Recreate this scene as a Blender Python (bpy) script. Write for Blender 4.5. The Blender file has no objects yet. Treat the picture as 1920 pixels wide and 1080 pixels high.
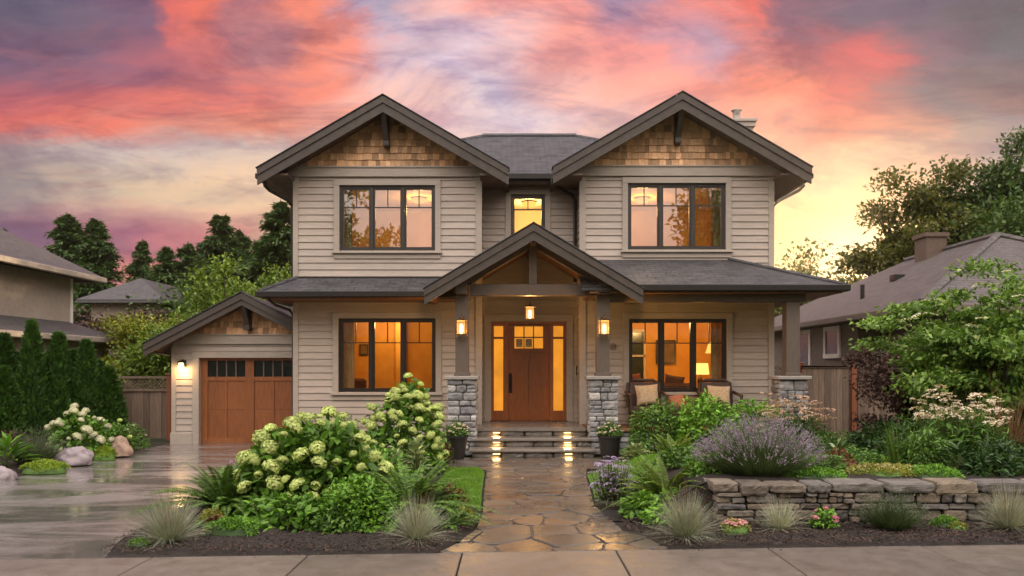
import bpy, bmesh, math, random
import numpy as np
from mathutils import Vector, Matrix, noise as mnoise
R = random.Random(11)
RN = np.random.default_rng(5)
S = bpy.context.scene
COL = S.collection
PI = math.pi
rad = math.radians

def lin(c):
    return tuple((v/255/12.92) if v/255 <= .04045 else ((v/255+.055)/1.055)**2.4 for v in c)

# ------------------------------------------------------------------ camera
cam_d = bpy.data.cameras.new('camera'); cam = bpy.data.objects.new('camera', cam_d); COL.objects.link(cam)
cam.location = (0, 0, 1.65); cam.rotation_euler = (rad(90), 0, 0)
cam_d.lens = 28.125; cam_d.sensor_width = 36; cam_d.shift_y = 0.078125
cam_d.clip_end = 3000; cam_d.clip_start = .05
cam_d.dof.use_dof = True; cam_d.dof.focus_distance = 11.5; cam_d.dof.aperture_fstop = 1.7
S.camera = cam
def PX(px, Y): return (px-960)/1500*Y
def PZ(py, Y): return 1.65+(690-py)/1500*Y

# ------------------------------------------------------------------ exposure, render settings
S.view_settings.view_transform = 'Standard'; S.view_settings.look = 'None'
S.view_settings.gamma = 1; S.view_settings.exposure = 0; S.view_settings.use_curve_mapping = False
S.render.engine = 'CYCLES'
S.cycles.use_denoising = True
S.cycles.max_bounces = 8; S.cycles.diffuse_bounces = 3; S.cycles.glossy_bounces = 4
S.cycles.transparent_max_bounces = 12; S.cycles.transmission_bounces = 4
S.cycles.sample_clamp_indirect = 4; S.cycles.caustics_reflective = False; S.cycles.caustics_refractive = False

# ------------------------------------------------------------------ sky
SUN_AZ, SUN_EL = rad(23.6), rad(6.2)
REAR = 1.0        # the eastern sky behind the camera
world = bpy.data.worlds.new('World'); S.world = world; world.use_nodes = True
class NT:
    """tiny helper to write node trees"""
    def __init__(s, nt): s.nt = nt; s.n = nt.nodes; s.l = nt.links
    def new(s, t, **kw):
        n = s.n.new(t)
        for k, v in kw.items():
            setattr(n, k, v)
        return n
    def setin(s, node, key, v):
        if v is None: return
        if hasattr(v, 'is_output') or isinstance(v, bpy.types.NodeSocket): s.l.new(v, node.inputs[key])
        else: node.inputs[key].default_value = v
    def math(s, op, a, b=None, c=None, clamp=False):
        n = s.new('ShaderNodeMath', operation=op, use_clamp=clamp)
        s.setin(n, 0, a); s.setin(n, 1, b); s.setin(n, 2, c); return n.outputs[0]
    def vmath(s, op, a, b=None, scale=None):
        n = s.new('ShaderNodeVectorMath', operation=op)
        s.setin(n, 0, a); s.setin(n, 1, b)
        if scale is not None: s.setin(n, 3, scale)
        return n.outputs['Value'] if op in ('DOT_PRODUCT', 'LENGTH', 'DISTANCE') else n.outputs[0]
    def mapr(s, v, a, b, c=0., d=1., smooth=False):
        n = s.new('ShaderNodeMapRange'); n.interpolation_type = 'SMOOTHSTEP' if smooth else 'LINEAR'
        s.setin(n, 0, v); s.setin(n, 1, a); s.setin(n, 2, b); s.setin(n, 3, c); s.setin(n, 4, d); return n.outputs[0]
    def ramp(s, v, stops, interp='LINEAR'):
        n = s.new('ShaderNodeValToRGB'); r = n.color_ramp; r.interpolation = interp
        s.setin(n, 0, v)
        while len(r.elements) < len(stops): r.elements.new(0.5)
        for e, (p, c) in zip(r.elements, stops):
            e.position = p; e.color = (c[0], c[1], c[2], 1)
        return n.outputs[0]
    def mix(s, f, a, b, blend='MIX', clamp=False):
        n = s.new('ShaderNodeMix', data_type='RGBA', blend_type=blend); n.clamp_result = clamp
        s.setin(n, 0, f)
        for k, v in ((6, a), (7, b)):
            if isinstance(v, tuple): v = (v[0], v[1], v[2], 1)
            s.setin(n, k, v)
        return n.outputs[2]
    def noise(s, vec, scale, detail=4, rough=.55, dist=0., out=0):
        n = s.new('ShaderNodeTexNoise'); s.setin(n, 'Vector', vec); n.inputs['Scale'].default_value = scale
        n.inputs['Detail'].default_value = detail; n.inputs['Roughness'].default_value = rough
        n.inputs['Distortion'].default_value = dist; return n.outputs[out]
    def comb(s, x, y, z):
        n = s.new('ShaderNodeCombineXYZ'); s.setin(n, 0, x); s.setin(n, 1, y); s.setin(n, 2, z); return n.outputs[0]
    def sep(s, v):
        n = s.new('ShaderNodeSeparateXYZ'); s.setin(n, 0, v); return n.outputs

w = NT(world.node_tree); w.n.clear()
d_ = w.new('ShaderNodeTexCoord').outputs['Generated']
x_, y_, z_ = w.sep(d_)
az = w.math('ARCTAN2', x_, y_)
el = w.math('DIVIDE', w.math('MULTIPLY', w.math('ARCSINE', z_), 180/PI), w.math('MAXIMUM', w.math('COSINE', az), .62))
cv = w.comb(az, w.math('MULTIPLY', el, PI/180*2.2), 0.3)           # cloud space, streaks lie flat
wn = w.noise(cv, 3.8, 8, .62, .8, out=1)
wx, wy, wz = w.sep(wn)
az2 = w.math('ADD', az, w.math('MULTIPLY', w.math('SUBTRACT', wx, .5), .27))
el2 = w.math('ADD', el, w.math('MULTIPLY', w.math('SUBTRACT', wy, .5), 5.5))
t = w.math('ADD', w.math('MULTIPLY', az2, 1/1.24), .5, clamp=True)
def azpos(px): return math.atan((px-960)/1500)/1.24+.5
rows = [
 (24.7, [(0,(92,86,108)),(230,(122,90,116)),(300,(215,105,98)),(380,(240,118,96)),(470,(190,118,122)),(610,(240,135,112)),(730,(175,165,190)),(850,(240,185,180)),(960,(250,162,150)),(1090,(244,155,148)),(1190,(150,138,170)),(1300,(228,135,132)),(1430,(225,105,98)),(1490,(120,84,112)),(1680,(84,76,106)),(1920,(74,78,92))]),
 (21.4, [(0,(128,90,112)),(200,(168,96,112)),(350,(205,112,112)),(480,(196,130,132)),(570,(244,140,118)),(750,(215,190,204)),(860,(236,214,226)),(960,(240,200,202)),(1080,(252,165,152)),(1190,(244,150,146)),(1310,(188,152,178)),(1400,(222,128,126)),(1500,(168,78,98)),(1620,(206,86,98)),(1760,(112,88,112)),(1920,(72,84,104))]),
 (18.8, [(0,(190,94,104)),(200,(218,112,106)),(420,(238,124,106)),(560,(242,142,122)),(780,(244,200,190)),(930,(238,222,226)),(1080,(250,190,178)),(1200,(250,168,155)),(1330,(248,150,134)),(1450,(252,138,114)),(1560,(206,92,98)),(1660,(150,98,112)),(1780,(104,96,116)),(1920,(118,96,108))]),
 (17.2, [(0,(216,104,98)),(160,(236,120,102)),(330,(232,150,128)),(470,(248,150,118)),(620,(245,165,142)),(960,(236,216,220)),(1250,(248,178,162)),(1420,(248,160,138)),(1560,(240,130,112)),(1700,(204,140,124)),(1800,(150,136,136)),(1920,(130,124,136))]),
 (15.4, [(0,(160,140,140)),(240,(214,196,184)),(480,(224,200,182)),(960,(236,206,196)),(1440,(240,180,148)),(1600,(226,184,150)),(1720,(196,158,142)),(1920,(148,140,146))]),
 (12.6, [(0,(150,140,138)),(200,(214,192,164)),(480,(240,206,168)),(960,(240,206,180)),(1450,(250,206,150)),(1600,(240,196,148)),(1750,(222,176,144)),(1920,(170,156,150))]),
 (9.6,  [(0,(124,90,116)),(200,(176,106,126)),(400,(206,126,128)),(500,(236,180,146)),(960,(240,200,165)),(1450,(246,206,128)),(1600,(244,204,132)),(1750,(240,200,150)),(1920,(205,175,155))]),
 (5.0,  [(0,(200,130,120)),(300,(224,136,126)),(500,(244,180,140)),(960,(245,200,150)),(1450,(248,212,140)),(1600,(250,220,158)),(1750,(250,214,160)),(1920,(225,190,155))]),
]
cols = [w.ramp(t, [(azpos(p), lin(c)) for p, c in r[1]], 'EASE') for r in rows]
acc = cols[-1]
for i in range(len(rows)-2, -1, -1):
    f = w.mapr(el2, rows[i+1][0], rows[i][0], 0, 1, True)
    acc = w.mix(f, acc, cols[i])
# fine cirrus texture and bright wisps
cn = w.noise(w.comb(w.math('ADD', w.math('ADD', az, 3.0), w.math('MULTIPLY', el, .006)), w.math('MULTIPLY', el, PI/180*3.6), 1.0), 5.0, 10, .66, 1.2)
cir = w.mapr(cn, .32, .68, .72, 1.08)
front = w.vmath('MULTIPLY', acc, w.ramp(w.mapr(cn, .34, .66), [(0, (.70, .68, .80)), (.45, (.98, .96, .98)), (1, (1.06, 1.03, 1.02))]))
cn2 = w.noise(w.comb(w.math('ADD', az, 8.0), w.math('MULTIPLY', el, PI/180*4.0), 2.0), 3.3, 8, .6, 1.4)
front = w.mix(w.mapr(cn2, .56, .72, 0, .16), front, lin((250, 150, 128)))
cn3 = w.noise(w.comb(w.math('ADD', az, 13.0), w.math('MULTIPLY', el, PI/180*4.6), 5.0), 4.2, 8, .6, 1.0)
front = w.mix(w.mapr(cn3, .52, .70, 0, .34), front, lin((118, 104, 134)))
cu = w.comb(w.math('ADD', az, 5.0), w.math('MULTIPLY', el, PI/180*2.4), 4.0)
ca1 = w.noise(cu, 4.2, 12, .64, .55); ca2 = w.noise(w.vmath('ADD', cu, (.030, -.045, 0.)), 4.2, 12, .64, .55)
relief = w.math('ADD', w.math('MULTIPLY', w.math('SUBTRACT', ca1, ca2), 5.0), .5, clamp=True)     # cloud edges lit from the low sun
lit = w.ramp(relief, [(0, (.78, .75, .86)), (.5, (1.02, 1.02, 1.02)), (1, (1.18, 1.12, 1.04))])
front = w.mix(w.mapr(el, 3, 13, .25, .95), front, w.vmath('MULTIPLY', front, lit))
front = w.mix(.06, front, lin((178, 160, 162)))
zen = lin((168, 158, 180))
front = w.mix(w.mapr(el2, 26, 55, 0, 1, True), front, tuple(v*1.15 for v in zen))
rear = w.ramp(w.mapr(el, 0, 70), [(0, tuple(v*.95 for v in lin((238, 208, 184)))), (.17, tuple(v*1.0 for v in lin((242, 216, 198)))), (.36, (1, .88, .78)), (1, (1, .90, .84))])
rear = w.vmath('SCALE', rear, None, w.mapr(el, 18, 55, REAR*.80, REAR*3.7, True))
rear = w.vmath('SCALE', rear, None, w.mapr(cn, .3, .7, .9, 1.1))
absaz = w.math('ABSOLUTE', az)
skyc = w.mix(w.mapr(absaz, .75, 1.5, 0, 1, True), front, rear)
sd = (math.sin(SUN_AZ)*math.cos(SUN_EL), math.cos(SUN_AZ)*math.cos(SUN_EL), math.sin(SUN_EL))
ca = w.math('MAXIMUM', w.vmath('DOT_PRODUCT', d_, sd), 0)
g1 = w.math('MULTIPLY', w.math('POWER', ca, 900), .6)
g2 = w.math('MULTIPLY', w.math('POWER', ca, 90), .0)
glow = w.vmath('ADD', w.vmath('SCALE', lin((255, 235, 190)), None, g1), w.vmath('SCALE', lin((255, 214, 120)), None, g2))
skyc = w.vmath('ADD', skyc, glow)
gr = w.mapr(z_, -.02, 0.0, 0, 1)
skyc = w.mix(gr, lin((70, 62, 55)), skyc)
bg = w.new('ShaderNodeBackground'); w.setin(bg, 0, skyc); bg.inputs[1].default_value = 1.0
sky = w.new('ShaderNodeTexSky', sky_type='NISHITA', sun_disc=False)
sky.sun_elevation = SUN_EL; sky.sun_rotation = SUN_AZ
bg2 = w.new('ShaderNodeBackground'); w.setin(bg2, 0, sky.outputs[0]); bg2.inputs[1].default_value = .003
ad = w.new('ShaderNodeAddShader'); w.l.new(bg.outputs[0], ad.inputs[0]); w.l.new(bg2.outputs[0], ad.inputs[1])
wo = w.new('ShaderNodeOutputWorld'); w.l.new(ad.outputs[0], wo.inputs[0])

# ------------------------------------------------------------------ sun
sl = bpy.data.lights.new('sun', 'SUN'); sl.energy = 3.6; sl.angle = rad(1.2); sl.color = (1, .66, .36)
so = bpy.data.objects.new('sun', sl); COL.objects.link(so)
so.rotation_euler = Vector(sd).to_track_quat('Z', 'Y').to_euler()

# ------------------------------------------------------------------ materials
MATS = {}
def newmat(name):
    m = bpy.data.materials.new(name); m.use_nodes = True
    t = NT(m.node_tree); t.n.clear()
    o = t.new('ShaderNodeOutputMaterial'); p = t.new('ShaderNodeBsdfPrincipled'); t.l.new(p.outputs[0], o.inputs[0])
    MATS[name] = m
    return m, t, p, o
def bump(t, p, h, strength=.3, dist=.01):
    b = t.new('ShaderNodeBump'); b.inputs['Strength'].default_value = strength; b.inputs['Distance'].default_value = dist
    t.setin(b, 'Height', h); t.l.new(b.outputs[0], p.inputs['Normal'])
def simple(name, c1, c2=None, rough=.6, scale=6., stretch=(1, 1, 1), bmp=.15, bd=.004, metal=0., island=0., spec=.5, detail=5):
    """noise-varied paint / wood / metal; island adds per-piece variation"""
    m, t, p, o = newmat(name)
    c2 = c2 or tuple(v*.8 for v in c1)
    co = t.new('ShaderNodeTexCoord').outputs['Object']
    mp = t.new('ShaderNodeMapping'); t.l.new(co, mp.inputs[0]); mp.inputs['Scale'].default_value = stretch
    vec = mp.outputs[0]
    if island:
        isl = t.new('ShaderNodeNewGeometry').outputs['Random Per Island']
        vec = t.vmath('ADD', vec, t.comb(t.math('MULTIPLY', isl, 37.), t.math('MULTIPLY', isl, 17.), 0.))
    n = t.noise(vec, scale, detail, .6)
    big = t.noise(co, .9, 3, .5)
    c = t.mix(t.mapr(n, .3, .7), c1, c2)
    c = t.vmath('SCALE', c, None, t.mapr(big, .3, .7, .9, 1.08))
    if island:
        c = t.vmath('SCALE', c, None, t.mapr(isl, 0, 1, 1-island, 1+island))
    t.setin(p, 'Base Color', c)
    t.setin(p, 'Roughness', t.mapr(n, .3, .7, max(rough-.08, .02), min(rough+.08, 1)))
    p.inputs['Metallic'].default_value = metal; p.inputs['Specular IOR Level'].default_value = spec
    bump(t, p, n, bmp, bd)
    return m
siding = simple('siding_paint', (.43, .362, .31), (.35, .292, .25), .55, 3., (1, 1, 14), .1, .002, island=.085)
trim = simple('trim_paint', (.40, .345, .295), (.34, .29, .245), .5, 4., (1, 1, 6), .08, .002)
bargem = simple('barge_paint', (.064, .050, .040), (.042, .032, .026), .5, 8., (1, 1, 1), .2, .002)
beamm = simple('beam_stain', (.095, .070, .054), (.060, .044, .034), .55, 10., (1, 1, 8), .3, .003)
postm = simple('post_paint', (.125, .095, .075), (.085, .064, .050), .55, 6., (8, 8, 1), .25, .002)
soffit = simple('cedar_soffit', (.20, .085, .035), (.13, .052, .022), .5, 4., (14, 1, 1), .3, .003)
soffd = simple('dark_soffit', (.12, .075, .05), (.085, .055, .04), .6, 4., (10, 1, 1), .2, .003)
shake = simple('cedar_shake', (.78, .50, .29), (.50, .27, .13), .75, 7., (6, 6, 1), .5, .006, island=.5)
shakeb = simple('shake_backing', (.07, .035, .02), None, .9)
doorw = simple('door_wood', (.36, .112, .026), (.19, .050, .011), .33, 5., (12, 12, 1), .2, .002, island=.1)
garw = simple('garage_door_wood', (.31, .112, .038), (.18, .058, .020), .38, 4., (12, 12, 1), .2, .002, island=.12)
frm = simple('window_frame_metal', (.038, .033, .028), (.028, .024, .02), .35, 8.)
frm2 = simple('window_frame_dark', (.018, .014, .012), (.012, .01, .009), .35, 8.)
gut = simple('gutter_metal', (.022, .02, .019), (.014, .013, .012), .35, 6., metal=.3)
blackm = simple('black_metal', (.02, .018, .016), (.012, .011, .01), .35, 9., metal=.6)
bronze = simple('bronze_metal', (.16, .085, .035), (.10, .05, .02), .35, 9., metal=.8)
steel = simple('galvanised_steel', (.62, .58, .55), (.45, .42, .4), .3, 9., metal=.9)
capm = simple('cap_stone', (.33, .30, .275), (.24, .22, .20), .7, 14., bmp=.4, bd=.006)
stepm = simple('step_stone', (.21, .18, .155), (.14, .12, .10), .28, 9., bmp=.4, bd=.006, island=.15)
mortar = simple('mortar', (.13, .12, .11), (.09, .083, .076), .9, 20.)
fencew = simple('weathered_fence', (.20, .14, .10), (.115, .078, .056), .8, 3., (14, 14, 1), .5, .006, island=.3)
fencer = simple('red_cedar_post', (.27, .085, .03), (.17, .05, .02), .6, 3., (12, 12, 1), .3, .004)
wallN = simple('neighbour_stucco', (.34, .28, .23), (.28, .23, .19), .8, 8., bmp=.2)
wallG = simple('neighbour_grey', (.17, .135, .115), (.13, .105, .09), .8, 6., (1, 1, 10), .2)
palet = simple('taupe_trim', (.30, .25, .21), (.24, .20, .17), .6, 5.)
whitet = simple('white_trim', (.72, .68, .63), (.62, .58, .54), .5, 5.)
roomw = simple('room_plaster', (.80, .46, .10), (.66, .34, .06), .8, 2.)
curtm = simple('curtain_linen', (.62, .42, .20), (.50, .32, .13), .85, 9.)
roomp = simple('pale_room_plaster', (.88, .80, .62), (.82, .72, .52), .8, 2.)
roomf = simple('room_floor', (.30, .14, .06), (.22, .10, .04), .4, 4., (1, 8, 1))
sofam = simple('sofa_fabric', (.16, .075, .04), (.10, .05, .03), .85, 14.)
wicker = simple('wicker_weave', (.075, .035, .02), (.03, .015, .01), .6, 60., bmp=.8, bd=.01)
pillowm = simple('pillow_fabric', (.62, .50, .33), (.40, .22, .10), .85, 34., bmp=.3)
rustp = simple('rust_pillow_fabric', (.30, .07, .03), (.42, .20, .10), .85, 26., bmp=.3)
potm = simple('dark_pot', (.022, .02, .018), (.012, .011, .01), .4, 9.)
bark = simple('tree_bark', (.11, .075, .05), (.05, .035, .024), .9, 5., (8, 8, 1), .7, .03)
asph = simple('asphalt', (.055, .053, .05), (.04, .038, .036), .5, 40., bmp=.5)
papr = simple('paper_note', (.75, .60, .38), (.60, .40, .20), .7, 60.)
inkm = simple('ink_line', (.10, .05, .02), None, .7)
picm = simple('picture_canvas', (.24, .15, .08), (.12, .10, .06), .7, 5.)
rug = simple('door_mat', (.20, .10, .06), (.12, .06, .035), .9, 40.)

def shingle_roof(name, ca, cb, dark, bw=.30, rh=.14):
    m, t, p, o = newmat(name)
    uv = t.new('ShaderNodeTexCoord').outputs['UV']
    b = t.new('ShaderNodeTexBrick'); t.l.new(uv, b.inputs[0]); b.offset = .5; b.squash = 1
    b.inputs['Color1'].default_value = (*ca, 1); b.inputs['Color2'].default_value = (*cb, 1); b.inputs['Mortar'].default_value = (*dark, 1)
    b.inputs['Scale'].default_value = 1; b.inputs['Mortar Size'].default_value = .014; b.inputs['Mortar Smooth'].default_value = .2
    b.inputs['Brick Width'].default_value = bw; b.inputs['Row Height'].default_value = rh; b.inputs['Bias'].default_value = 0
    n = t.noise(uv, 3.5, 6, .7); n2 = t.noise(uv, 90, 3, .6)
    # a lighter blend on scattered tabs and a wavy edge shade per row
    row = t.math('FRACT', t.math('DIVIDE', t.sep(uv)[1], rh))
    c = t.mix(t.mapr(n, .35, .7, 0, .6), b.outputs[0], tuple(v*1.7 for v in cb))
    c = t.vmath('SCALE', c, None, t.mapr(n2, .25, .75, .65, 1.3))
    t.setin(p, 'Base Color', c); p.inputs['Roughness'].default_value = .62
    h = t.math('ADD', t.math('MULTIPLY', t.math('SUBTRACT', 1., row), .8), t.math('ADD', t.math('MULTIPLY', b.outputs[1], -.6), t.math('MULTIPLY', n2, .35)))
    bump(t, p, h, .8, .014)
    return m
roofm = shingle_roof('asphalt_shingles', (.016, .017, .019), (.054, .053, .058), (.005, .005, .006), .26, .15)
roofn = shingle_roof('neighbour_shingles', (.055, .047, .045), (.085, .072, .067), (.018, .016, .015))
roofl = shingle_roof('grey_neighbour_shingles', (.04, .038, .04), (.06, .056, .058), (.02, .018, .018))

def island_stone(name, cs, rough=(.5, .8), sc=9., bd=.012, spec=.5):
    m, t, p, o = newmat(name)
    co = t.new('ShaderNodeTexCoord').outputs['Object']
    isl = t.new('ShaderNodeNewGeometry').outputs['Random Per Island']
    k = len(cs)-1
    base = t.ramp(isl, [(i/k, c) for i, c in enumerate(cs)])
    v2 = t.vmath('ADD', co, t.comb(t.math('MULTIPLY', isl, 51.), 0., t.math('MULTIPLY', isl, 23.)))
    n = t.noise(v2, sc*.35, 6, .65, .5); n2 = t.noise(v2, sc*3, 5, .65)
    c = t.vmath('SCALE', base, None, t.mapr(n, .3, .7, .60, 1.35))
    c = t.mix(t.mapr(n2, .52, .75, 0, .4), c, tuple(v*.35 for v in cs[0]))
    t.setin(p, 'Base Color', c)
    t.setin(p, 'Roughness', t.mapr(n, .3, .7, rough[0], rough[1])); p.inputs['Specular IOR Level'].default_value = spec
    bump(t, p, t.math('ADD', n, t.math('MULTIPLY', n2, .5)), .7, bd)
    return m
pierst = island_stone('pier_stone', [(.15, .15, .165), (.30, .29, .29), (.20, .195, .20), (.42, .40, .38), (.17, .17, .18), (.28, .25, .22)])
wallst = island_stone('wall_stone', [(.11, .085, .065), (.16, .145, .125), (.07, .06, .054), (.19, .15, .105), (.095, .09, .086), (.21, .18, .15), (.13, .095, .065)], (.55, .88), 8., .03)
bould = island_stone('boulder_stone', [(.30, .25, .26), (.24, .21, .24)], (.55, .85), 7., .03)
bould2 = island_stone('tan_boulder_stone', [(.36, .24, .18), (.30, .22, .17)], (.55, .85), 7., .03)
flag = island_stone('flagstone', [(.092, .068, .052), (.070, .066, .063), (.11, .074, .052), (.078, .072, .066), (.098, .081, .066), (.058, .057, .056), (.112, .084, .063)], (.20, .42), 4., .006, spec=.4)

def concrete(name, c1, c2, wet):
    m, t, p, o = newmat(name)
    co = t.new('ShaderNodeTexCoord').outputs['Object']
    isl = t.new('ShaderNodeNewGeometry').outputs['Random Per Island']
    big = t.noise(co, .75, 5, .6, .4); fine = t.noise(co, 60, 4, .7); mid = t.noise(co, 5, 6, .65)
    c = t.mix(t.mapr(big, .3, .7), c1, c2)
    c = t.vmath('SCALE', c, None, t.mapr(fine, .2, .8, .72, 1.25))
    c = t.vmath('SCALE', c, None, t.mapr(mid, .3, .7, .84, 1.12))
    c = t.vmath('SCALE', c, None, t.mapr(isl, 0, 1, .9, 1.08))
    if wet:
        mp = t.new('ShaderNodeMapping'); t.l.new(co, mp.inputs[0]); mp.inputs['Scale'].default_value = (.38, 1.2, 1)
        wn = t.noise(mp.outputs[0], 1.1, 5, .62, .7)
        wet_f = t.mapr(wn, .40, .60, 0, 1, True)
        c = t.vmath('SCALE', c, None, t.mapr(wet_f, 0, 1, 1.05, .72))
        t.setin(p, 'Roughness', t.mapr(wet_f, 0, 1, .36, .10))
        p.inputs['Specular IOR Level'].default_value = .7
        p.inputs['Coat Weight'].default_value = .6; t.setin(p, 'Coat Roughness', t.mapr(wet_f, 0, 1, .28, .06))
        h = t.math('ADD', t.math('MULTIPLY', fine, t.mapr(wet_f, 0, 1, .5, .04)), t.math('MULTIPLY', mid, .35))
        bump(t, p, h, .35, .006)
    else:
        t.setin(p, 'Roughness', t.mapr(mid, .3, .7, .30, .56))
        bump(t, p, t.math('ADD', fine, t.math('MULTIPLY', mid, .5)), .5, .004)
    t.setin(p, 'Base Color', c)
    return m
drivem = concrete('wet_concrete', (.20, .182, .172), (.13, .118, .11), True)
walkm = concrete('sidewalk_concrete', (.150, .124, .104), (.102, .084, .070), False)
jointm = simple('joint_gap', (.035, .03, .026), None, .9)
mulchm = simple('mulch', (.024, .015, .010), (.008, .006, .005), .9, 30., bmp=1., bd=.03)
chipm = simple('mulch_chips', (.075, .042, .027), (.016, .010, .007), .85, 20., island=.6)
soilg = simple('ground_cover_soil', (.05, .06, .025), (.03, .035, .017), .95, 3., bmp=.5, bd=.02)
turfm = simple('turf', (.06, .13, .014), (.045, .10, .012), .9, 12., bmp=.6, bd=.02)

def foliage(name, dark, light, trans=.20, rough=.5, tip=None):
    m, t, p, o = newmat(name)
    isl = t.new('ShaderNodeNewGeometry').outputs['Random Per Island']
    ob = t.new('ShaderNodeObjectInfo').outputs['Random']
    mid = tuple((a+b)/2 for a, b in zip(dark, light))
    stops = [(0, dark), (.5, mid), (.9, light)] + ([(1, tip)] if tip else [])
    c = t.ramp(isl, stops)
    c = t.vmath('SCALE', c, None, t.mapr(ob, 0, 1, .88, 1.12))
    co = t.new('ShaderNodeTexCoord').outputs['Object']
    c = t.vmath('SCALE', c, None, t.mapr(t.noise(co, 4, 3), .3, .7, .62, 1.12))
    t.setin(p, 'Base Color', c); p.inputs['Roughness'].default_value = rough; p.inputs['Specular IOR Level'].default_value = .35
    tr = t.new('ShaderNodeBsdfTranslucent'); t.setin(tr, 0, t.vmath('MULTIPLY', c, (1.25, 1.3, .7)))
    mx = t.new('ShaderNodeMixShader'); mx.inputs[0].default_value = trans
    t.l.new(p.outputs[0], mx.inputs[1]); t.l.new(tr.outputs[0], mx.inputs[2]); t.l.new(mx.outputs[0], o.inputs[0])
    return m
F = dict(
 hyd=foliage('hydrangea_leaf', (.045, .12, .012), (.17, .34, .04)),
 hydf=foliage('hydrangea_bloom', (.34, .46, .08), (.76, .84, .32), .2, .6),
 hydw=foliage('hydrangea_white_bloom', (.62, .62, .38), (.85, .84, .62), .2, .6),
 fern=foliage('fern_leaf', (.04, .10, .014), (.16, .29, .045)),
 fernb=foliage('bright_fern_leaf', (.07, .14, .014), (.19, .30, .035), tip=(.25, .10, .03)),
 shrub=foliage('shrub_leaf', (.04, .10, .014), (.14, .27, .045)),
 bright=foliage('bright_leaf', (.06, .16, .014), (.21, .42, .04)),
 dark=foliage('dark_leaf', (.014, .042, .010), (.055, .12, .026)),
 plum=foliage('plum_leaf', (.045, .022, .020), (.12, .065, .05)),
 rust=foliage('rust_leaf', (.09, .035, .015), (.20, .085, .035)),
 sage=foliage('sage_leaf', (.07, .09, .05), (.16, .19, .11)),
 lav=foliage('lavender_stem', (.05, .09, .03), (.13, .18, .07)),
 lavf=foliage('lavender_bloom', (.22, .17, .22), (.38, .30, .40), tip=(.30, .14, .52)),
 aster=foliage('aster_bloom', (.30, .18, .44), (.62, .50, .72)),
 lime=foliage('lime_leaf', (.15, .24, .015), (.33, .43, .04)),
 gold=foliage('gold_leaf', (.14, .16, .02), (.36, .33, .05), tip=(.55, .55, .3)),
 hosta=foliage('hosta_leaf', (.05, .10, .03), (.14, .22, .07), tip=(.5, .55, .33)),
 varieg=foliage('variegated_leaf', (.12, .19, .07), (.42, .48, .26)),
 grassb=foliage('blue_grass', (.20, .24, .15), (.52, .53, .41), tip=(.44, .28, .22)),
 grassg=foliage('tuft_grass', (.24, .27, .17), (.58, .57, .44)),
 redg=foliage('red_grass', (.08, .06, .02), (.26, .12, .06)),
 iris=foliage('iris_blade', (.05, .11, .015), (.14, .24, .03)),
 pinkf=foliage('pink_bloom', (.55, .22, .24), (.80, .45, .42)),
 magf=foliage('magenta_bloom', (.50, .10, .20), (.75, .30, .38)),
 sedum=foliage('sedum_bloom', (.50, .26, .18), (.82, .62, .48)),
 daisy=foliage('daisy_bloom', (.60, .42, .30), (.88, .80, .64)),
 lawn=foliage('lawn_blade', (.06, .15, .008), (.17, .34, .018)),
 thuja=foliage('thuja_scale', (.018, .058, .009), (.065, .15, .018), .2, .6),
 conif=foliage('conifer_needle', (.024, .056, .013), (.085, .155, .034), .2, .6),
 leafd=foliage('far_tree_leaf', (.032, .068, .012), (.09, .16, .028)),
 leafl=foliage('lime_tree_leaf', (.07, .13, .012), (.20, .30, .03)),
 leafy=foliage('yellow_tree_leaf', (.13, .16, .012), (.32, .34, .03)),
 maple=foliage('maple_leaf', (.05, .12, .016), (.22, .36, .06), .3, .5, tip=(.40, .46, .16)),
 warm=foliage('sunlit_tree_leaf', (.05, .07, .015), (.16, .16, .035), .4),
 stem=foliage('stem', (.05, .07, .02), (.10, .12, .04), .1),
)
def glass(name, refl, tint=(1, 1, 1)):
    m, t, p, o = newmat(name); t.n.remove(p)
    tr = t.new('ShaderNodeBsdfTransparent'); tr.inputs[0].default_value = (*tint, 1)
    gl = t.new('ShaderNodeBsdfGlossy'); gl.inputs['Roughness'].default_value = .0; gl.inputs[0].default_value = (1, .97, .95, 1)
    co = t.new('ShaderNodeTexCoord').outputs['Object']
    b = t.new('ShaderNodeBump'); b.inputs['Strength'].default_value = .02; b.inputs['Distance'].default_value = .02
    t.setin(b, 'Height', t.noise(co, 1.6, 2)); t.l.new(b.outputs[0], gl.inputs['Normal'])
    fr = t.new('ShaderNodeFresnel'); fr.inputs[0].default_value = 1.5
    mx = t.new('ShaderNodeMixShader'); t.setin(mx, 0, t.math('ADD', fr.outputs[0], refl, clamp=True))
    t.l.new(tr.outputs[0], mx.inputs[1]); t.l.new(gl.outputs[0], mx.inputs[2]); t.l.new(mx.outputs[0], o.inputs[0])
    return m
glassU = glass('coated_glass', .46); glassL = glass('clear_glass', .0); glassD = glass('dark_glass', .02, (.3, .3, .32)); glassC = None
def emis(name, c, s):
    m, t, p, o = newmat(name); t.n.remove(p)
    e = t.new('ShaderNodeEmission'); e.inputs[0].default_value = (*c, 1); e.inputs[1].default_value = s
    t.l.new(e.outputs[0], o.inputs[0]); return m
def lit_glass():
    m, t, p, o = newmat('lit_lantern_glass'); t.n.remove(p)
    e = t.new('ShaderNodeEmission'); e.inputs[0].default_value = (1, .48, .13, 1); e.inputs[1].default_value = 1.5
    tr = t.new('ShaderNodeBsdfTransparent'); mx = t.new('ShaderNodeMixShader'); mx.inputs[0].default_value = .55
    t.l.new(tr.outputs[0], mx.inputs[1]); t.l.new(e.outputs[0], mx.inputs[2]); t.l.new(mx.outputs[0], o.inputs[0]); return m
glassC = lit_glass()
bulbm = emis('lit_bulb', (1, .72, .36), 6.0)
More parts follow.
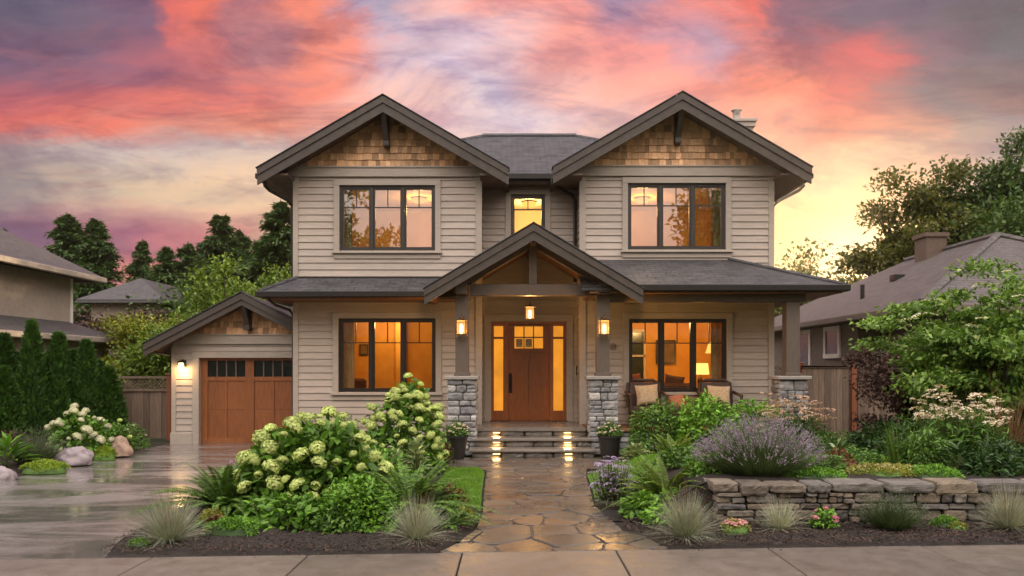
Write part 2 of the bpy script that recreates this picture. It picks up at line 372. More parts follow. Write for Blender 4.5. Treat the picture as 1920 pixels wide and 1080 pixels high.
shadem = emis('lit_lamp_shade', (1, .50, .10), 1.6)
stepl = emis('step_lamp', (1, .66, .25), 5.0)
def frosted():
    m, t, p, o = newmat('lit_frosted_glass')
    e = t.new('ShaderNodeEmission'); e.inputs[0].default_value = (1, .36, .028, 1)
    co = t.new('ShaderNodeTexCoord').outputs['Object']
    t.setin(e, 1, t.mapr(t.noise(co, 2.2, 3), .3, .7, .78, 1.1))
    ad = t.new('ShaderNodeMixShader'); ad.inputs[0].default_value = .88
    p.inputs['Base Color'].default_value = (.7, .5, .3, 1); p.inputs['Roughness'].default_value = .12
    t.l.new(p.outputs[0], ad.inputs[1]); t.l.new(e.outputs[0], ad.inputs[2]); t.l.new(ad.outputs[0], o.inputs[0]); return m
frost = frosted()

# ------------------------------------------------------------------ object helpers
def tag(o, label=None, cat=None, group=None, kind=None):
    if label: o['label'] = label
    if cat: o['category'] = cat
    if group: o['group'] = group
    if kind: o['kind'] = kind
    return o
def empty(name, loc=(0, 0, 0), label=None, cat=None, group=None):
    o = bpy.data.objects.new(name, None); COL.objects.link(o); o.location = loc; o.empty_display_size = .2
    return tag(o, label, cat, group)
def woff(o):
    v = Vector((0, 0, 0))
    while o is not None: v += o.location; o = o.parent
    return v
def link(name, me, m, parent=None, loc=None):
    o = bpy.data.objects.new(name, me); COL.objects.link(o)
    if m is not None: me.materials.append(m)
    o.parent = parent
    if loc: o.location = loc
    return o
def copy_tree(o, parent=None):
    c = o.copy(); COL.objects.link(c); c.parent = parent
    for ch in list(o.children): copy_tree(ch, c)
    return c
def place(proto, first, x, y, z=0, rz=0, s=1.0, label=None, group=None, sz=None, cat=None):
    o = proto if first else copy_tree(proto)
    o.location = (x, y, z); o.rotation_euler = (0, 0, rz); o.scale = (s, s, sz if sz else s)
    if label: o['label'] = label
    if group: o['group'] = group
    return o

class MB:
    def __init__(s): s.v = []; s.f = []
    def add(s, vs, fs):
        b = len(s.v); s.v += [tuple(p) for p in vs]; s.f += [tuple(b+i for i in f) for f in fs]; return s
    def box(s, x0, x1, y0, y1, z0, z1, bev=0):
        if bev:
            e = bev
            vs = []
            for (zz, i) in ((z0, e), (z0+e, 0), (z1-e, 0), (z1, e)):
                vs += [(x0+i, y0+i, zz), (x1-i, y0+i, zz), (x1-i, y1-i, zz), (x0+i, y1-i, zz)]
            fs = [(3, 2, 1, 0), (12, 13, 14, 15)]
            for k in range(3):
                a = 4*k
                for j in range(4):
                    fs.append((a+j, a+(j+1) % 4, a+4+(j+1) % 4, a+4+j))
            return s.add(vs, fs)
        return s.add([(x0, y0, z0), (x1, y0, z0), (x1, y1, z0), (x0, y1, z0), (x0, y0, z1), (x1, y0, z1), (x1, y1, z1), (x0, y1, z1)],
                     [(3, 2, 1, 0), (4, 5, 6, 7), (0, 1, 5, 4), (1, 2, 6, 5), (2, 3, 7, 6), (3, 0, 4, 7)])
    def quad(s, a, b, c, d): return s.add([a, b, c, d], [(0, 1, 2, 3)])
    def slab(s, pts, th):
        """polygon extruded straight down by th (roof panels, soffits)"""
        n = len(pts); lo = [(p[0], p[1], p[2]-th) for p in pts]
        a = Vector(pts[1])-Vector(pts[0]); b = Vector(pts[2])-Vector(pts[0])
        if a.cross(b).z < 0: pts = pts[::-1]; lo = lo[::-1]
        return s.add(list(pts)+lo, [tuple(range(n)), tuple(range(2*n-1, n-1, -1))]+[(i, n+i, n+(i+1) % n, (i+1) % n) for i in range(n)])
    def prism(s, poly, y0, y1):
        """polygon in XZ extruded from y0 to y1"""
        n = len(poly)
        return s.add([(p[0], y0, p[1]) for p in poly]+[(p[0], y1, p[1]) for p in poly],
                     [tuple(range(n)), tuple(range(2*n-1, n-1, -1))]+[(i, n+i, n+(i+1) % n, (i+1) % n) for i in range(n)])
    def tube(s, pts, r, n=8, cap=True):
        pts = [Vector(p) for p in pts]
        rs = r if isinstance(r, (list, tuple)) else [r]*len(pts)
        vs = []
        for i, p in enumerate(pts):
            d = (pts[min(i+1, len(pts)-1)]-pts[max(i-1, 0)]).normalized()
            up = Vector((0, 0, 1)) if abs(d.z) < .9 else Vector((1, 0, 0))
            a = d.cross(up).normalized(); b = d.cross(a)
            for k in range(n):
                an = 2*PI*k/n; vs.append(p+(a*math.cos(an)+b*math.sin(an))*rs[i])
        fs = []
        for i in range(len(pts)-1):
            for k in range(n):
                fs.append((i*n+k, i*n+(k+1) % n, (i+1)*n+(k+1) % n, (i+1)*n+k))
        if cap: fs += [tuple(range(n-1, -1, -1)), tuple(range((len(pts)-1)*n, len(pts)*n))]
        return s.add(vs, fs)
    def lathe(s, prof, cx=0, cy=0, n=20):
        vs = []
        for r, z in prof:
            for k in range(n):
                an = 2*PI*k/n; vs.append((cx+r*math.cos(an), cy+r*math.sin(an), z))
        fs = []
        for i in range(len(prof)-1):
            for k in range(n): fs.append((i*n+k, i*n+(k+1) % n, (i+1)*n+(k+1) % n, (i+1)*n+k))
        fs += [tuple(range(n-1, -1, -1)), tuple(range((len(prof)-1)*n, len(prof)*n))]
        return s.add(vs, fs)
    def build(s, name, m, parent=None, smooth=False, uv=False):
        me = bpy.data.meshes.new(name)
        o = woff(parent) if parent else Vector((0, 0, 0))
        me.from_pydata([(v[0]-o.x, v[1]-o.y, v[2]-o.z) for v in s.v], [], s.f)
        if uv:
            ul = me.uv_layers.new(name='UVMap')
            for p in me.polygons:
                n = p.normal
                e = Vector((0, 0, 1)).cross(n)
                e = e.normalized() if e.length > .01 else Vector((1, 0, 0))
                sd_ = n.cross(e)
                for li in p.loop_indices:
                    co = Vector(s.v[me.loops[li].vertex_index])
                    ul.data[li].uv = (co.dot(e), co.dot(sd_))
        if smooth:
            me.polygons.foreach_set('use_smooth', [True]*len(me.polygons))
        me.update()
        return link(name, me, m, parent)

def build_each(mb, name, m, parent=None, **kw):
    """every connected piece of mb becomes a part of its own"""
    p = list(range(len(mb.v)))
    def find(a):
        while p[a] != a: p[a] = p[p[a]]; a = p[a]
        return a
    for f in mb.f:
        for b in f[1:]: p[find(b)] = find(f[0])
    gr = {}
    for f in mb.f: gr.setdefault(find(f[0]), []).append(f)
    out = []
    for fs in gr.values():
        ids = sorted({i for f in fs for i in f}); mp = {a: k for k, a in enumerate(ids)}
        q = MB(); q.v = [mb.v[i] for i in ids]; q.f = [tuple(mp[i] for i in f) for f in fs]
        out.append(q.build(name, m, parent, **kw))
    return out[0]
def npmesh(name, V, Fq, m, parent=None, smooth=False, loc=None):
    """V (n,3) array, Fq (k,c) array of equal-sized faces"""
    me = bpy.data.meshes.new(name)
    V = np.asarray(V, dtype=np.float32); Fq = np.asarray(Fq, dtype=np.int32)
    me.vertices.add(len(V)); me.vertices.foreach_set('co', V.ravel())
    k, c = Fq.shape
    me.loops.add(k*c); me.loops.foreach_set('vertex_index', Fq.ravel())
    me.polygons.add(k); me.polygons.foreach_set('loop_start', np.arange(0, k*c, c, dtype=np.int32))
    try: me.polygons.foreach_set('loop_total', np.full(k, c, dtype=np.int32))
    except Exception: pass
    if smooth: me.polygons.foreach_set('use_smooth', np.ones(k, dtype=bool))
    me.update(calc_edges=True)
    return link(name, me, m, parent, loc)
T_LEAF = (np.array([(0, 0, 0), (.40, -.5, .05), (.45, 0, -.04), (1, 0, -.14), (.40, .5, .05)]), np.array([(0, 2, 3, 1), (0, 4, 3, 2)]))
T_DIAM = (np.array([(0, 0, 0), (.45, -.5, .03), (1, 0, -.06), (.45, .5, .03)]), np.array([(0, 3, 2, 1)]))
def unit(a): return a/np.maximum(np.linalg.norm(a, axis=-1, keepdims=True), 1e-6)
def inst(P, D, N, L, Wd, tmpl):
    T, Fc = tmpl
    D = unit(D); Sd = unit(np.cross(D, N)); Nn = np.cross(Sd, D)
    L = np.asarray(L).reshape(-1, 1, 1)*np.ones((len(P), 1, 1)); Wd = np.asarray(Wd).reshape(-1, 1, 1)*np.ones((len(P), 1, 1))
    V = P[:, None, :]+T[None, :, 0:1]*L*D[:, None, :]+T[None, :, 1:2]*Wd*Sd[:, None, :]+T[None, :, 2:3]*L*Nn[:, None, :]
    n = len(P); k = len(T)
    Fa = (Fc[None]+(np.arange(n)*k)[:, None, None]).reshape(-1, Fc.shape[1])
    return V.reshape(-1, 3), Fa
def tri_ok(Fa):
    return Fa
def join(*vf):
    V = []; Fa = []; b = 0
    for v, f in vf: V.append(v); Fa.append(f+b); b += len(v)
    return np.concatenate(V), np.concatenate(Fa)
# broad ovate leaf: four clean quads
T_BROAD = (np.array([(0, 0, 0), (.28, -.46, .05), (.66, -.40, .01), (1, 0, -.16), (.66, .40, .01), (.28, .46, .05), (.38, 0, -.04), (.72, 0, -.09)]),
           np.array([(0, 6, 2, 1), (6, 7, 3, 2), (0, 5, 4, 6), (6, 4, 3, 7)]))
T_OVAL = T_BROAD

def tn(g, shape, lim=1.7):
    return np.clip(g.normal(0, 1, shape), -lim, lim)
def rdir(n, zmin=-1.):
    z = RN.uniform(zmin, 1, n); a = RN.uniform(0, 2*PI, n); r = np.sqrt(1-z*z)
    return np.stack([r*np.cos(a), r*np.sin(a), z], 1)
def lump(Dv, seed, amt, freq=2.2):
    return np.array([1+amt*mnoise.noise(Vector((d[0]*freq+seed, d[1]*freq-seed, d[2]*freq))) for d in Dv])
def blades(B, D0, L, droop, Wd, nseg=4):
    """curved tapering strips"""
    n = len(B); D0 = unit(D0); L = L.reshape(-1, 1)
    side = unit(np.cross(D0, np.array([0, 0, 1.])+RN.normal(0, .3, (n, 3))))
    V = []
    for i in range(nseg+1):
        tt = i/nseg
        p = B+D0*L*tt+np.array([0, 0, -1.])*(droop*L[:, 0]*tt**2)[:, None]
        wd = Wd*(1-tt**1.6)+.0004
        V += [p-side*wd[:, None]*.5, p+side*wd[:, None]*.5]
    V = np.stack(V, 1)
    Fc = np.array([(2*i, 2*i+1, 2*i+3, 2*i+2) for i in range(nseg)])
    Fa = (Fc[None]+(np.arange(n)*(2*nseg+2))[:, None, None]).reshape(-1, 4)
    return V.reshape(-1, 3), Fa
# ================================================================== GROUND AND PAVING
def sm(t): t = min(max(t, 0.), 1.); return t*t*(3-2*t)
def h(x, y):
    """raised terrace behind the dry stone wall, easing back to the lawn level"""
    if y < 8.56: return 0.
    return .43*sm((x-1.25)/.95)*(1-sm((y-10.2)/5.5))
xs = [-200, -120, -60, -30, -20]+[-14+i*.7 for i in range(22)]+[1.2+i*.15 for i in range(9)]+[2.6+i*.6 for i in range(22)]+[20, 30, 60, 120, 200]
ys = [-200, -60, -20, -5, 3, 6, 7.5, 8.555, 8.565]+[9+i*.5 for i in range(15)]+[17, 18.5, 20, 25, 35, 60, 120, 220]
V = [(x, y, h(x, y)-.03) for y in ys for x in xs]
nx = len(xs)
Fq = [(j*nx+i, j*nx+i+1, (j+1)*nx+i+1, (j+1)*nx+i) for j in range(len(ys)-1) for i in range(nx-1)]
g = npmesh('ground', V, Fq, soilg); tag(g, kind='structure')

def interp(tab, y):
    if y <= tab[0][0]: return tab[0][1]
    for (a, va), (b, vb) in zip(tab, tab[1:]):
        if y <= b: return va+(vb-va)*(y-a)/(b-a)
    return tab[-1][1]
def ruled(name, y0, y1, xl, xr, ny, nxx, m, off, mound=0., kind='structure', rough=0., edge0=None):
    """sheet between two boundary tables, draped on the ground; edge0 gives a slanted first row"""
    V = []
    for j in range(ny+1):
        y = y0+(y1-y0)*j/ny
        a, b = interp(xl, y), interp(xr, y)
        for i in range(nxx+1):
            x = a+(b-a)*i/nxx
            yy = y
            if edge0: yy = y1-(y1-y)*(y1-edge0(x))/(y1-y0)
            u, v = i/nxx, j/ny
            ed = min(1, 7*min(u, 1-u), 7*min(v, 1-v)) if mound else 0
            z = h(x, yy)+off+mound*ed+(rough*mnoise.noise(Vector((x*5, yy*5, 3)))*ed if rough else 0)
            V.append((x, yy, z))
    n = nxx+1
    Fq = [(j*n+i, j*n+i+1, (j+1)*n+i+1, (j+1)*n+i) for j in range(ny) for i in range(nxx)]
    o = npmesh(name, V, Fq, m, smooth=True); tag(o, kind=kind); return o

walk_y = lambda x: 7.105+.0645*x             # far edge of the sidewalk
# sidewalk panels, with tooled gaps
mb = MB(); jx = [-9.9, -8.55, -7.2, -5.85, -4.45, -3.10, -1.78, -.44, .93, 2.32, 3.75, 5.15, 6.5, 7.9, 9.3]
for a, b in zip(jx, jx[1:]):
    e = .007
    p = [(a+e, walk_y(a)-1.55), (b-e, walk_y(b)-1.55), (b-e, walk_y(b)-.004), (a+e, walk_y(a)-.004)]
    lo = -.05; hi = .018+R.uniform(-.002, .002)
    q = [(p[0][0]+.006, p[0][1]+.006), (p[1][0]-.006, p[1][1]+.006), (p[2][0]-.006, p[2][1]-.006), (p[3][0]+.006, p[3][1]-.006)]
    mb.add([(x, y, lo) for x, y in p]+[(x, y, hi-.006) for x, y in p]+[(x, y, hi) for x, y in q],
           [(0, 1, 5, 4), (1, 2, 6, 5), (2, 3, 7, 6), (3, 0, 4, 7), (4, 5, 9, 8), (5, 6, 10, 9), (6, 7, 11, 10), (7, 4, 8, 11), (8, 9, 10, 11)])
tag(mb.build('sidewalk', walkm), kind='structure')
mb = MB(); mb.add([(-30, 3.5, -.02), (30, 7.4, -.02), (30, 9.1, -.02), (-30, 5.2, -.02)], [(0, 1, 2, 3)]); tag(mb.build('sidewalk_bed', jointm), kind='structure')
mb = MB(); mb.add([(-60, -4.5, -.012), (60, -4.5, -.012), (60, 3.2, -.012), (-60, 3.2, -.012)], [(0, 1, 2, 3)]); tag(mb.build('street', asph), kind='structure')

# driveway: poured panels
dr_r = [(6.6, -3.52), (7.0, -3.62), (7.6, -3.74), (9, -3.85), (12, -4.1), (17.4, -4.45)]
jd = [6.5, 7.75, 9.15, 11.0, 13.0, 15.2, 17.36]
mid = [(6, -5.6), (17.4, -5.75)]
mb = MB()
for k, (a, b) in enumerate(zip(jd, jd[1:])):
    for side in (0, 1):
        n = 6; L_ = []; Rr = []
        for i in range(n+1):
            y = a+(b-a)*i/n
            y0_ = max(y+.006 if i == 0 else y-.006 if i == n else y, 0)
            xl = -7.42 if side == 0 else interp(mid, y)+.005
            xr = interp(mid, y)-.005 if side == 0 else interp(dr_r, y)
            yl = yr = y0_
            if k == 0 and i == 0: yl, yr = walk_y(xl)+.01, walk_y(xr)+.01
            L_.append((xl, yl)); Rr.append((xr, yr))
        if k == 0:
            for i in range(1, n):
                tt = i/n; L_[i] = (L_[i][0], L_[0][1]*(1-tt)+L_[n][1]*tt); Rr[i] = (Rr[i][0], Rr[0][1]*(1-tt)+Rr[n][1]*tt)
        hi = .012+R.uniform(-.0015, .0015)
        vs = []
        for i in range(n+1): vs += [(L_[i][0], L_[i][1], hi), (Rr[i][0], Rr[i][1], hi), (L_[i][0], L_[i][1], -.04), (Rr[i][0], Rr[i][1], -.04)]
        fs = [(4*i, 4*i+1, 4*i+5, 4*i+4) for i in range(n)]+[(4*i+1, 4*i+3, 4*i+7, 4*i+5) for i in range(n)]+[(4*i+2, 4*i, 4*i+4, 4*i+6) for i in range(n)]+[(0, 2, 3, 1), (4*n, 4*n+1, 4*n+3, 4*n+2)]
        mb.add(vs, fs)
tag(mb.build('driveway', drivem), kind='structure')
ruled('driveway_bed', 6.3, 17.5, [(0, -7.4)], [(y, x-.02) for y, x in dr_r], 8, 2, jointm, -.012)

# flagstone path: voronoi stones clipped to the outline
out = [(-.66, 7.075), (-.47, 7.6), (-.37, 8.05), (-.33, 9.0), (-.37, 10.6), (-.40, 12.6), (-.52, 13.05), (-1.5, 13.15), (-1.5, 14.5), (1.85, 14.5), (1.80, 13.2), (1.22, 13.0), (1.12, 12.2), (1.05, 10.7), (.98, 9.5), (1.05, 8.75), (1.12, 7.98), (1.30, 7.72), (1.42, 7.19)]
def clip(poly, p, n):
    r = []
    for i in range(len(poly)):
        a, b = poly[i], poly[(i+1) % len(poly)]
        da = (a[0]-p[0])*n[0]+(a[1]-p[1])*n[1]; db = (b[0]-p[0])*n[0]+(b[1]-p[1])*n[1]
        if da <= 0: r.append(a)
        if da*db < 0:
            t_ = da/(da-db); r.append((a[0]+(b[0]-a[0])*t_, a[1]+(b[1]-a[1])*t_))
    return r
def area(p): return .5*sum(p[i][0]*p[(i+1) % len(p)][1]-p[(i+1) % len(p)][0]*p[i][1] for i in range(len(p)))
seeds = []
y = 7.2; row = 0
while y < 14.6:
    x = -1.6+R.uniform(0, .3)+(.2 if row % 2 else 0)
    while x < 1.9:
        seeds.append((x+R.uniform(-.15, .15), y+R.uniform(-.13, .13))); x += R.uniform(.36, .66)
    y += R.uniform(.33, .46); row += 1
mb = MB()
for i, s_ in enumerate(seeds):
    c = list(out)
    for j, q in enumerate(seeds):
        if i == j or abs(s_[0]-q[0]) > 1.6 or abs(s_[1]-q[1]) > 1.4: continue
        n = (q[0]-s_[0], q[1]-s_[1]); l = math.hypot(*n); n = (n[0]/l, n[1]/l)
        c = clip(c, ((s_[0]+q[0])/2-n[0]*.008, (s_[1]+q[1])/2-n[1]*.008), n)
        if len(c) < 3: break
    if len(c) < 3 or abs(area(c)) < .01: continue
    cc = []
    for k in range(len(c)):                                   # soften corners
        a, b = c[k], c[(k+1) % len(c)]
        L_ = math.hypot(a[0]-b[0], a[1]-b[1])
        if L_ < .02: cc.append(((a[0]+b[0])/2, (a[1]+b[1])/2)); continue
        e = min(.3, .05/L_)
        cc.append((a[0]+(b[0]-a[0])*e, a[1]+(b[1]-a[1])*e))
        m_ = .5; wob = .012*mnoise.noise(Vector((a[0]*7, b[1]*7, i)))
        nx_, ny_ = -(b[1]-a[1])/L_, (b[0]-a[0])/L_
        if L_ > .16: cc.append((a[0]+(b[0]-a[0])*m_+nx_*wob, a[1]+(b[1]-a[1])*m_+ny_*wob))
        cc.append((b[0]+(a[0]-b[0])*e, b[1]+(a[1]-b[1])*e))
    if area(cc) < 0: cc = cc[::-1]
    cx = sum(p[0] for p in cc)/len(cc); cy = sum(p[1] for p in cc)/len(cc)
    tz = .022+R.uniform(-.004, .004); ax_, ay_ = R.uniform(-.006, .006), R.uniform(-.006, .006)
    n = len(cc)
    zt = lambda p: tz+ax_*(p[0]-cx)+ay_*(p[1]-cy)
    inn = [(cx+(p[0]-cx)*.965, cy+(p[1]-cy)*.965) for p in cc]
    vs = [(p[0], p[1], -.03) for p in cc]+[(p[0], p[1], zt(p)-.008) for p in cc]+[(p[0], p[1], zt(p)) for p in inn]
    fs = [(k, (k+1) % n, n+(k+1) % n, n+k) for k in range(n)]+[(n+k, n+(k+1) % n, 2*n+(k+1) % n, 2*n+k) for k in range(n)]+[tuple(range(2*n, 3*n))]
    mb.add(vs, fs)
tag(mb.build('path', flag), kind='structure')
mb = MB(); mb.add([(x, y, .006) for x, y in out], [tuple(range(len(out)-1, -1, -1))])
jm = simple('path_joint_sand', (.12, .095, .075), (.07, .055, .045), .6, 30., bmp=.6)
tag(mb.build('path_joints', jm), kind='structure')

# mulch beds
ruled('mulch_bed', 6.95, 9.2, [(y, x+.01) for y, x in dr_r], [(7.0, -.68), (7.6, -.49), (8.05, -.39), (9.2, -.35)], 34, 46, mulchm, .0, .05, rough=.05, edge0=lambda x: walk_y(x)+.005)
ruled('mulch_bed', 9.2, 13.1, [(y, x+.01) for y, x in dr_r], [(9.2, -.75), (9.6, -1.0), (13.1, -1.05)], 30, 40, mulchm, .0, .05, rough=.05)
ruled('mulch_bed', 13.1, 16.45, [(y, x+.01) for y, x in dr_r], [(13.1, -1.5)], 20, 30, mulchm, .0, .05, rough=.05)
ruled('mulch_bed', 7.2, 8.56, [(7.1, 1.42), (7.72, 1.31), (7.98, 1.13), (8.56, 1.07)], [(7, 9)], 26, 70, mulchm, .0, .04, rough=.05, edge0=lambda x: walk_y(x)+.005)
ruled('mulch_bed', 8.57, 10.15, [(8.57, 1.07), (9.5, 1.0), (10.15, 1.04)], [(8, 9)], 24, 90, mulchm, .012, .03, rough=.03)
ruled('mulch_bed', 13.05, 15.05, [(13, 1.85)], [(13, 5.9)], 14, 30, mulchm, .012, .03, rough=.03)
ruled('mulch_bed', 10.2, 17.6, [(10, -12.5)], [(10, -7.43)], 30, 24, mulchm, .0, .06, rough=.05)
ruled('lawn', 9.15, 13.1, [(9.15, -.78), (9.6, -1.02), (13.1, -1.06)], [(9.2, -.36), (10.6, -.40), (12.6, -.43), (13.1, -.55)], 20, 8, turfm, .016)
ruled('lawn', 10.1, 13.1, [(10.1, 1.04), (10.7, 1.08), (12.2, 1.15), (13.1, 1.5)], [(10, 12.5)], 16, 60, turfm, .016)
ruled('stepping_path', 13.1, 18.2, [(13.1, 6.2)], [(13.1, 7.4)], 10, 4, flag, .02)

# grass blades
def lawn_blades(n, fx, y0, y1):
    y = RN.uniform(y0, y1, n); u = RN.random(n)
    x = np.array([fx(a, b) for a, b in zip(u, y)])
    z = np.array([h(a, b)+.012 for a, b in zip(x, y)])
    B = np.stack([x, y, z], 1)
    D = np.stack([RN.normal(0, .35, n), RN.normal(0, .35, n), np.ones(n)], 1)
    return blades(B, D, RN.uniform(.025, .05, n), RN.uniform(0, .3, n), RN.uniform(.004, .007, n), 2)
ll = lambda u, y: interp([(9.2, -.80), (9.6, -1.02), (13.1, -1.06)], y)*(1-u)+interp([(9.2, -.37), (10.6, -.41), (12.6, -.44), (13.1, -.56)], y)*u
lr = lambda u, y: interp([(10.1, 1.06), (12.2, 1.17), (13.1, 1.5)], y)+(u**1.15)*7.0
V, Fq = join(lawn_blades(16000, ll, 9.18, 13.08), lawn_blades(50000, lr, 10.12, 13.05))
tag(npmesh('grass', V, Fq, F['lawn']), 'short bright green lawn grass beside the stone path', 'grass', kind='stuff')
# mulch chips
def chips(n, x0, x1, y0, y1, ok):
    x = RN.uniform(x0, x1, n); y = RN.uniform(y0, y1, n)
    keep = np.array([ok(a, b) for a, b in zip(x, y)]); x = x[keep]; y = y[keep]
    z = np.array([h(a, b)+.050+.05*mnoise.noise(Vector((a*5, b*5, 3))) if b > walk_y(a) else .026 for a, b in zip(x, y)])
    P = np.stack([x, y, z], 1); m_ = len(x)
    D = np.stack([RN.normal(0, 1, m_), RN.normal(0, 1, m_), RN.normal(0, .35, m_)], 1)
    N = np.stack([RN.normal(0, .4, m_), RN.normal(0, .4, m_), np.ones(m_)], 1)
    return inst(P, D, N, RN.uniform(.012, .045, m_), RN.uniform(.006, .016, m_), T_DIAM)
V, Fq = join(
 chips(420, -4.2, 7, 6.85, 7.5, lambda x, y: -.13 < y-walk_y(x) < .02 and not -.7 < x < 1.45),
 chips(20000, -4.3, -.33, 7.0, 9.3, lambda x, y: interp(dr_r, y) < x < interp([(7.0, -.66), (8.05, -.37)], y)-.02 and y > walk_y(x)+.04),
 chips(22000, 1.1, 7.0, 7.15, 8.5, lambda x, y: x > interp([(7.1, 1.40), (7.72, 1.30), (7.98, 1.11)], y)+.03 and y > walk_y(x)+.04),
 chips(7000, -11, -7.45, 10.3, 16, lambda x, y: True))
tag(npmesh('mulch_chips', V, Fq, chipm), 'loose dark brown bark chips scattered over the planting beds', 'bark mulch', kind='stuff')

# distant hills
mb = MB(); N_ = 60
for k in range(N_):
    pass
vs = []; D0 = 160
for k in range(N_+1):
    a = rad(-60)+rad(120)*k/N_
    hh = 9+6*mnoise.noise(Vector((k*.21, 1, 0)))+2.5*mnoise.noise(Vector((k*.7, 4, 0)))
    hh = max(hh, 3)*(1 if a > 0 else .55)
    if a > rad(20): hh += 10*math.exp(-((a-rad(25.5))/rad(3.2))**2)
    for (r_, z) in ((D0, -2), (D0+9, hh*.72), (D0+20, hh), (D0+40, -2)): vs.append((math.sin(a)*r_, math.cos(a)*r_, z))
fs = [(4*k+j, 4*k+4+j, 4*k+5+j, 4*k+1+j) for k in range(N_) for j in range(3)]
mb.add(vs, fs)
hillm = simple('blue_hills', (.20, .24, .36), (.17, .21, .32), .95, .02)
tag(mb.build('hills', hillm, smooth=True), kind='structure')

# dry stone retaining wall
def stone_block(mb, x0, x1, z0, z1, yf, depth, seed, nx_=5, nz_=4):
    """rounded, rough stone facing -Y"""
    w_, h_ = x1-x0, z1-z0; r_ = min(w_, h_)*.17
    vs = []; idx = {}
    def vert(i, j, back):
        key = (i, j, back)
        if key in idx: return idx[key]
        u, v = i/nx_, j/nz_
        x = x0+w_*u; z = z0+h_*v
        dx = min(u, 1-u)*w_; dz = min(v, 1-v)*h_
        ed = 0
        if dx < r_: ed += (1-dx/r_)**2
        if dz < r_: ed += (1-dz/r_)**2
        y = yf+min(ed, 1.5)*r_*.55
        n1 = mnoise.noise(Vector((x*9+seed, z*9, seed)))
        n2 = mnoise.noise(Vector((x*26+seed, z*26, seed)))
        y += .022*n1+.010*n2
        # irregular outline
        cx, cz = (x0+x1)/2, (z0+z1)/2
        s_ = 1-.06*min(ed, 1)*(1+mnoise.noise(Vector((i*1.3+seed, j*1.7, seed))))
        if i in (0, nx_) and j in (0, nz_): s_ -= .07
        x = cx+(x-cx)*s_; z = cz+(z-cz)*s_
        if back: y = yf+depth
        idx[key] = len(vs); vs.append((x, y, z)); return idx[key]
    fs = []
    for i in range(nx_):
        for j in range(nz_): fs.append((vert(i, j, 0), vert(i+1, j, 0), vert(i+1, j+1, 0), vert(i, j+1, 0)))
    for i in range(nx_):
        fs.append((vert(i, 0, 1), vert(i+1, 0, 1), vert(i+1, 0, 0), vert(i, 0, 0)))
        fs.append((vert(i, nz_, 0), vert(i+1, nz_, 0), vert(i+1, nz_, 1), vert(i, nz_, 1)))
    for j in range(nz_):
        fs.append((vert(0, j, 0), vert(0, j+1, 0), vert(0, j+1, 1), vert(0, j, 1)))
        fs.append((vert(nx_, j, 1), vert(nx_, j+1, 1), vert(nx_, j+1, 0), vert(nx_, j, 0)))
    mb.add(vs, fs)
def stone_rows(mb, x0, x1, z0, z1, yf, depth, hmin, hmax, wmin, wmax, gap, jut, rnd, nx_=5, nz_=4):
    """two-level random ashlar: rows, some cells split in two courses"""
    z = z0
    while z < z1-.01:
        hh = rnd.uniform(hmin, hmax)
        if z1-(z+hh) < hmin*.7: hh = z1-z
        x = x0
        while x < x1-.01:
            ww = rnd.uniform(wmin, wmax)
            if x1-(x+ww) < wmin*.7: ww = x1-x
            if hh > hmin*1.35 and rnd.random() < .38:
                k = rnd.uniform(.38, .62)
                cells = [(x, x+ww, z, z+hh*k), (x, x+ww, z+hh*k, z+hh)]
                if ww > wmin*1.6 and rnd.random() < .6:
                    c = x+ww*rnd.uniform(.35, .65); cells = [(x, c, z, z+hh*k), (c, x+ww, z, z+hh*k), (x, x+ww, z+hh*k, z+hh)]
            else: cells = [(x, x+ww, z, z+hh)]
            for a, b, c, d in cells:
                stone_block(mb, a+gap, b-gap, c+gap, d-gap, yf+rnd.uniform(-jut, jut), depth, rnd.uniform(0, 50), nx_, nz_)
            x += ww
        z += hh
rr = random.Random(4)
wl = empty('stone_wall', (2.05, 8.45, 0), 'low dry stone retaining wall of stacked grey and brown blocks along the bed by the sidewalk', 'stone wall')
mb = MB(); stone_rows(mb, 2.13, 7.6, -.03, .352, 8.32, .22, .06, .13, .09, .34, .005, .034, rr, 8, 6)
sub = MB(); stone_rows(sub, 8.34, 9.6, -.03, .36, 0, .2, .11, .17, .16, .36, .006, .02, rr)          # short return at the free end
mb.add([(2.15+v[1]*1.0, v[0], v[2]) for v in sub.v], [f[::-1] for f in sub.f])
mb.build('wall_stones', wallst, wl)
cp = MB(); x = 2.08
while x < 7.6:
    ww = rr.uniform(.22, .60); stone_block(cp, x+.004, x+ww-.004, .355-rr.choice((0, 0, .03)), .46+rr.uniform(-.02, .014), 8.285+rr.uniform(-.025, .03), .33, rr.uniform(0, 40), 8, 5); x += ww
sub = MB(); y = 8.60
while y < 9.6:
    ww = rr.uniform(.26, .42); stone_block(sub, y+.005, y+ww-.005, .345, .455, 0, .28, rr.uniform(0, 40)); y += ww
cp.add([(2.08+v[1], v[0], v[2]) for v in sub.v], [f[::-1] for f in sub.f])
cp.build('cap_stones', wallst, wl)
bk = MB(); bk.box(2.24, 7.6, 8.43, 8.55, -.03, .40); bk.box(2.26, 2.34, 8.56, 9.6, -.03, .37); bk.build('wall_core', mulchm, wl)
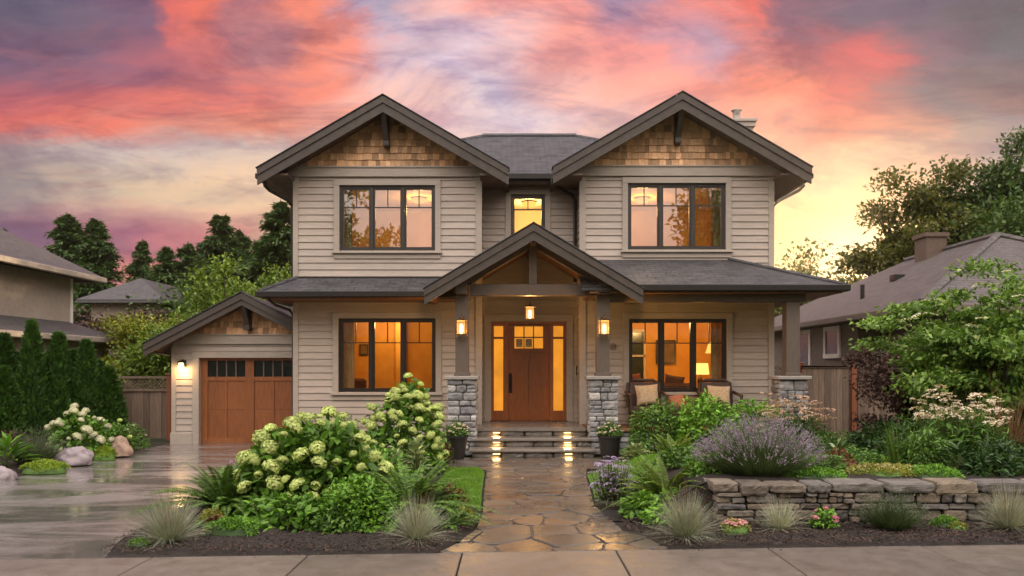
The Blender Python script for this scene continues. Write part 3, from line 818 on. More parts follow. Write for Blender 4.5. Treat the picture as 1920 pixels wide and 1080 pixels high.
# ================================================================== HOUSE
YW, YR = 16.5, 17.3                      # wing fronts, recessed centre
XL, XR, XA, XB = -4.48, 5.37, -.65, 1.42 # outer walls, recess sides
house = empty('house', (.45, 16.5, 0), 'two storey taupe lap sided craftsman house with twin cedar shingled gables and a timber porch', 'house')
def lap(mb, p0, d, n, w_, z0, z1, holes, exp=.1415, lapd=True, phase=0.):
    """lap siding on a vertical wall: p0 start, d along, n outward, holes as (a0,a1,z0,z1)"""
    def pt(a, z, off): return (p0[0]+d[0]*a+n[0]*off, p0[1]+d[1]*a+n[1]*off, z)
    k0 = math.floor((z0-phase)/exp)
    zr = phase+k0*exp
    flip = (d[0]*n[1]-d[1]*n[0]) > 0
    def q(a, b, c, e):
        mb.quad(*( (a, b, c, e) if not flip else (e, c, b, a) ))
    while zr < z1-1e-6:
        a0, a1 = max(zr, z0), min(zr+exp, z1)
        br = sorted({a0, a1} | {z for hh in holes for z in hh[2:4] if a0 < z < a1})
        for za, zb in zip(br, br[1:]):
            zm = (za+zb)/2
            hs = sorted([(hh[0], hh[1]) for hh in holes if hh[2] < zm < hh[3]])
            x = 0.; segs = []
            for s0, s1 in hs:
                if s0 > x: segs.append((x, s0))
                x = max(x, s1)
            if x < w_: segs.append((x, w_))
            if lapd:                                   # butt joints
                cut = []
                for s0, s1 in segs:
                    jr = random.Random(int(za*991+s0*37)); c = s0+jr.uniform(.8, 3.4)
                    while c < s1-.5: cut.append((s0, c-.0015)); s0 = c+.0015; c += jr.uniform(2.2, 3.6)
                    cut.append((s0, s1))
                segs = cut
            if lapd: oa = .024-.021*(za-zr)/exp; ob = .024-.021*(zb-zr)/exp
            else: oa = ob = 0
            for s0, s1 in segs:
                q(pt(s0, za, oa), pt(s1, za, oa), pt(s1, zb, ob), pt(s0, zb, ob))
                if lapd and za == a0 and abs(za-zr) < 1e-6:
                    q(pt(s0, za, .002), pt(s1, za, .002), pt(s1, za, oa), pt(s0, za, oa))
        zr += exp
    return mb
# openings (x0, x1, z0, z1) read off the photograph at the wall planes
def op(a, b, t_, bt, Y): return (PX(a, Y), PX(b, Y), PZ(bt, Y), PZ(t_, Y))
W_UL = op(637, 816, 348, 470, YW); W_LL = op(635, 817, 597, 735, YW)
W_UR = op(1177, 1360, 344, 468, YW); W_LR = op(1179, 1362, 598, 735, YW)
W_C = op(958, 1022, 365, 447, YR)
D_ = op(921, 1062, 603, 790, YR); ZF = .50
D_ = (D_[0], D_[1], ZF, D_[3])
rel = lambda o, x0: (o[0]-x0, o[1]-x0, o[2], o[3])
mb = MB()
lap(mb, (XL, YW), (1, 0), (0, -1), XA-XL, -.02, 5.6, [rel(W_UL, XL), rel(W_LL, XL)])
lap(mb, (XB, YW), (1, 0), (0, -1), XR-XB, -.02, 5.6, [rel(W_UR, XB), rel(W_LR, XB)])
lap(mb, (XA, YR), (1, 0), (0, -1), XB-XA, .3, 5.75, [rel(W_C, XA), rel(D_, XA)])
lap(mb, (XA, YW), (0, 1), (1, 0), YR-YW, .3, 5.75, [])
lap(mb, (XB, YR), (0, -1), (-1, 0), YR-YW, .3, 5.75, [])
lap(mb, (XL, 24.2), (0, -1), (-1, 0), 24.2-YW, -.02, 5.6, [])
lap(mb, (XR, YW), (0, 1), (1, 0), 24.2-YW, -.02, 5.6, [])
lap(mb, (XR, 24.2), (-1, 0), (0, 1), XR-XL, -.02, 5.6, [])
mb.build('siding_wall', siding, house)
# corner boards
mb = MB()
for x0, x1, y0, y1 in ((XL-.03, XL+.075, YW-.034, YW+.08), (XR-.085, XR+.03, YW-.034, YW+.08), (XA-.10, XA+.03, YW-.034, YW+.07), (XB-.03, XB+.10, YW-.034, YW+.07)):
    mb.box(x0, x1, y0, y1, -.02 if x0 in (XL-.03, XR-.085) else ZF-.02, 5.59)
mb.box(XL+.078, XA-.102, YW-.030, YW+.02, .02, .22)
build_each(mb, 'corner_board', trim, house)

def window(name, o, Y, nsash, gm, fm, cas=.115, hd=.12, sill=True, back=.16, head=True):
    x0, x1, z0, z1 = o
    f = .045; mull = .058; d0, d1 = Y+.012, Y+.11
    mb = MB()
    mb.box(x0, x1, d0, d1, z1-f, z1, 0); mb.box(x0, x1, d0, d1, z0, z0+f, 0)
    mb.box(x0, x0+f, d0, d1, z0+f, z1-f); mb.box(x1-f, x1, d0, d1, z0+f, z1-f)
    iw = x1-x0-2*f; sw = (iw-(nsash-1)*mull)/nsash
    rail = z1-(z1-z0)*.33
    wobj = None; panes = []; sash = MB(); munt = MB()
    for k in range(nsash):
        a = x0+f+k*(sw+mull); b = a+sw
        if k < nsash-1: mb.box(b, b+mull, d0-.006, d1, z0+f, z1-f)
        s = .034; e0, e1 = d0+.018, d1-.01
        sash.box(a+.002, b-.002, e0, e1, z1-f-s, z1-f-.002); sash.box(a+.002, b-.002, e0, e1, z0+f+.002, z0+f+s)
        sash.box(a+.002, a+s, e0, e1, z0+f+s, z1-f-s); sash.box(b-s, b-.002, e0, e1, z0+f+s, z1-f-s)
        m0, m1 = e0+.012, e0+.040
        munt.box(a+s, b-s, m0, m1, rail-.011, rail+.011); c = (a+b)/2
        munt.box(c-.010, c+.010, m0+.002, m1-.002, rail+.011, z1-f-s)
        panes.append((a+s, b-s, z0+f+s, z1-f-s, e0+.026))
    wobj = mb.build(name, fm, house)
    sash.build('sash', fm, wobj); munt.build('muntin', fm, wobj)
    for a, b, c, d, yy in panes:
        MB().add([(a-.005, yy, c-.005), (b+.005, yy, c-.005), (b+.005, yy, d+.005), (a-.005, yy, d+.005)], [(0, 1, 2, 3)]).build('glass_pane', gm, wobj)
    c = MB(); yo = Y-.046
    c.box(x0-cas, x0-.002, yo, Y+.03, z0-.02, z1+.002); c.box(x1+.002, x1+cas, yo, Y+.03, z0-.02, z1+.002)
    c.box(x0-cas-.0, x1+cas+.0, yo-.006, Y+.03, z1+.002, z1+hd)
    c.build('casing', trim, wobj)
    if sill:
        sb = MB(); sb.box(x0-cas-.03, x1+cas+.03, yo-.05, Y+.03, z0-.065, z0-.02, .006); sb.box(x0-cas, x1+cas, yo+.004, Y+.03, z0-.165, z0-.065)
        sb.build('sill', trim, wobj)
    return wobj
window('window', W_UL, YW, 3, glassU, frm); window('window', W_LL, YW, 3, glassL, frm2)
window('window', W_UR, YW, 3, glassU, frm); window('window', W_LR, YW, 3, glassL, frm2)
window('window', W_C, YR, 1, glassL, frm, cas=.12, hd=.10)

# rooms behind the windows
def room(x0, x1, y0, y1, z0, z1, hole, mw=roomw):
    mb = MB()
    mb.quad((x0, y1, z0), (x0, y1, z1), (x1, y1, z1), (x1, y1, z0))
    mb.quad((x0, y0, z0), (x0, y0, z1), (x0, y1, z1), (x0, y1, z0)); mb.quad((x1, y0, z0), (x1, y1, z0), (x1, y1, z1), (x1, y0, z1))
    mb.quad((x0, y0, z1), (x1, y0, z1), (x1, y1, z1), (x0, y1, z1))
    lap(mb, (x0, y0), (1, 0), (0, 1), x1-x0, z0, z1, [(hole[0]-x0, hole[1]-x0, hole[2], hole[3])] if hole else [], exp=9, lapd=False, phase=z0)
    if hole:   # reveals
        a, b, c, d = hole
        mb.quad((a, y0-.03, c), (a, y0, c), (a, y0, d), (a, y0-.03, d)); mb.quad((b, y0-.03, c), (b, y0, c), (b, y0, d), (b, y0-.03, d))
    mb.build('interior_wall', mw, house)
    fl = MB(); fl.quad((x0, y0, z0+.003), (x1, y0, z0+.003), (x1, y1, z0+.003), (x0, y1, z0+.003)); fl.build('interior_floor', roomf, house)
room(XL+.1, XA-.1, YW+.13, 20.0, .55, 3.0, W_LL); room(XB+.1, XR-.1, YW+.13, 20.2, .55, 3.0, W_LR)
room(XL+.1, XA-.1, YW+.13, 19.6, 3.15, 5.5, W_UL); room(XB+.1, XR-.1, YW+.13, 19.6, 3.15, 5.5, W_UR)
room(XA+.1, XB-.1, YR+.13, 19.6, 3.15, 5.5, W_C, roomp)
# inner window of the right-hand living room (dark garden behind it)
iw = MB()
for cx in (2.05, 3.0):
    w2, z0_, z1_ = .36, 1.25, 2.55
    for (a, b, c, d) in ((cx-w2, cx+w2, z1_, z1_+.07), (cx-w2, cx+w2, z0_-.07, z0_), (cx-w2, cx-w2+.05, z0_, z1_), (cx+w2-.05, cx+w2, z0_, z1_), (cx-w2, cx+w2, 1.93, 1.98), (cx-w2, cx+w2, 2.26, 2.29), (cx-.015, cx+.015, 1.98, z1_)):
        iw.box(a, b, 20.10, 20.16, c, d)
iwo = iw.build('interior_window', whitet, house)
gm = MB()
for cx in (2.05, 3.0): gm.quad((cx-.36, 20.17, 1.25), (cx+.36, 20.17, 1.25), (cx+.36, 20.17, 2.55), (cx-.36, 20.17, 2.55))
darkg = simple('garden_at_night', (.05, .055, .02), (.02, .025, .012), .2, 3.)
gm.build('glass_pane', darkg, iwo)

# ---- front door and sidelights
x0, x1, z0, z1 = D_
def q(px): return PX(px, YR)
def zz(py): return PZ(py, YR)
dl, dr = q(953), q(1030)
db = MB()
db.box(x0, q(926), YR-.01, YR+.10, ZF, z1); db.box(q(943.5), q(949), YR-.02, YR+.10, ZF, z1); db.box(q(949), dl-.004, YR-.02, YR+.10, ZF, z1)
db.box(dr+.004, q(1037.5), YR-.02, YR+.10, ZF, z1); db.box(q(1056), x1, YR-.01, YR+.10, ZF, z1)
db.box(q(926)+.001, q(943.5)-.001, YR-.006, YR+.10, z1-.095, z1); db.box(q(1037.5)+.001, q(1056)-.001, YR-.006, YR+.10, z1-.095, z1)
db.box(q(926)+.001, q(943.5)-.001, YR-.006, YR+.10, ZF, zz(770)); db.box(q(1037.5)+.001, q(1056)-.001, YR-.006, YR+.10, ZF, zz(770))
db.box(q(926)+.001, q(943.5)-.001, YR-.004, YR+.09, zz(635.5), zz(631.5)); db.box(q(1037.5)+.001, q(1056)-.001, YR-.004, YR+.09, zz(635.5), zz(631.5))
db.box(dl-.003, dr+.003, YR-.02, YR+.10, zz(608), z1-.001)
fd = db.build('door_frame', doorw, house)
for a, b in ((926, 943.5), (1037.5, 1056)):
    MB().add([(q(a), YR+.05, zz(770)), (q(b), YR+.05, zz(770)), (q(b), YR+.05, z1-.095), (q(a), YR+.05, z1-.095)], [(0, 1, 2, 3)]).build('sidelight', frost, fd)
dd = MB(); t0, t1 = zz(612), zz(653)          # slab: stiles, rails, boards
s = .135
dd.box(dl, dl+s, YR+.03, YR+.08, ZF+.015, zz(609)); dd.box(dr-s, dr, YR+.03, YR+.08, ZF+.015, zz(609))
dd.box(dl+s+.001, dr-s-.001, YR+.031, YR+.08, t0, zz(609)); dd.box(dl+s+.001, dr-s-.001, YR+.031, YR+.08, zz(666), t1); dd.box(dl+s+.001, dr-s-.001, YR+.031, YR+.08, ZF+.015, zz(768))
gx0, gx1 = dl+s, dr-s; gw = (gx1-gx0)/3; zm = (t0+t1)/2
for k in (1, 2): dd.box(gx0+gw*k-.013, gx0+gw*k+.013, YR+.034, YR+.078, t1, t0)
dd.box(gx0, gx1, YR+.036, YR+.076, zm-.014, zm+.014)
mw_ = (gx0+gx1)/2
dd.box(gx0, mw_-.003, YR+.052, YR+.078, zz(768), zz(666)); dd.box(mw_+.003, gx1, YR+.052, YR+.078, zz(768), zz(666))
door = dd.build('front_door', doorw, house)
MB().add([(gx0, YR+.057, t1), (gx1, YR+.057, t1), (gx1, YR+.057, t0), (gx0, YR+.057, t0)], [(0, 1, 2, 3)]).build('door_glass', frost, door)
ds = MB(); ds.box(gx0-.04, gx1+.04, YR-.012, YR+.03, t1-.075, t1-.045)
for k in range(13):
    a = gx0-.02+k*(gx1-gx0+.04)/13; ds.box(a, a+.028, YR+.002, YR+.03, t1-.10, t1-.076)
ds.build('dentil_shelf', doorw, door)
hn = MB(); hx = q(957.3); hn.box(hx-.034, hx+.034, YR+.012, YR+.029, zz(737), zz(700), .006); hn.tube([(hx, YR+.012, zz(706)), (hx, YR-.05, zz(708)), (hx, YR-.055, zz(722)), (hx, YR+.012, zz(728))], .012); hn.tube([(hx, YR+.01, zz(702.5)), (hx, YR-.02, zz(702.5))], .028, 12)
hn.build('door_handle', blackm, door)
th = MB(); th.box(x0-.02, x1+.02, YR-.07, YR+.1, ZF+.001, ZF+.014); th.build('threshold', blackm, fd)
cs = MB()
cs.box(q(908.5), x0-.001, YR-.045, YR+.05, ZF+.002, z1+.001); cs.box(x1+.001, q(1074), YR-.045, YR+.05, ZF+.002, z1+.001); cs.box(q(908.5), q(1074), YR-.05, YR+.05, z1+.002, zz(590.5))
cs.build('casing', trim, fd)
for k, (a, b) in enumerate(((gx0+.03, gx0+gw-.03), (gx0+gw+.03, gx0+2*gw-.03))):     # two paper notes taped inside the door glass
    t_ = empty('paper_note', ((a+b)/2, YR+.05, zm-.1), ('cream paper note behind the lower left pane of the front door', 'cream paper note behind the lower middle pane of the front door')[k], 'paper note', 'notes in the front door window')
    MB().box(a, b, YR+.047, YR+.050, t1+.02, zm-.03).build('sheet', papr, t_)
    im = MB(); rr = random.Random(k); zc = zm-.055
    for r_ in range(4):
        x = a+.02
        while x < b-.03:
            l_ = rr.uniform(.012, .04); im.box(x, min(x+l_, b-.015), YR+.0445, YR+.0465, zc-.006-rr.uniform(0, .008), zc+.003); x += l_+.010
        zc -= .034
    im.build('scribble_lines', inkm, t_)
kb = empty('lock_box', (PX(1085, YR), YR, zz(694)), 'small black box mounted on the siding right of the front door', 'lock box')
MB().box(q(1080), q(1088), YR-.06, YR-.02, zz(703), zz(686), .008).build('box_body', blackm, kb)
MB().tube([(q(1081.5), YR-.04, zz(686)), (q(1081.5), YR-.04, zz(683.5)), (q(1086), YR-.04, zz(683.5)), (q(1086), YR-.04, zz(686))], .005, 6).build('shackle', steel, kb)
dm = empty('door_mat', (mw_, 16.9, ZF), 'brown door mat in front of the wooden front door', 'door mat')
MB().box(mw_-.42, mw_+.42, 16.72, 17.18, ZF+.004, ZF+.018).build('mat', rug, dm)
pl = empty('house_number_plaque', (PX(1149, YW), YW, PZ(650, YW)), 'small round bronze ring plaque on the siding left of the right ground floor window', 'plaque')
px_, pz_ = PX(1149, YW), PZ(650, YW)
t_ = MB(); ring = [(px_+.062*math.cos(a), YW-.035, pz_+.062*math.sin(a)) for a in [k*PI/12 for k in range(25)]]; t_.tube(ring, .007, 6, False)
t_.tube([(px_-.02+.016*math.cos(a), YW-.035, pz_+.018*math.sin(a)) for a in [k*PI/8 for k in range(17)]], .0045, 5, False)
t_.tube([(px_+.022+.014*math.cos(a), YW-.035, pz_-.004+.022*math.sin(a)) for a in [k*PI/8 for k in range(17)]], .0045, 5, False); t_.tube([(px_, YW-.035, pz_+.062), (px_, YW-.01, pz_+.062)], .006, 6); t_.build('ring', bronze, pl)

# ---- gabled wing roofs
def gable(ax, hw, za, sl, yf, yb, zb, fz0, fz1, frx, yw, root, tipdrop=.0, brk=True, clipx=None, sh=True, vt=.30):
    """ax apex x, hw half width, za apex z, sl slope"""
    T_ = .15
    def z(x): return za-sl*abs(x-ax)
    xr_ = clipx if clipx is not None else ax+hw
    rf = MB()
    rf.slab([(ax, yf+.03, za), (ax, yb, za), (ax-hw, yb, z(ax-hw)), (ax-hw, yf+.03, z(ax-hw))], T_)
    rf.slab([(ax, yf+.03, za), (xr_, yf+.03, z(xr_)), (xr_, yb, z(xr_)), (ax, yb, za)], T_)
    ro = rf.build('roof', roofm, root, uv=True)
    sf = MB()
    sf.slab([(ax, yf+.06, za-T_-.004), (ax, yb, za-T_-.004), (ax-hw+.02, yb, z(ax-hw)-T_-.004), (ax-hw+.02, yf+.06, z(ax-hw)-T_-.004)], .02)
    sf.slab([(ax, yf+.06, za-T_-.004), (xr_-.02, yf+.06, z(xr_)-T_-.004), (xr_-.02, yb, z(xr_)-T_-.004), (ax, yb, za-T_-.004)], .02)
    build_each(sf, 'soffit', soffd, ro)
    bb = MB()
    def board(a0, a1, y0, y1):
        bb.prism([(ax-hw, z(ax-hw)+a1), (ax-hw, z(ax-hw)+a0), (ax, za+a0), (ax, za+a1)], y0, y1)
        bb.prism([(ax, za+a1), (ax, za+a0), (xr_, z(xr_)+a0), (xr_, z(xr_)+a1)], y0, y1)
    board(-vt, -.115, yf, yf+.045); board(-.115, .018, yf-.028, yf+.045)
    build_each(bb, 'barge_board', bargem, ro)
    dp = MB(); 
    dp.prism([(ax-hw-.02, z(ax-hw)+.018), (ax-hw-.02, z(ax-hw)+.034), (ax, za+.036+.02), (xr_+.02*(clipx is None), z(xr_)+.034), (xr_+.02*(clipx is None), z(xr_)+.018), (ax, za+.038)], yf-.05, yf+.30)
    dp.build('shingle_edge', roofm, ro, uv=True)
    # frieze board under the shingled triangle
    fr = MB(); xa, xb = frx
    def cl(x, zt): return min(zt, z(x)-T_-.03)
    xs_ = [xa+(xb-xa)*i/40 for i in range(41)]
    top = [(x, max(fz0+.005, cl(x, fz1))) for x in xs_]
    fr.prism([(xa, fz0)]+top+[(xb, fz0)], yw-.075, yw+.02); fr.prism([(xa+.1, fz1), (xa+.1, fz1+.028), (xb-.1, fz1+.028), (xb-.1, fz1)] if clipx is None else [(xa+.25, fz1), (xa+.25, fz1+.028), (xb, fz1+.028), (xb, fz1)], yw-.10, yw-.02)
    fr.build('frieze_board', trim, root)
    bkx0, bkx1 = ax-hw+.1, (ax+hw-.1 if clipx is None else clipx-.001)
    bp = MB(); bp.prism([(bkx0, fz0-.05), (bkx0, max(fz0-.04, z(bkx0)-.05)), (ax, za-.05), (bkx1, max(fz0-.04, z(bkx1)-.05)), (bkx1, fz0-.05)], yw-.01, yw+.05)
    bp.build('gable_backing', shakeb, root)
    sk = MB(); zr = fz1+.028; k = 0; rr = random.Random(int(ax*100))
    while zr < za:
        x = ax-hw+rr.uniform(0, .1)
        while x < bkx1:
            ww = rr.uniform(.065, .16)
            xe = min(x+ww-.004, bkx1)
            if z((x+xe)/2)-T_-.02 > zr:
                j = rr.uniform(-.006, .006); ztop = zr+.175; yo = yw-.046+rr.uniform(-.004, .004)
                zt0, zt1 = min(ztop, z(x)-.02), min(ztop, z(xe)-.02)
                if zt0 > zr and zt1 > zr:
                    sk.add([(x, yo, zr+j), (xe, yo, zr+j), (xe, yw-.016, zt1), (x, yw-.016, zt0), (x, yw-.012, zr+j), (xe, yw-.012, zr+j)],
                           [(0, 1, 2, 3), (4, 5, 1, 0), (1, 5, 2), (4, 0, 3)])
            x += ww
        zr += .1415; k += 1
    sk.build('cedar_shingles', shake, root)
    if brk:
        br = MB(); w_ = .055; zt = za-vt+.03; zb_ = zb
        br.box(ax-w_, ax+w_, yf+.05, yw-.01, zt-.06, zt+.08)                     # lookout beam
        br.box(ax-w_, ax+w_, yw-.14, yw-.03, zb_, zt-.062)                         # wall post
        br.add([(ax-w_+.004, yf+.06, zt-.06), (ax+w_-.004, yf+.06, zt-.06), (ax+w_-.004, yf+.17, zt-.06), (ax-w_+.004, yf+.17, zt-.06),
                (ax-w_+.004, yw-.22, zb_+.04), (ax+w_-.004, yw-.22, zb_+.04), (ax+w_-.004, yw-.12, zb_+.10), (ax-w_+.004, yw-.12, zb_+.10)],
               [(0, 1, 2, 3), (7, 6, 5, 4), (0, 4, 5, 1), (1, 5, 6, 2), (2, 6, 7, 3), (3, 7, 4, 0)])
        br.box(ax-w_-.006, ax+w_+.006, yw-.25, yw-.02, zb_-.05, zb_+.06, .01)
        br.build('gable_bracket', bargem, root)
    return ro
YG = 15.9
gable(-2.566, 2.50, 7.04, .578, YG, 20.6, 6.22, 5.585, 5.765, (-4.79, -.42), YW, house)
gable(3.385, 2.57, 7.10, .578, YG, 20.6, 6.28, 5.60, 5.785, (1.17, 5.60), YW, house)
# side eaves of the wings: closed soffit boxes, gutters, downspouts
sb = MB()
for xa, xb in ((-5.02, XL), (XR, 5.90), (XA, -.10), (.86, XB)):
    sb.box(xa, xb, YG+.08, 20.5 if xa < -3 or xb > 4 else YR, 5.50, 5.54)
build_each(sb, 'soffit', soffd, house)
gt = MB()
for xa, s_ in ((-5.03, -1), (5.92, 1)):
    gt.box(min(xa, xa+.11*s_), max(xa, xa+.11*s_), YG+.1, 20.5, 5.44, 5.55, .012)
gt.box(-.16, .90, YR-.50, YR-.38, 5.62, 5.74, .012)                              # recess gutter
build_each(gt, 'gutter', gut, house)
ds = MB()
def spout(pts, r=.035): ds.tube(pts, r, 8)
spout([(-5.0, 16.15, 5.46), (-5.0, 16.18, 5.34), (-4.93, 16.25, 5.26), (-4.62, 16.45, 5.10), (-4.55, 16.55, 5.0), (-4.55, 16.6, 3.55)])
build_each(ds, 'downspout', gut, house)
ds = MB(); spout([(5.90, 16.15, 5.46), (5.90, 16.18, 5.34), (5.83, 16.25, 5.26), (5.50, 16.5, 5.10), (5.44, 16.75, 5.0), (5.44, 16.8, 3.6)]); build_each(ds, 'downspout', trim, house)
ds = MB(); spout([(.80, YR-.44, 5.63), (.82, YR-.42, 5.54), (1.30, YR-.12, 5.36), (1.355, YR-.09, 5.28), (1.355, YR-.09, 3.5)]); build_each(ds, 'downspout', gut, house)

# main hip roof
mr = MB(); ez = 5.72; ey0, ey1 = YR-.40, 24.7; ex0, ex1 = -4.98, 5.87; rx0, rx1, ryy, rz = -.76, 1.66, 20.8, 7.68
mr.slab([(ex0, ey0, ez), (ex1, ey0, ez), (rx1, ryy, rz), (rx0, ryy, rz)], .14)
mr.slab([(ex1, ey0, ez), (ex1, ey1, ez), (rx1, ryy, rz)], .14); mr.slab([(ex0, ey0, ez), (rx0, ryy, rz), (ex0, ey1, ez)], .14)
mr.slab([(ex0, ey1, ez), (rx0, ryy, rz), (rx1, ryy, rz), (ex1, ey1, ez)], .14)
mro = mr.build('roof', roofm, house, uv=True)
rc = MB(); rc.tube([(rx0, ryy, rz+.0), (rx1, ryy, rz+.0)], .07, 6); rc.tube([(rx0, ryy, rz-.01), (ex0, ey0, ez)], .06, 6); rc.tube([(rx1, ryy, rz-.01), (ex1, ey0, ez)], .06, 6)
build_each(rc, 'ridge_cap', roofm, mro, uv=True)
es = MB(); es.box(XA, XB, YR-.38, YR, 5.56, 5.60); build_each(es, 'soffit', soffd, mro)

# chimney
ch = MB(); cx0, cx1, cy0, cy1 = PX(1376, 20), PX(1412, 20), 20.0, 20.6
ch.box(cx0, cx1, cy0, cy1, 2.5, PZ(236, 20)); ch.box(cx0-.05, cx1+.05, cy0-.05, cy1+.05, PZ(236, 20)-.02, PZ(229, 20)); ch.box(cx0-.085, cx1+.085, cy0-.085, cy1+.085, PZ(229, 20), PZ(223, 20), .01)
cho = ch.build('chimney', siding, house)
fx = PX(1381, 20.3); fz = PZ(223, 20)
fp = MB(); fp.lathe([(.075, fz), (.085, fz+.01), (.085, fz+.12), (.10, fz+.125), (.10, fz+.15), (.085, fz+.155), (.10, fz+.26), (.135, fz+.30), (.135, fz+.315), (.05, fz+.325)], fx, 20.3, 18)
fp.build('flue_pipe', steel, cho, smooth=False)

# ---- lower porch roofs
pr = MB()
EL = 15.6
pr.slab([(-4.93, EL, 3.14), (-.9, EL, 3.14), (-.9, YW, 3.515), (-4.42, YW, 3.515)], .10)
pr.slab([(-4.93, EL, 3.14), (-4.42, YW, 3.515), (-4.42, 17.9, 3.515), (-4.93, 17.9, 3.14)], .10)
ER, YE = 6.19, 14.85
pr.slab([(1.3, YE, 3.19), (ER, YE, 3.19), (4.47, YW, 3.885), (1.3, YW, 3.885)], .10)
pr.add([(ER, YE, 3.19), (ER, 20., 3.19), (XR, 20., 3.52), (XR, YW, 3.52), (4.47, YW, 3.885)], [(0, 1, 2, 3), (0, 3, 4)])
pro = pr.build('porch_roof', roofm, house, uv=True)
hc = MB(); hc.tube([(ER, YE, 3.20), (4.47, YW, 3.895)], .045, 6); hc.tube([(-4.93, EL, 3.15), (-4.42, YW, 3.52)], .04, 6); build_each(hc, 'hip_cap', roofm, pro, uv=True)
fl = MB(); fl.box(-.66-3.82, -.9, YW-.034, YW-.01, 3.50, 3.53); fl.build('flashing', gut, pro)
g2 = MB(); g2.box(-4.98, -.95, EL-.09, EL+.02, 3.03, 3.145, .012); g2.box(-4.99, -4.87, EL+.021, 17.9, 3.03, 3.145, .012)
g2.box(1.9, ER+.06, YE-.10, YE+.01, 3.075, 3.195, .012); g2.box(ER-.05, ER+.07, YE+.011, 20, 3.075, 3.195, .012)
build_each(g2, 'gutter', gut, pro)
cl_ = MB(); cl_.box(-4.88, -.92, EL+.02, YW-.03, 3.0, 3.03); cl_.box(-4.88, XL-.03, YW-.03, 17.4, 3.0, 3.03); build_each(cl_, 'soffit', soffit, pro)
cl_ = MB(); cl_.box(1.45, ER-.06, YE+.01, YW-.035, 3.045, 3.07); cl_.box(XR+.035, ER-.06, YW-.035, 20, 3.045, 3.07); cl_.build('porch_ceiling', soffit, pro)
bm_ = MB(); bm_.box(1.86, 5.55, 15.12, 15.34, 2.90, 3.044, .008); bm_.box(5.30, 5.53, 15.345, 19.6, 2.90, 3.043) if False else None
bm_.build('porch_beam', beamm, house)
ds = MB(); spout([(-4.75, 15.62, 3.04), (-4.75, 15.66, 2.98), (-4.70, 15.9, 2.90), (-4.56, 16.42, 2.84), (-4.53, 16.56, 2.75), (-4.53, 16.58, .1)], .03); build_each(ds, 'downspout', gut, house)

# ---- entry portico
PA, PHW, PZA, PSL, PYF = PX(1000.5, 14.6)+.0, 2.0, 4.25, .595, 14.6
def pz(x): return PZA-PSL*abs(x-PA)
po = MB()
po.slab([(PA, PYF+.03, PZA), (PA, YW-.02, PZA), (PA-PHW, YW-.02, pz(PA-PHW)), (PA-PHW, PYF+.03, pz(PA-PHW))], .10)
po.slab([(PA, PYF+.03, PZA), (PA+PHW, PYF+.03, pz(PA+PHW)), (PA+PHW, YW-.02, pz(PA+PHW)), (PA, YW-.02, PZA)], .10)
po.slab([(PA, YW-.02, PZA), (PA, YR, PZA), (XA, YR, pz(XA)), (XA, YW-.02, pz(XA))], .10); po.slab([(PA, YW-.02, PZA), (XB, YW-.02, pz(XB)), (XB, YR, pz(XB)), (PA, YR, PZA)], .10)
poo = po.build('portico_roof', roofm, house, uv=True)
pc = MB()
for s_ in (-1, 1):
    pc.slab([(PA, PYF+.06, PZA-.11), (PA, YR-.03, PZA-.11), (PA+s_*(PHW-.03), YR-.03 if False else YW-.04, pz(PA+PHW-.03)-.11), (PA+s_*(PHW-.03), PYF+.06, pz(PA+PHW-.03)-.11)][::1], .02)
build_each(pc, 'portico_ceiling', soffit, poo)
bb = MB()
for s_ in (-1, 1):
    xe = PA+s_*PHW
    bb.prism([(PA, PZA-.27), (PA, PZA-.10), (xe, pz(xe)-.10), (xe, pz(xe)-.25)][::s_], PYF, PYF+.045)
    bb.prism([(PA, PZA-.10), (PA, PZA+.03), (xe, pz(xe)+.03), (xe, pz(xe)-.10)][::s_], PYF-.028, PYF+.045)
build_each(bb, 'barge_board', bargem, poo)
dp = MB(); dp.prism([(PA-PHW-.02, pz(PA-PHW)+.03), (PA-PHW-.02, pz(PA-PHW)+.046), (PA, PZA+.065), (PA+PHW+.02, pz(PA+PHW)+.046), (PA+PHW+.02, pz(PA+PHW)+.03), (PA, PZA+.048)], PYF-.05, PYF+.3); dp.build('shingle_edge', roofm, poo, uv=True)
PLX, PRX, PMX, PYY = -.945, 1.725, PX(1487, 15.25), 15.2
tb = MB(); tb.box(PLX+.145, PRX-.145, 15.08, 15.30, 3.02, 3.235, .008); tb.build('tie_beam', beamm, house)
kp = MB(); kp.box(PA-.075, PA+.075, 15.10, 15.28, 3.236, PZA-.20, .006); kp.build('king_post', beamm, house)
tr_ = MB()
for s_ in (-1, 1):
    tr_.prism([(PA+s_*.09, PZA-.23), (PA+s_*.09, PZA-.36), (PA+s_*1.5, pz(PA+1.5)-.30), (PA+s_*1.5, pz(PA+1.5)-.17)][::s_], 15.12, 15.26)
build_each(tr_, 'truss_rafter', beamm, house)
sbm = MB()
for x in (PLX, PRX): sbm.box(x-.105, x+.105, 14.86, YW-.04, 3.03, 3.24, .01)
build_each(sbm, 'side_beam', beamm, house)
rb = MB(); rb.box(PA-.05, PA+.05, PYF+.07, YR-.05, PZA-.30, PZA-.13); rb.build('ridge_beam', beamm, house)
# gable end wall of the entry, above the door
gw_ = MB(); gw_.box(XA+.03, XB-.03, YR-.02, YR-.0, 3.02, 3.10); gw_.build('trim_board', trim, house)

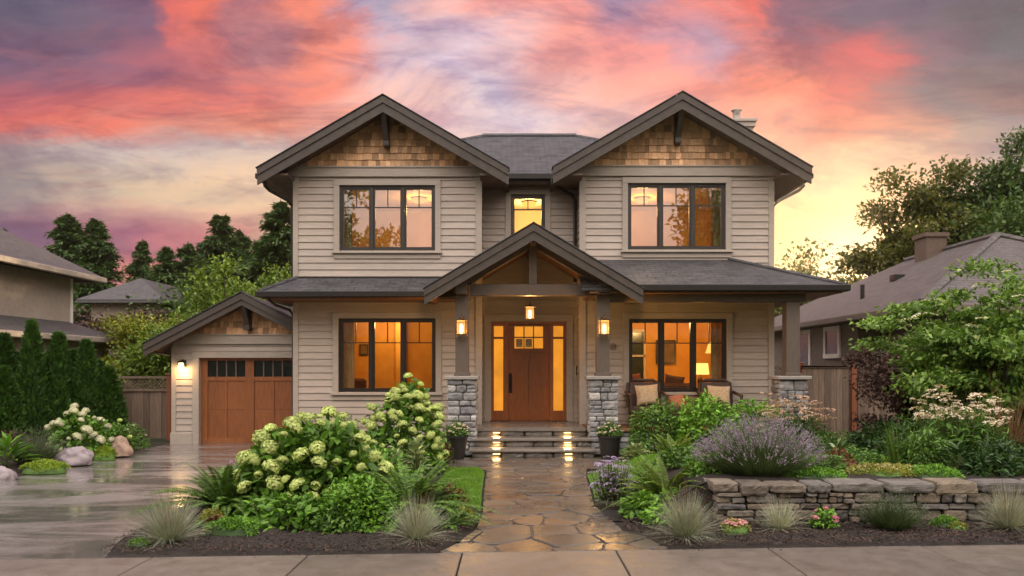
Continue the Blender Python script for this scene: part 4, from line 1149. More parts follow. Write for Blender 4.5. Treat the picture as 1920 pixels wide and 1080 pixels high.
def pier(cx, z0, face_seed, right=False):
    cap0 = 1.43
    rr = random.Random(face_seed)
    mb = MB(); x0, x1, y0, y1 = cx-.275, cx+.275, 15.04, 15.59
    stone_rows(mb, x0, x1, z0, cap0, y0, .1, .09, .17, .13, .32, .004, .010, rr, 5, 4)
    for side in (0, 1):
        sub = MB(); stone_rows(sub, y0+.02, y1, z0, cap0, 0, .1, .09, .17, .13, .32, .004, .010, rr, 5, 4)
        if side == 0: mb.add([(x0+v[1]+.0, v[0], v[2]) for v in sub.v], [f[::-1] for f in sub.f])
        else: mb.add([(x1-v[1]-.0, v[0], v[2]) for v in sub.v], sub.f)
    pb = mb.build('stone_pier', pierst, house)
    c = MB(); c.box(x0+.035, x1-.035, y0+.04, y1-.02, z0, cap0); c.build('pier_core', mortar, pb)
    c = MB(); c.box(x0-.04, x1+.04, y0-.045, y1+.04, cap0, 1.50, .012); c.build('cap_stone', capm, pb)
    p = MB(); p.box(cx-.125, cx+.125, PYY-.10, PYY+.15, 1.50, 3.03 if not right else 2.90, .01); p.box(cx-.15, cx+.15, PYY-.125, PYY+.175, 1.50, 1.56, .008)
    p.build('porch_post', postm, pb)
    return pb
pier(PLX, 0.0, 1); pier(PRX, 0.0, 5); pier(PMX-.05, .02, 9, True)

# porch floor, steps
pf = MB()
pf.box(XA+.0, XB-.0, 15.38, YR-.0, ZF-.07, ZF, .008); 
pfo = pf.build('porch_floor', stepm, house)
p2 = MB(); p2.box(1.44, 5.75, 15.6, YW-.035, ZF-.05, ZF-.002); p2.box(2.02, 5.02, 15.10, 15.598, ZF-.05, ZF-.002, .006); p2.build('porch_deck', soffit, house)
p3 = MB(); stone_rows(p3, 2.02, 5.0, 0, ZF-.055, 15.16, .12, .10, .16, .15, .35, .004, .008, random.Random(3)); p3.build('porch_base', pierst, house)
p4 = MB(); p4.box(1.45, 5.7, 15.62, YW-.05, -.02, ZF-.055); p4.box(XA, XB, 15.5, YR, -.02, ZF-.075); p4.box(2.02, 5.0, 15.24, 15.6, -.02, ZF-.056); p4.build('foundation', mortar, house)
st = MB()
def riser(x0, x1, y, z0, z1, seed):
    stone_rows(st, x0, x1, z0, z1, y, .2, z1-z0, z1-z0+.01, .25, .6, .002, .003, random.Random(seed), 5, 3)
SX0, SX1 = PX(880, 14.5), PX(1118, 14.5)
riser(SX0+.03, SX1-.03, 14.56, .0, .115, 1); riser(SX0+.06, SX1-.06, 15.00, .167, .28, 2); riser(XA-.02, XB+.02, 15.42, .333, .43, 3)
sto = st.build('porch_steps', stepm, house)
tr2 = MB(); tr2.box(SX0-.02, SX1+.02, 14.50, 15.02, .116, .167, .01); tr2.box(SX0+.02, SX1-.02, 14.94, 15.44, .281, .333, .01); build_each(tr2, 'tread', stepm, sto)
co_ = MB(); co_.box(SX0+.05, SX1-.05, 14.62, 15.6, -.02, .112); co_.box(SX0+.08, SX1-.08, 15.05, 15.6, .11, .277); co_.build('step_core', mortar, sto)

# ---- lamps
def point(name, loc, e, c=(1, .58, .22), r=.03):
    l = bpy.data.lights.new(name, 'POINT'); l.energy = e; l.color = c; l.shadow_soft_size = r
    o = bpy.data.objects.new(name, l); COL.objects.link(o); o.location = loc; return o
def child_light(par, loc, e, c=(1, .58, .22), r=.03):
    o = point('lamp_light', (0, 0, 0), e, c, r); o.parent = par; o.location = Vector(loc)-woff(par); return o
def step_light(x, y, z):
    m_ = MB(); m_.box(x-.075, x+.075, y-.028, y+.01, z+.028, z+.042, .004); a = m_.build('step_light', blackm, sto)
    m_ = MB(); m_.box(x-.065, x+.065, y-.024, y+.004, z+.012, z+.027, .003); m_.build('lit_lens', stepl, a)
    l = bpy.data.lights.new('step_lamp', 'AREA'); l.shape = 'RECTANGLE'; l.size = .12; l.size_y = .03; l.energy = 3.0; l.color = (1, .60, .22); l.spread = rad(150)
    o = bpy.data.objects.new('step_lamp', l); COL.objects.link(o); o.location = (x, y-.045, z+.006); o.rotation_euler = (rad(-12), 0, 0)
for xx in (931, 1064):
    step_light(PX(xx, 15.4), 15.42, .385); step_light(PX(xx, 15.0), 15.00, .235); step_light(PX(xx, 14.56)+(.02 if xx > 1000 else 0), 14.56, .068)

def lantern(x, yb, z0, z1, name, label, group, hang=None, energy=165):
    """square craftsman lantern; yb = back plate plane for a wall lantern"""
    w_ = .085; cy = yb-.16 if hang is None else yb
    root = empty(name, (x, cy, z0), label, 'lantern', group)
    body = MB(); h_ = z1-z0; zt = z0+h_*.80
    for sx in (-1, 1):
        for sy in (-1, 1): body.box(x+sx*w_-.008, x+sx*w_+.008, cy+sy*w_-.008, cy+sy*w_+.008, z0+.012, zt)
    body.box(x-w_-.012, x+w_+.012, cy-w_-.012, cy+w_+.012, z0, z0+.014); 
    for sx in (-1, 1):
        body.box(x-w_, x+w_, cy+sx*w_-.004, cy+sx*w_+.004, zt-.045, zt-.037); body.box(x+sx*w_-.004, x+sx*w_+.004, cy-w_, cy+w_, zt-.046, zt-.036)
    body.build('frame', bronze, root)
    cp = MB(); e = w_+.035
    cp.add([(x-e, cy-e, zt), (x+e, cy-e, zt), (x+e, cy+e, zt), (x-e, cy+e, zt), (x-.03, cy-.03, zt+h_*.12), (x+.03, cy-.03, zt+h_*.12), (x+.03, cy+.03, zt+h_*.12), (x-.03, cy+.03, zt+h_*.12)],
           [(3, 2, 1, 0), (0, 1, 5, 4), (1, 2, 6, 5), (2, 3, 7, 6), (3, 0, 4, 7), (4, 5, 6, 7)])
    cp.tube([(x, cy, zt+h_*.12), (x, cy, z1+.02)], [.022, .008], 8); cp.build('cap', bronze, root)
    gl = MB(); gl.add([(x-w_, cy-w_, z0+.015), (x+w_, cy-w_, z0+.015), (x+w_, cy+w_, z0+.015), (x-w_, cy+w_, z0+.015), (x-w_, cy-w_, zt), (x+w_, cy-w_, zt), (x+w_, cy+w_, zt), (x-w_, cy+w_, zt)], [(0, 1, 5, 4), (1, 2, 6, 5), (2, 3, 7, 6), (3, 0, 4, 7)])
    gl.build('glass', glassC, root)
    bl = MB(); bl.lathe([(.018, z0+.02), (.034, z0+.05), (.036, z0+h_*.42), (.030, z0+h_*.55), (.010, z0+h_*.62)], x, cy, 12); bl.build('bulb', bulbm, root, smooth=True)
    ar = MB()
    if hang is None:
        ar.box(x-.05, x+.05, yb-.02, yb, z0+h_*.45, z0+h_*1.02, .006); ar.tube([(x, yb-.01, z0+h_*.95), (x, yb-.06, z1+.03), (x, cy+.02, z1+.03), (x, cy, z1)], .011, 7)
    else: ar.tube([(x, cy, z1), (x, cy, hang)], .010, 6); ar.lathe([(.05, hang-.02), (.06, hang)], x, cy, 12)
    ar.build('arm' if hang is None else 'chain', bronze, root)
    for (dx, dy) in ((0, -.06),):
        child_light(root, (x, cy+dy, z0+h_*.35), energy, (1, .52, .16), .018)
    return root
lantern(PLX, PYY-.10, PZ(628, 15.0), PZ(595, 15.0), 'wall_lantern', 'lit bronze wall lantern on the porch post left of the front door', 'lanterns on the porch posts')
lantern(PRX, PYY-.10, PZ(628, 15.0), PZ(595, 15.0), 'wall_lantern', 'lit bronze wall lantern on the porch post right of the front door', 'lanterns on the porch posts')
lantern(PX(993.5, 15.8), 15.8, PZ(599, 15.8), PZ(570, 15.8), 'pendant_lantern', 'lit square pendant lantern hanging over the porch in front of the door', None, hang=PZA-.32, energy=85)
# ---- garage
gar = empty('garage', (-5.9, 17.4, 0), 'single storey attached garage with a brown panelled wooden door and a small cedar gable', 'garage')
YGA = 17.4
gx0_, gx1_ = PX(325, YGA), XL-.01
GD = (PX(374, YGA), -4.60, 0.0, PZ(671, YGA))
mb = MB()
lap(mb, (gx0_, YGA), (1, 0), (0, -1), gx1_-gx0_, -.02, 2.36, [(GD[0]-gx0_, GD[1]-gx0_, -.1, GD[3])])
lap(mb, (gx0_, 23.5), (0, -1), (-1, 0), 6.1, -.02, 2.36, []); lap(mb, (gx1_, 23.5), (-1, 0), (0, 1), gx1_-gx0_, -.02, 2.36, [])
mb.build('siding_wall', siding, gar)
mb = MB(); mb.box(gx0_-.03, gx0_+.065, YGA-.034, YGA+.06, -.02, 2.36); build_each(mb, 'corner_board', trim, gar)
mb = MB(); mb.box(gx0_-.05, PX(361.5, YGA), YGA-.05, YGA, -.01, .24, .006); mb.build('base_board', trim, gar)
gable(PX(453, 16.85), 2.07, PZ(551, 16.85), .52, 16.85, 23.6, PZ(615, YGA), PZ(645, YGA), PZ(629, YGA), (gx0_-.22, gx1_), YGA, gar, clipx=gx1_-.002, vt=.24)
mb = MB(); mb.box(-7.80, -7.72, 16.95, 23.5, 2.06, 2.15, .01); go = build_each(mb, 'gutter', gut, gar)
mb = MB(); mb.tube([(-7.72, 17.05, 2.07), (-7.72, 17.1, 1.99), (-7.45, 17.4, 1.93), (-7.43, 17.48, 1.85), (-7.43, 17.5, .1)], .03, 8); build_each(mb, 'downspout', gut, gar)
mb = MB(); mb.box(-7.75, gx0_, 16.95, 23.5, 2.12, 2.14); build_each(mb, 'soffit', soffd, gar)
x0, x1, z0, z1 = GD
mb = MB(); mb.box(PX(362, YGA), x0-.001, YGA-.045, YGA+.15, -.01, z1+.001); mb.box(PX(362, YGA), gx1_, YGA-.052, YGA+.15, z1+.002, z1+.14); mb.box(PX(360, YGA), gx1_, YGA-.065, YGA, z1+.141, z1+.17)
mb.build('door_casing', trim, gar)
mb = MB(); zt = PZ(706.5, YGA); zh = PZ(676, YGA); y0_ = YGA+.10
cxm = PX(464.5, YGA)
def gd(a, b, c, d, y=y0_): mb.box(a, b, y, y+.05, c, d)
gd(x0, x1, PZ(714, YGA), zt); gd(x0, x1, zh, z1); gd(x0, x1, .012, PZ(822, YGA))
for a, b in ((x0, PX(386, YGA)), (PX(457, YGA), PX(473.5, YGA)), (PX(545, YGA), x1)): gd(a+.001, b-.001, .013, z1-.001, y0_-.004)
for px in (420.5, 509.5): gd(PX(px, YGA)-.018, PX(px, YGA)+.018, PZ(822, YGA), PZ(714, YGA), y0_+.002)
for a, b in ((386, 420.5), (420.5, 457), (473.5, 509.5), (509.5, 545)):
    gd(PX(a, YGA), PX(b, YGA), PZ(822, YGA), PZ(768, YGA)-.002, y0_+.022); gd(PX(a, YGA), PX(b, YGA), PZ(768, YGA)+.002, PZ(714, YGA), y0_+.022)
gdo = mb.build('garage_door', garw, gar)
mb = MB()
for a, b in ((386, 457), (473.5, 545)):
    for k in range(1, 4):
        c = PX(a+(b-a)*k/4, YGA); mb.box(c-.014, c+.014, y0_+.006, y0_+.03, zt, zh)
build_each(mb, 'muntin', postm, gdo)
mb = MB()
for a, b in ((386, 457), (473.5, 545)): mb.box(PX(a, YGA), PX(b, YGA), y0_+.03, y0_+.04, zt, zh)
dkg = simple('dark_door_glass', (.012, .014, .013), (.006, .007, .007), .22, 3., bmp=0)
mb.build('door_glass', dkg, gdo)
mb = MB(); mb.box(x0, x1, YGA-.02, YGA+.16, -.02, .011); mb.build('door_sill', walkm, gar)
# garage sconce: barn-style lamp
sx, sz = PX(344, YGA), PZ(684, YGA)
scn = empty('garage_sconce', (sx, YGA-.1, sz), 'small lit black sconce on the siding left of the garage door', 'wall lamp')
m_ = MB(); m_.box(sx+.0, sx+.07, YGA-.045, YGA-.02, sz-.03, sz+.10, .006); m_.tube([(sx+.035, YGA-.04, sz+.07), (sx+.02, YGA-.10, sz+.115), (sx, YGA-.13, sz+.09)], .010, 7); m_.lathe([(.085, sz+.045), (.06, sz+.085), (.02, sz+.10)], sx, YGA-.13, 14); m_.build('hood', blackm, scn)
m_ = MB(); m_.lathe([(.045, sz+.045), (.075, sz-.08), (.07, sz-.085), (.02, sz-.088)], sx, YGA-.13, 14); m_.build('lamp_shade', emis('sconce_glass', (1, .68, .30), 3.2), scn, smooth=True)
child_light(scn, (sx, YGA-.16, sz-.13), 14, (1, .58, .22), .04)

# ---- interior lamps and furniture seen through the glass
def ceiling_lamp(x, y, z, e, label):
    r_ = empty('ceiling_lamp', (x, y, z-.1), label, 'ceiling lamp', 'ceiling lamps in the rooms')
    m_ = MB(); m_.lathe([(.16, z-.02), (.17, z-.06), (.12, z-.11), (.02, z-.125)], x, y, 18); m_.build('lit_bowl', shadem, r_, smooth=True)
    m_ = MB(); m_.lathe([(.175, z), (.175, z-.02)], x, y, 18); m_.build('rim', bronze, r_)
    child_light(r_, (x, y, z-.30), e, (1, .60, .20), .12)
ceiling_lamp(-2.6, 18.2, 3.0, 50, 'round lit ceiling lamp in the left ground floor room')
ceiling_lamp(3.4, 18.3, 3.0, 72, 'round lit ceiling lamp in the right ground floor room')
ceiling_lamp(-2.1, 18.1, 5.5, 58, 'round lit ceiling lamp in the left upstairs room')
ceiling_lamp(2.95, 18.1, 5.5, 62, 'round lit ceiling lamp in the right upstairs room')
ceiling_lamp(.4, 18.5, 5.5, 46, 'round lit ceiling lamp in the small middle upstairs room')
def table_lamp(x, y, z, label, sc=1., e=14):
    r_ = empty('table_lamp', (x, y, z), label, 'table lamp')
    m_ = MB(); m_.lathe([(.09*sc, z), (.09*sc, z+.02), (.03*sc, z+.05), (.07*sc, z+.18), (.05*sc, z+.28), (.012, z+.33), (.012, z+.40)], x, y, 16); m_.build('base', bronze, r_, smooth=True)
    m_ = MB(); m_.lathe([(.20*sc, z+.36), (.17*sc, z+.62)], x, y, 20); m_.build('lamp_shade', emis('lit_shade', (1, .55, .12), 2.2), r_)
    child_light(r_, (x, y, z+.72), e, (1, .52, .15), .08)
side = empty('side_table', (4.35, 18.6, .55), 'small dark side table carrying the lamp in the right ground floor room', 'side table')
m_ = MB(); m_.box(4.0, 4.75, 18.35, 18.85, 1.10, 1.14); m_.build('table_top', doorw, side)
m_ = MB(); [m_.box(a, a+.05, b, b+.05, .55, 1.10) for a in (4.02, 4.68) for b in (18.37, 18.78)]; build_each(m_, 'leg', doorw, side)
table_lamp(4.38, 18.6, 1.14, 'lit table lamp with a rectangular yellow shade in the right ground floor room')
so_ = empty('sofa', (3.0, 17.9, .55), 'brown sofa with its back to the right ground floor window', 'sofa')
m_ = MB(); m_.box(2.3, 3.95, 17.5, 18.3, .60, 1.0, .05); m_.build('seat', sofam, so_); m_ = MB(); m_.box(2.3, 3.95, 17.35, 17.6, .60, 1.32, .06); m_.build('backrest', sofam, so_)
m_ = MB(); m_.box(2.12, 2.32, 17.4, 18.3, .60, 1.2, .06); m_.box(3.93, 4.13, 17.4, 18.3, .60, 1.2, .06); build_each(m_, 'armrest', sofam, so_)
pc_ = empty('picture', (-1.35, 19.95, 1.9), 'dark framed landscape picture on the wall of the left ground floor room', 'picture')
m_ = MB()
X0, X1, Z0, Z1 = -1.98, -1.05, 1.32, 2.33; yb_ = 19.93
m_.box(X0, X1, yb_, yb_+.05, Z1-.05, Z1); m_.box(X0, X1, yb_, yb_+.05, Z0, Z0+.05); m_.box(X0, X0+.05, yb_, yb_+.05, Z0, Z1); m_.box(X1-.05, X1, yb_, yb_+.05, Z0, Z1); m_.build('picture_frame', frm2, pc_)
m_ = MB(); m_.box(X0+.05, X1-.05, yb_+.02, yb_+.045, Z0+.05, Z1-.05); m_.build('canvas', picm, pc_)
for k, (x, lb) in enumerate(((-3.95, 'brown armchair nearer the left edge of the left ground floor window'), (-3.45, 'brown armchair nearer the middle of the left ground floor window'))):
    ac = empty('armchair', (x, 18.1, .55), lb, 'armchair', 'armchairs in the left room')
    m_ = MB(); m_.box(x-.2, x+.2, 17.9, 18.3, .75, .95, .05); m_.build('seat', sofam, ac)
    m_ = MB(); m_.box(x-.17, x+.19, 17.82, 17.94, .9, 1.42, .05); m_.build('backrest', sofam, ac)
    m_ = MB(); [m_.box(x+a-.02, x+a+.02, b-.02, b+.02, .55, .76) for a in (-.17, .17) for b in (17.95, 18.25)]; build_each(m_, 'leg', frm2, ac)
sb_ = empty('sideboard', (-1.4, 19.6, .55), 'low wooden sideboard under the picture in the left ground floor room', 'sideboard')
m_ = MB(); m_.box(-2.3, -.9, 19.3, 19.85, .62, 1.12, .01); m_.build('cabinet', doorw, sb_); m_ = MB(); m_.box(-2.32, -.88, 19.28, 19.87, 1.121, 1.15); m_.build('top', doorw, sb_)

# ---- porch chairs and pillows
def wicker_chair(x, label, yaw=0):
    r_ = empty('wicker_chair', (x, 16.0, ZF), label, 'armchair', 'wicker armchairs on the porch')
    z = ZF; y = 16.0
    m_ = MB(); m_.box(x-.32, x+.32, y-.34, y+.26, z+.22, z+.40, .03); m_.build('seat', wicker, r_)
    m_ = MB(); m_.add([(x-.30, y+.18, z+.36), (x+.30, y+.18, z+.36), (x+.30, y+.27, z+.36), (x-.30, y+.27, z+.36), (x-.28, y+.30, z+.86), (x+.28, y+.30, z+.86), (x+.28, y+.37, z+.86), (x-.28, y+.37, z+.86)], [(3, 2, 1, 0), (4, 5, 6, 7), (0, 1, 5, 4), (1, 2, 6, 5), (2, 3, 7, 6), (3, 0, 4, 7)])
    m_.tube([(x-.33, y+.26, z+.36), (x-.31, y+.34, z+.84), (x-.2, y+.35, z+.90), (x+.2, y+.35, z+.90), (x+.31, y+.34, z+.84), (x+.33, y+.26, z+.36)], .035, 8); m_.build('backrest', wicker, r_, smooth=False)
    for s_ in (-1, 1):
        m_ = MB(); m_.tube([(x+s_*.34, y-.32, z+.30), (x+s_*.36, y-.32, z+.60), (x+s_*.36, y+.28, z+.66)], .035, 8); build_each(m_, 'armrest', wicker, r_)
    for a in (-.29, .29):
        for b in (-.31, .22):
            m_ = MB(); m_.tube([(x+a, y+b, z+.24), (x+a*1.05, y+b, z)], .025, 7); build_each(m_, 'leg', wicker, r_)
wicker_chair(2.68, 'dark wicker porch armchair with a cream pillow nearer the front steps'); wicker_chair(4.14, 'dark wicker porch armchair with a cream pillow farther from the front steps')
def pillow(x, y, z, w_, hh, m, label, tilt=0, lean=.25, group=None):
    r_ = tag(MB().build('pillow', None) if False else bpy.data.objects.new('pillow', None), None)
    n = 10; vs = []; fs = []
    for sgn in (-1, 1):
        for i in range(n+1):
            for j in range(n+1):
                u, v = i/n*2-1, j/n*2-1
                pk = 1-.10*(1-abs(u))*0
                sh_ = 1-.07*(1-u*u)*abs(v) ; sv = 1-.07*(1-v*v)*abs(u)
                th_ = .075*((1-u**4)*(1-v**4))**.5
                X_, Z_ = u*w_/2*sv, v*hh/2*sh_
                a = rad(tilt); xr2 = X_*math.cos(a)-Z_*math.sin(a); zr2 = X_*math.sin(a)+Z_*math.cos(a)
                vs.append((x+xr2, y+sgn*th_+lean*zr2, z+zr2))
    m1 = (n+1)**2
    for i in range(n):
        for j in range(n):
            a = i*(n+1)+j; f = (a, a+n+1, a+n+2, a+1); fs.append(f); fs.append(tuple(m1+k for k in f[::-1]))
    mb_ = MB(); mb_.add(vs, fs); o = mb_.build('pillow', m, smooth=True)
    tag(o, label, 'pillow', group); bpy.data.objects.remove(r_); return o
pillow(2.70, 15.98, 1.115, .46, .40, pillowm, 'cream patterned pillow leaning in the porch armchair nearer the steps', 4, group='cream pillows on the porch chairs')
pillow(4.13, 15.98, 1.115, .46, .36, pillowm, 'cream patterned pillow leaning in the porch armchair farther from the steps', -3, group='cream pillows on the porch chairs')
bn = empty('porch_bench', (3.42, 16.1, ZF), 'dark wicker bench between the two porch armchairs', 'bench')
m_ = MB(); m_.box(3.08, 3.76, 15.85, 16.3, ZF+.20, ZF+.38, .03); m_.build('seat', wicker, bn)
m_ = MB(); [m_.box(a, a+.05, b, b+.05, ZF, ZF+.21) for a in (3.10, 3.69) for b in (15.88, 16.22)]; build_each(m_, 'leg', wicker, bn)
pillow(3.30, 16.05, .98, .36, .26, rustp, 'rust and cream flowered pillow lying at the left of the porch bench', 8, .5); pillow(3.60, 16.05, .97, .34, .24, sofam, 'brown pillow lying at the right of the porch bench', -6, .5)

# curtains, cushions and wall art give the rooms some depth
def curtain(x0, x1, y, z0, z1, label):
    r_ = MB(); n = int((x1-x0)/.02); vs = []
    for i in range(n+1):
        xx = x0+(x1-x0)*i/n; yy = y+.035*math.sin(i*1.15)+.01*math.sin(i*.37); vs += [(xx, yy, z0), (xx, yy, z1), (xx, yy+.012, z0), (xx, yy+.012, z1)]
    fs = [(4*i, 4*i+4, 4*i+5, 4*i+1) for i in range(n)]+[(4*i+2, 4*i+3, 4*i+7, 4*i+6) for i in range(n)]
    r_.add(vs, fs); tag(r_.build('curtain', curtm, smooth=True), label, 'curtain', 'curtains at the windows')
curtain(W_LL[0]+.02, W_LL[0]+.26, YW+.32, .6, 2.75, 'linen curtain gathered at the left side of the left ground floor window')
curtain(W_LR[1]-.24, W_LR[1]-.02, YW+.32, .6, 2.75, 'linen curtain gathered at the right side of the right ground floor window')
curtain(W_UR[1]-.20, W_UR[1]-.02, YW+.32, 3.4, 5.4, 'linen curtain gathered at the right side of the right upstairs window')
curtain(W_UL[0]+.02, W_UL[0]+.20, YW+.32, 3.4, 5.4, 'linen curtain gathered at the left side of the left upstairs window')
pw = MB(); pw.box(-2.75, -2.60, 18.9, 19.95, .55, 3.0); pw.box(-4.35, -2.76, 19.2, 19.3, .55, 3.0); pw.build('interior_wall', roomw, house)
for k, (px_, lb) in enumerate(((-3.95, 'small dark framed photo in the upper left of the left ground floor room'), (-3.55, 'second small dark framed photo in the left ground floor room'))):
    a = empty('picture', (px_, 19.18, 2.0), lb, 'picture', 'small framed photos in the left room')
    MB().box(px_-.10, px_+.10, 19.165, 19.195, 1.95, 2.22).build('picture_frame', frm2, a); MB().box(px_-.075, px_+.075, 19.158, 19.164, 1.98, 2.19).build('canvas', picm, a)
pt = empty('picture', (3.75, 20.15, 2.0), 'framed brown picture on the back wall of the right ground floor room', 'picture')
MB().box(3.62, 4.12, 20.12, 20.15, 1.75, 2.35).build('picture_frame', frm2, pt); MB().box(3.66, 4.08, 20.112, 20.119, 1.79, 2.31).build('canvas', picm, pt)
fl_ = empty('floor_lamp', (4.72, 18.9, .55), 'slim lit floor lamp near the right side of the right ground floor room', 'floor lamp')
m_ = MB(); m_.lathe([(.14, .56), (.14, .58), (.015, .60), (.015, 2.02)], 4.72, 18.9, 14); m_.build('pole', bronze, fl_)
m_ = MB(); m_.lathe([(.15, 2.0), (.07, 2.26)], 4.72, 18.9, 16); m_.build('lamp_shade', shadem, fl_)
pillow(2.62, 17.5, 1.35, .42, .34, rustp, 'rust flowered cushion on the sofa behind the right ground floor window', 6, .2); pillow(3.55, 17.5, 1.34, .44, .30, sofam, 'dark brown cushion on the sofa behind the right ground floor window', -10, .2)
# ================================================================== PLANTS
def stems_mesh(root, pts, m, r=.006, name='stem'):
    mb = MB()
    for p in pts: mb.tube([(p[0]*.12, p[1]*.12, .0), (p[0]*.6, p[1]*.6, p[2]*.55), tuple(p)], [r*1.6, r*1.2, r*.6], 5)
    return mb.build(name, m, root)
def shrub_pts(n, rx, ry, hh, seed, amt=.22, lo=.05, inner=.45, freq=2.4):
    """points through a lumpy dome, denser towards the outside"""
    D = rdir(n, -.15); l = lump(D, seed, amt, freq)
    r = (inner+(1-inner)*RN.random(n)**.45)*l
    P = np.stack([D[:, 0]*rx*r, D[:, 1]*ry*r, np.maximum(D[:, 2]*hh*r, 0)*.93+lo*RN.random(n)+.02], 1)
    return P, D
def leafy(n, rx, ry, hh, seed, L, Wr, tmpl=T_BROAD, amt=.22, up=.5, rnd=.45, inner=.45, freq=2.4):
    P, D = shrub_pts(n, rx, ry, hh, seed, amt, inner=inner, freq=freq)
    Dd = D*np.array([1, 1, .25])+RN.normal(0, rnd, (n, 3))+np.array([0, 0, .12])
    N = D*(1-up)+np.array([0, 0, up])+RN.normal(0, .28, (n, 3))
    ll_ = RN.uniform(L*.65, L*1.2, n)
    return inst(P-unit(Dd)*ll_[:, None]*.4, Dd, N, ll_, ll_*Wr, tmpl)
def lift(V, x, y): return V

def bloom_ball(name, m, r=.075, flat=.7, n=110):
    """flower head of many small florets"""
    D = rdir(n, -.25); P = D*np.array([r, r, r*flat])*RN.uniform(.86, 1.06, (n, 1))
    a = RN.normal(0, 1, (n, 3)); T1 = unit(np.cross(D, a))
    V1, F1 = inst(P-T1*r*.14, T1, D, r*.30, r*.28, T_DIAM)
    T2 = unit(np.cross(D, T1)); V2, F2 = inst(P-T2*r*.14+D*r*.03, T2, D, r*.30, r*.28, T_DIAM)
    D3 = rdir(60, -.3); T3 = unit(np.cross(D3, RN.normal(0, 1, (60, 3)))); V3, F3 = inst(D3*np.array([r, r, r*flat])*.80-T3*r*.3, T3, D3, r*.62, r*.60, T_DIAM)
    V, Fq = join((V1, F1), (V2, F2), (V3, F3))
    o = npmesh(name, V, Fq, m); return o.data, o
def hydrangea(name, loc, rx, ry, hh, nl, heads, L, seed, label, group, bloomm, hr=.075, amt=.16, leafm='hyd', spread=1.0):
    root = empty(name, loc, label, 'hydrangea', group)
    V, Fq = leafy(nl, rx, ry, hh, seed, L, .62, T_BROAD, amt, .55, .5, .35)
    npmesh('leaves', V, Fq, F[leafm], root)
    me, o0 = [], []
    for k in range(3):
        a, b = bloom_ball('flower_head', bloomm, hr, .72+.08*k, 190); me.append(a); o0.append(b)
    used = [0]*3; pts = []
    for i in range(heads*60):
        if len(pts) >= heads: break
        d = rdir(1, .05)[0]
        if d[1] > .55: continue
        l = lump([d], seed, amt)[0]*1.02
        p = (d[0]*rx*l, d[1]*ry*l, d[2]*hh*l*.95+.05)
        if p[2] < hh*.22 and R.random() < .75: continue
        if all((p[0]-q[0])**2+(p[1]-q[1])**2+(p[2]-q[2])**2 > (hr*1.45)**2 for q in pts): pts.append(p)
    for i, p in enumerate(pts):
        k = i % 3
        o = o0[k] if not used[k] else bpy.data.objects.new('flower_head', me[k])
        if used[k]: COL.objects.link(o)
        used[k] = 1; o.parent = root
        o.location = (p[0], p[1], p[2]+.02)
        o.rotation_euler = (-p[1]*.7/max(ry, .1)+R.uniform(-.2, .2), p[0]*.7/max(rx, .1), R.uniform(0, 6)); s_ = R.uniform(.45, 1.2); o.scale = (s_, s_, s_)
    stems_mesh(root, [pts[i] for i in range(0, len(pts), 3)], F['stem'], .006)
    return root
def fern(name, loc, nf, L, rise, seed, label, group=None, m='fern', pin=.09, droop=.55, cat='fern', rz=0):
    """sword fern: arching fronds with paired pinnae"""
    root = empty(name, loc, label, cat, group)
    rr = np.random.default_rng(seed); Ps = []; Ds = []; Ns = []; Ls = []; Ws = []; rach = MB()
    for k in range(nf):
        a = 2*PI*k/nf*2.39996+rr.normal(0, .2); lf = L*rr.uniform(.7, 1.1); tilt = rr.uniform(.30, 1.15)
        d0 = np.array([math.cos(a)*math.sin(tilt), math.sin(a)*math.sin(tilt), math.cos(tilt)*rise])
        d0 /= np.linalg.norm(d0)
        npn = int(lf/.017); tt = np.linspace(.10, 1, npn)
        C_ = d0*lf*tt[:, None]+np.array([math.cos(a), math.sin(a), 0])*(lf*.18*tt**2)[:, None]+np.array([0, 0, -1.])*(lf*droop*tt**2.2*math.sin(tilt+.25))[:, None]
        C_[:, 2] = np.maximum(C_[:, 2], .02)
        T_ = unit(np.gradient(C_, axis=0)); sd_ = unit(np.cross(T_, np.array([0, 0, 1.])+np.array([.001, 0, 0]))); N_ = np.cross(sd_, T_)
        w_ = pin*np.sin(np.clip(tt*1.02, 0, 1)*PI*.93+.2)**.7*(1-.25*tt)
        for s_ in (-1, 1):
            Ps.append(C_); Ds.append(unit(sd_*s_+T_*.35+rr.normal(0, .07, C_.shape)-np.array([0, 0, .12]))); Ns.append(N_+rr.normal(0, .18, C_.shape)); Ls.append(np.maximum(w_, .012)); Ws.append(np.full(npn, .019)*(.6+.4*w_/pin))
        ii = list(range(0, npn, max(1, npn//8)))
        rach.tube([(0, 0, 0)]+[tuple(C_[i]) for i in ii], [.004]+[.0035*(1-.7*i/npn) for i in ii], 4)
    V, Fq = inst(np.concatenate(Ps), np.concatenate(Ds), np.concatenate(Ns), np.concatenate(Ls), np.concatenate(Ws), T_LEAF)
    npmesh('fronds', V, Fq, F[m], root)
    b = MB(); b.v = [(v[0]+loc[0], v[1]+loc[1], v[2]+loc[2]) for v in rach.v]; b.f = rach.f; b.build('stalks', F['stem'], root)
    return root
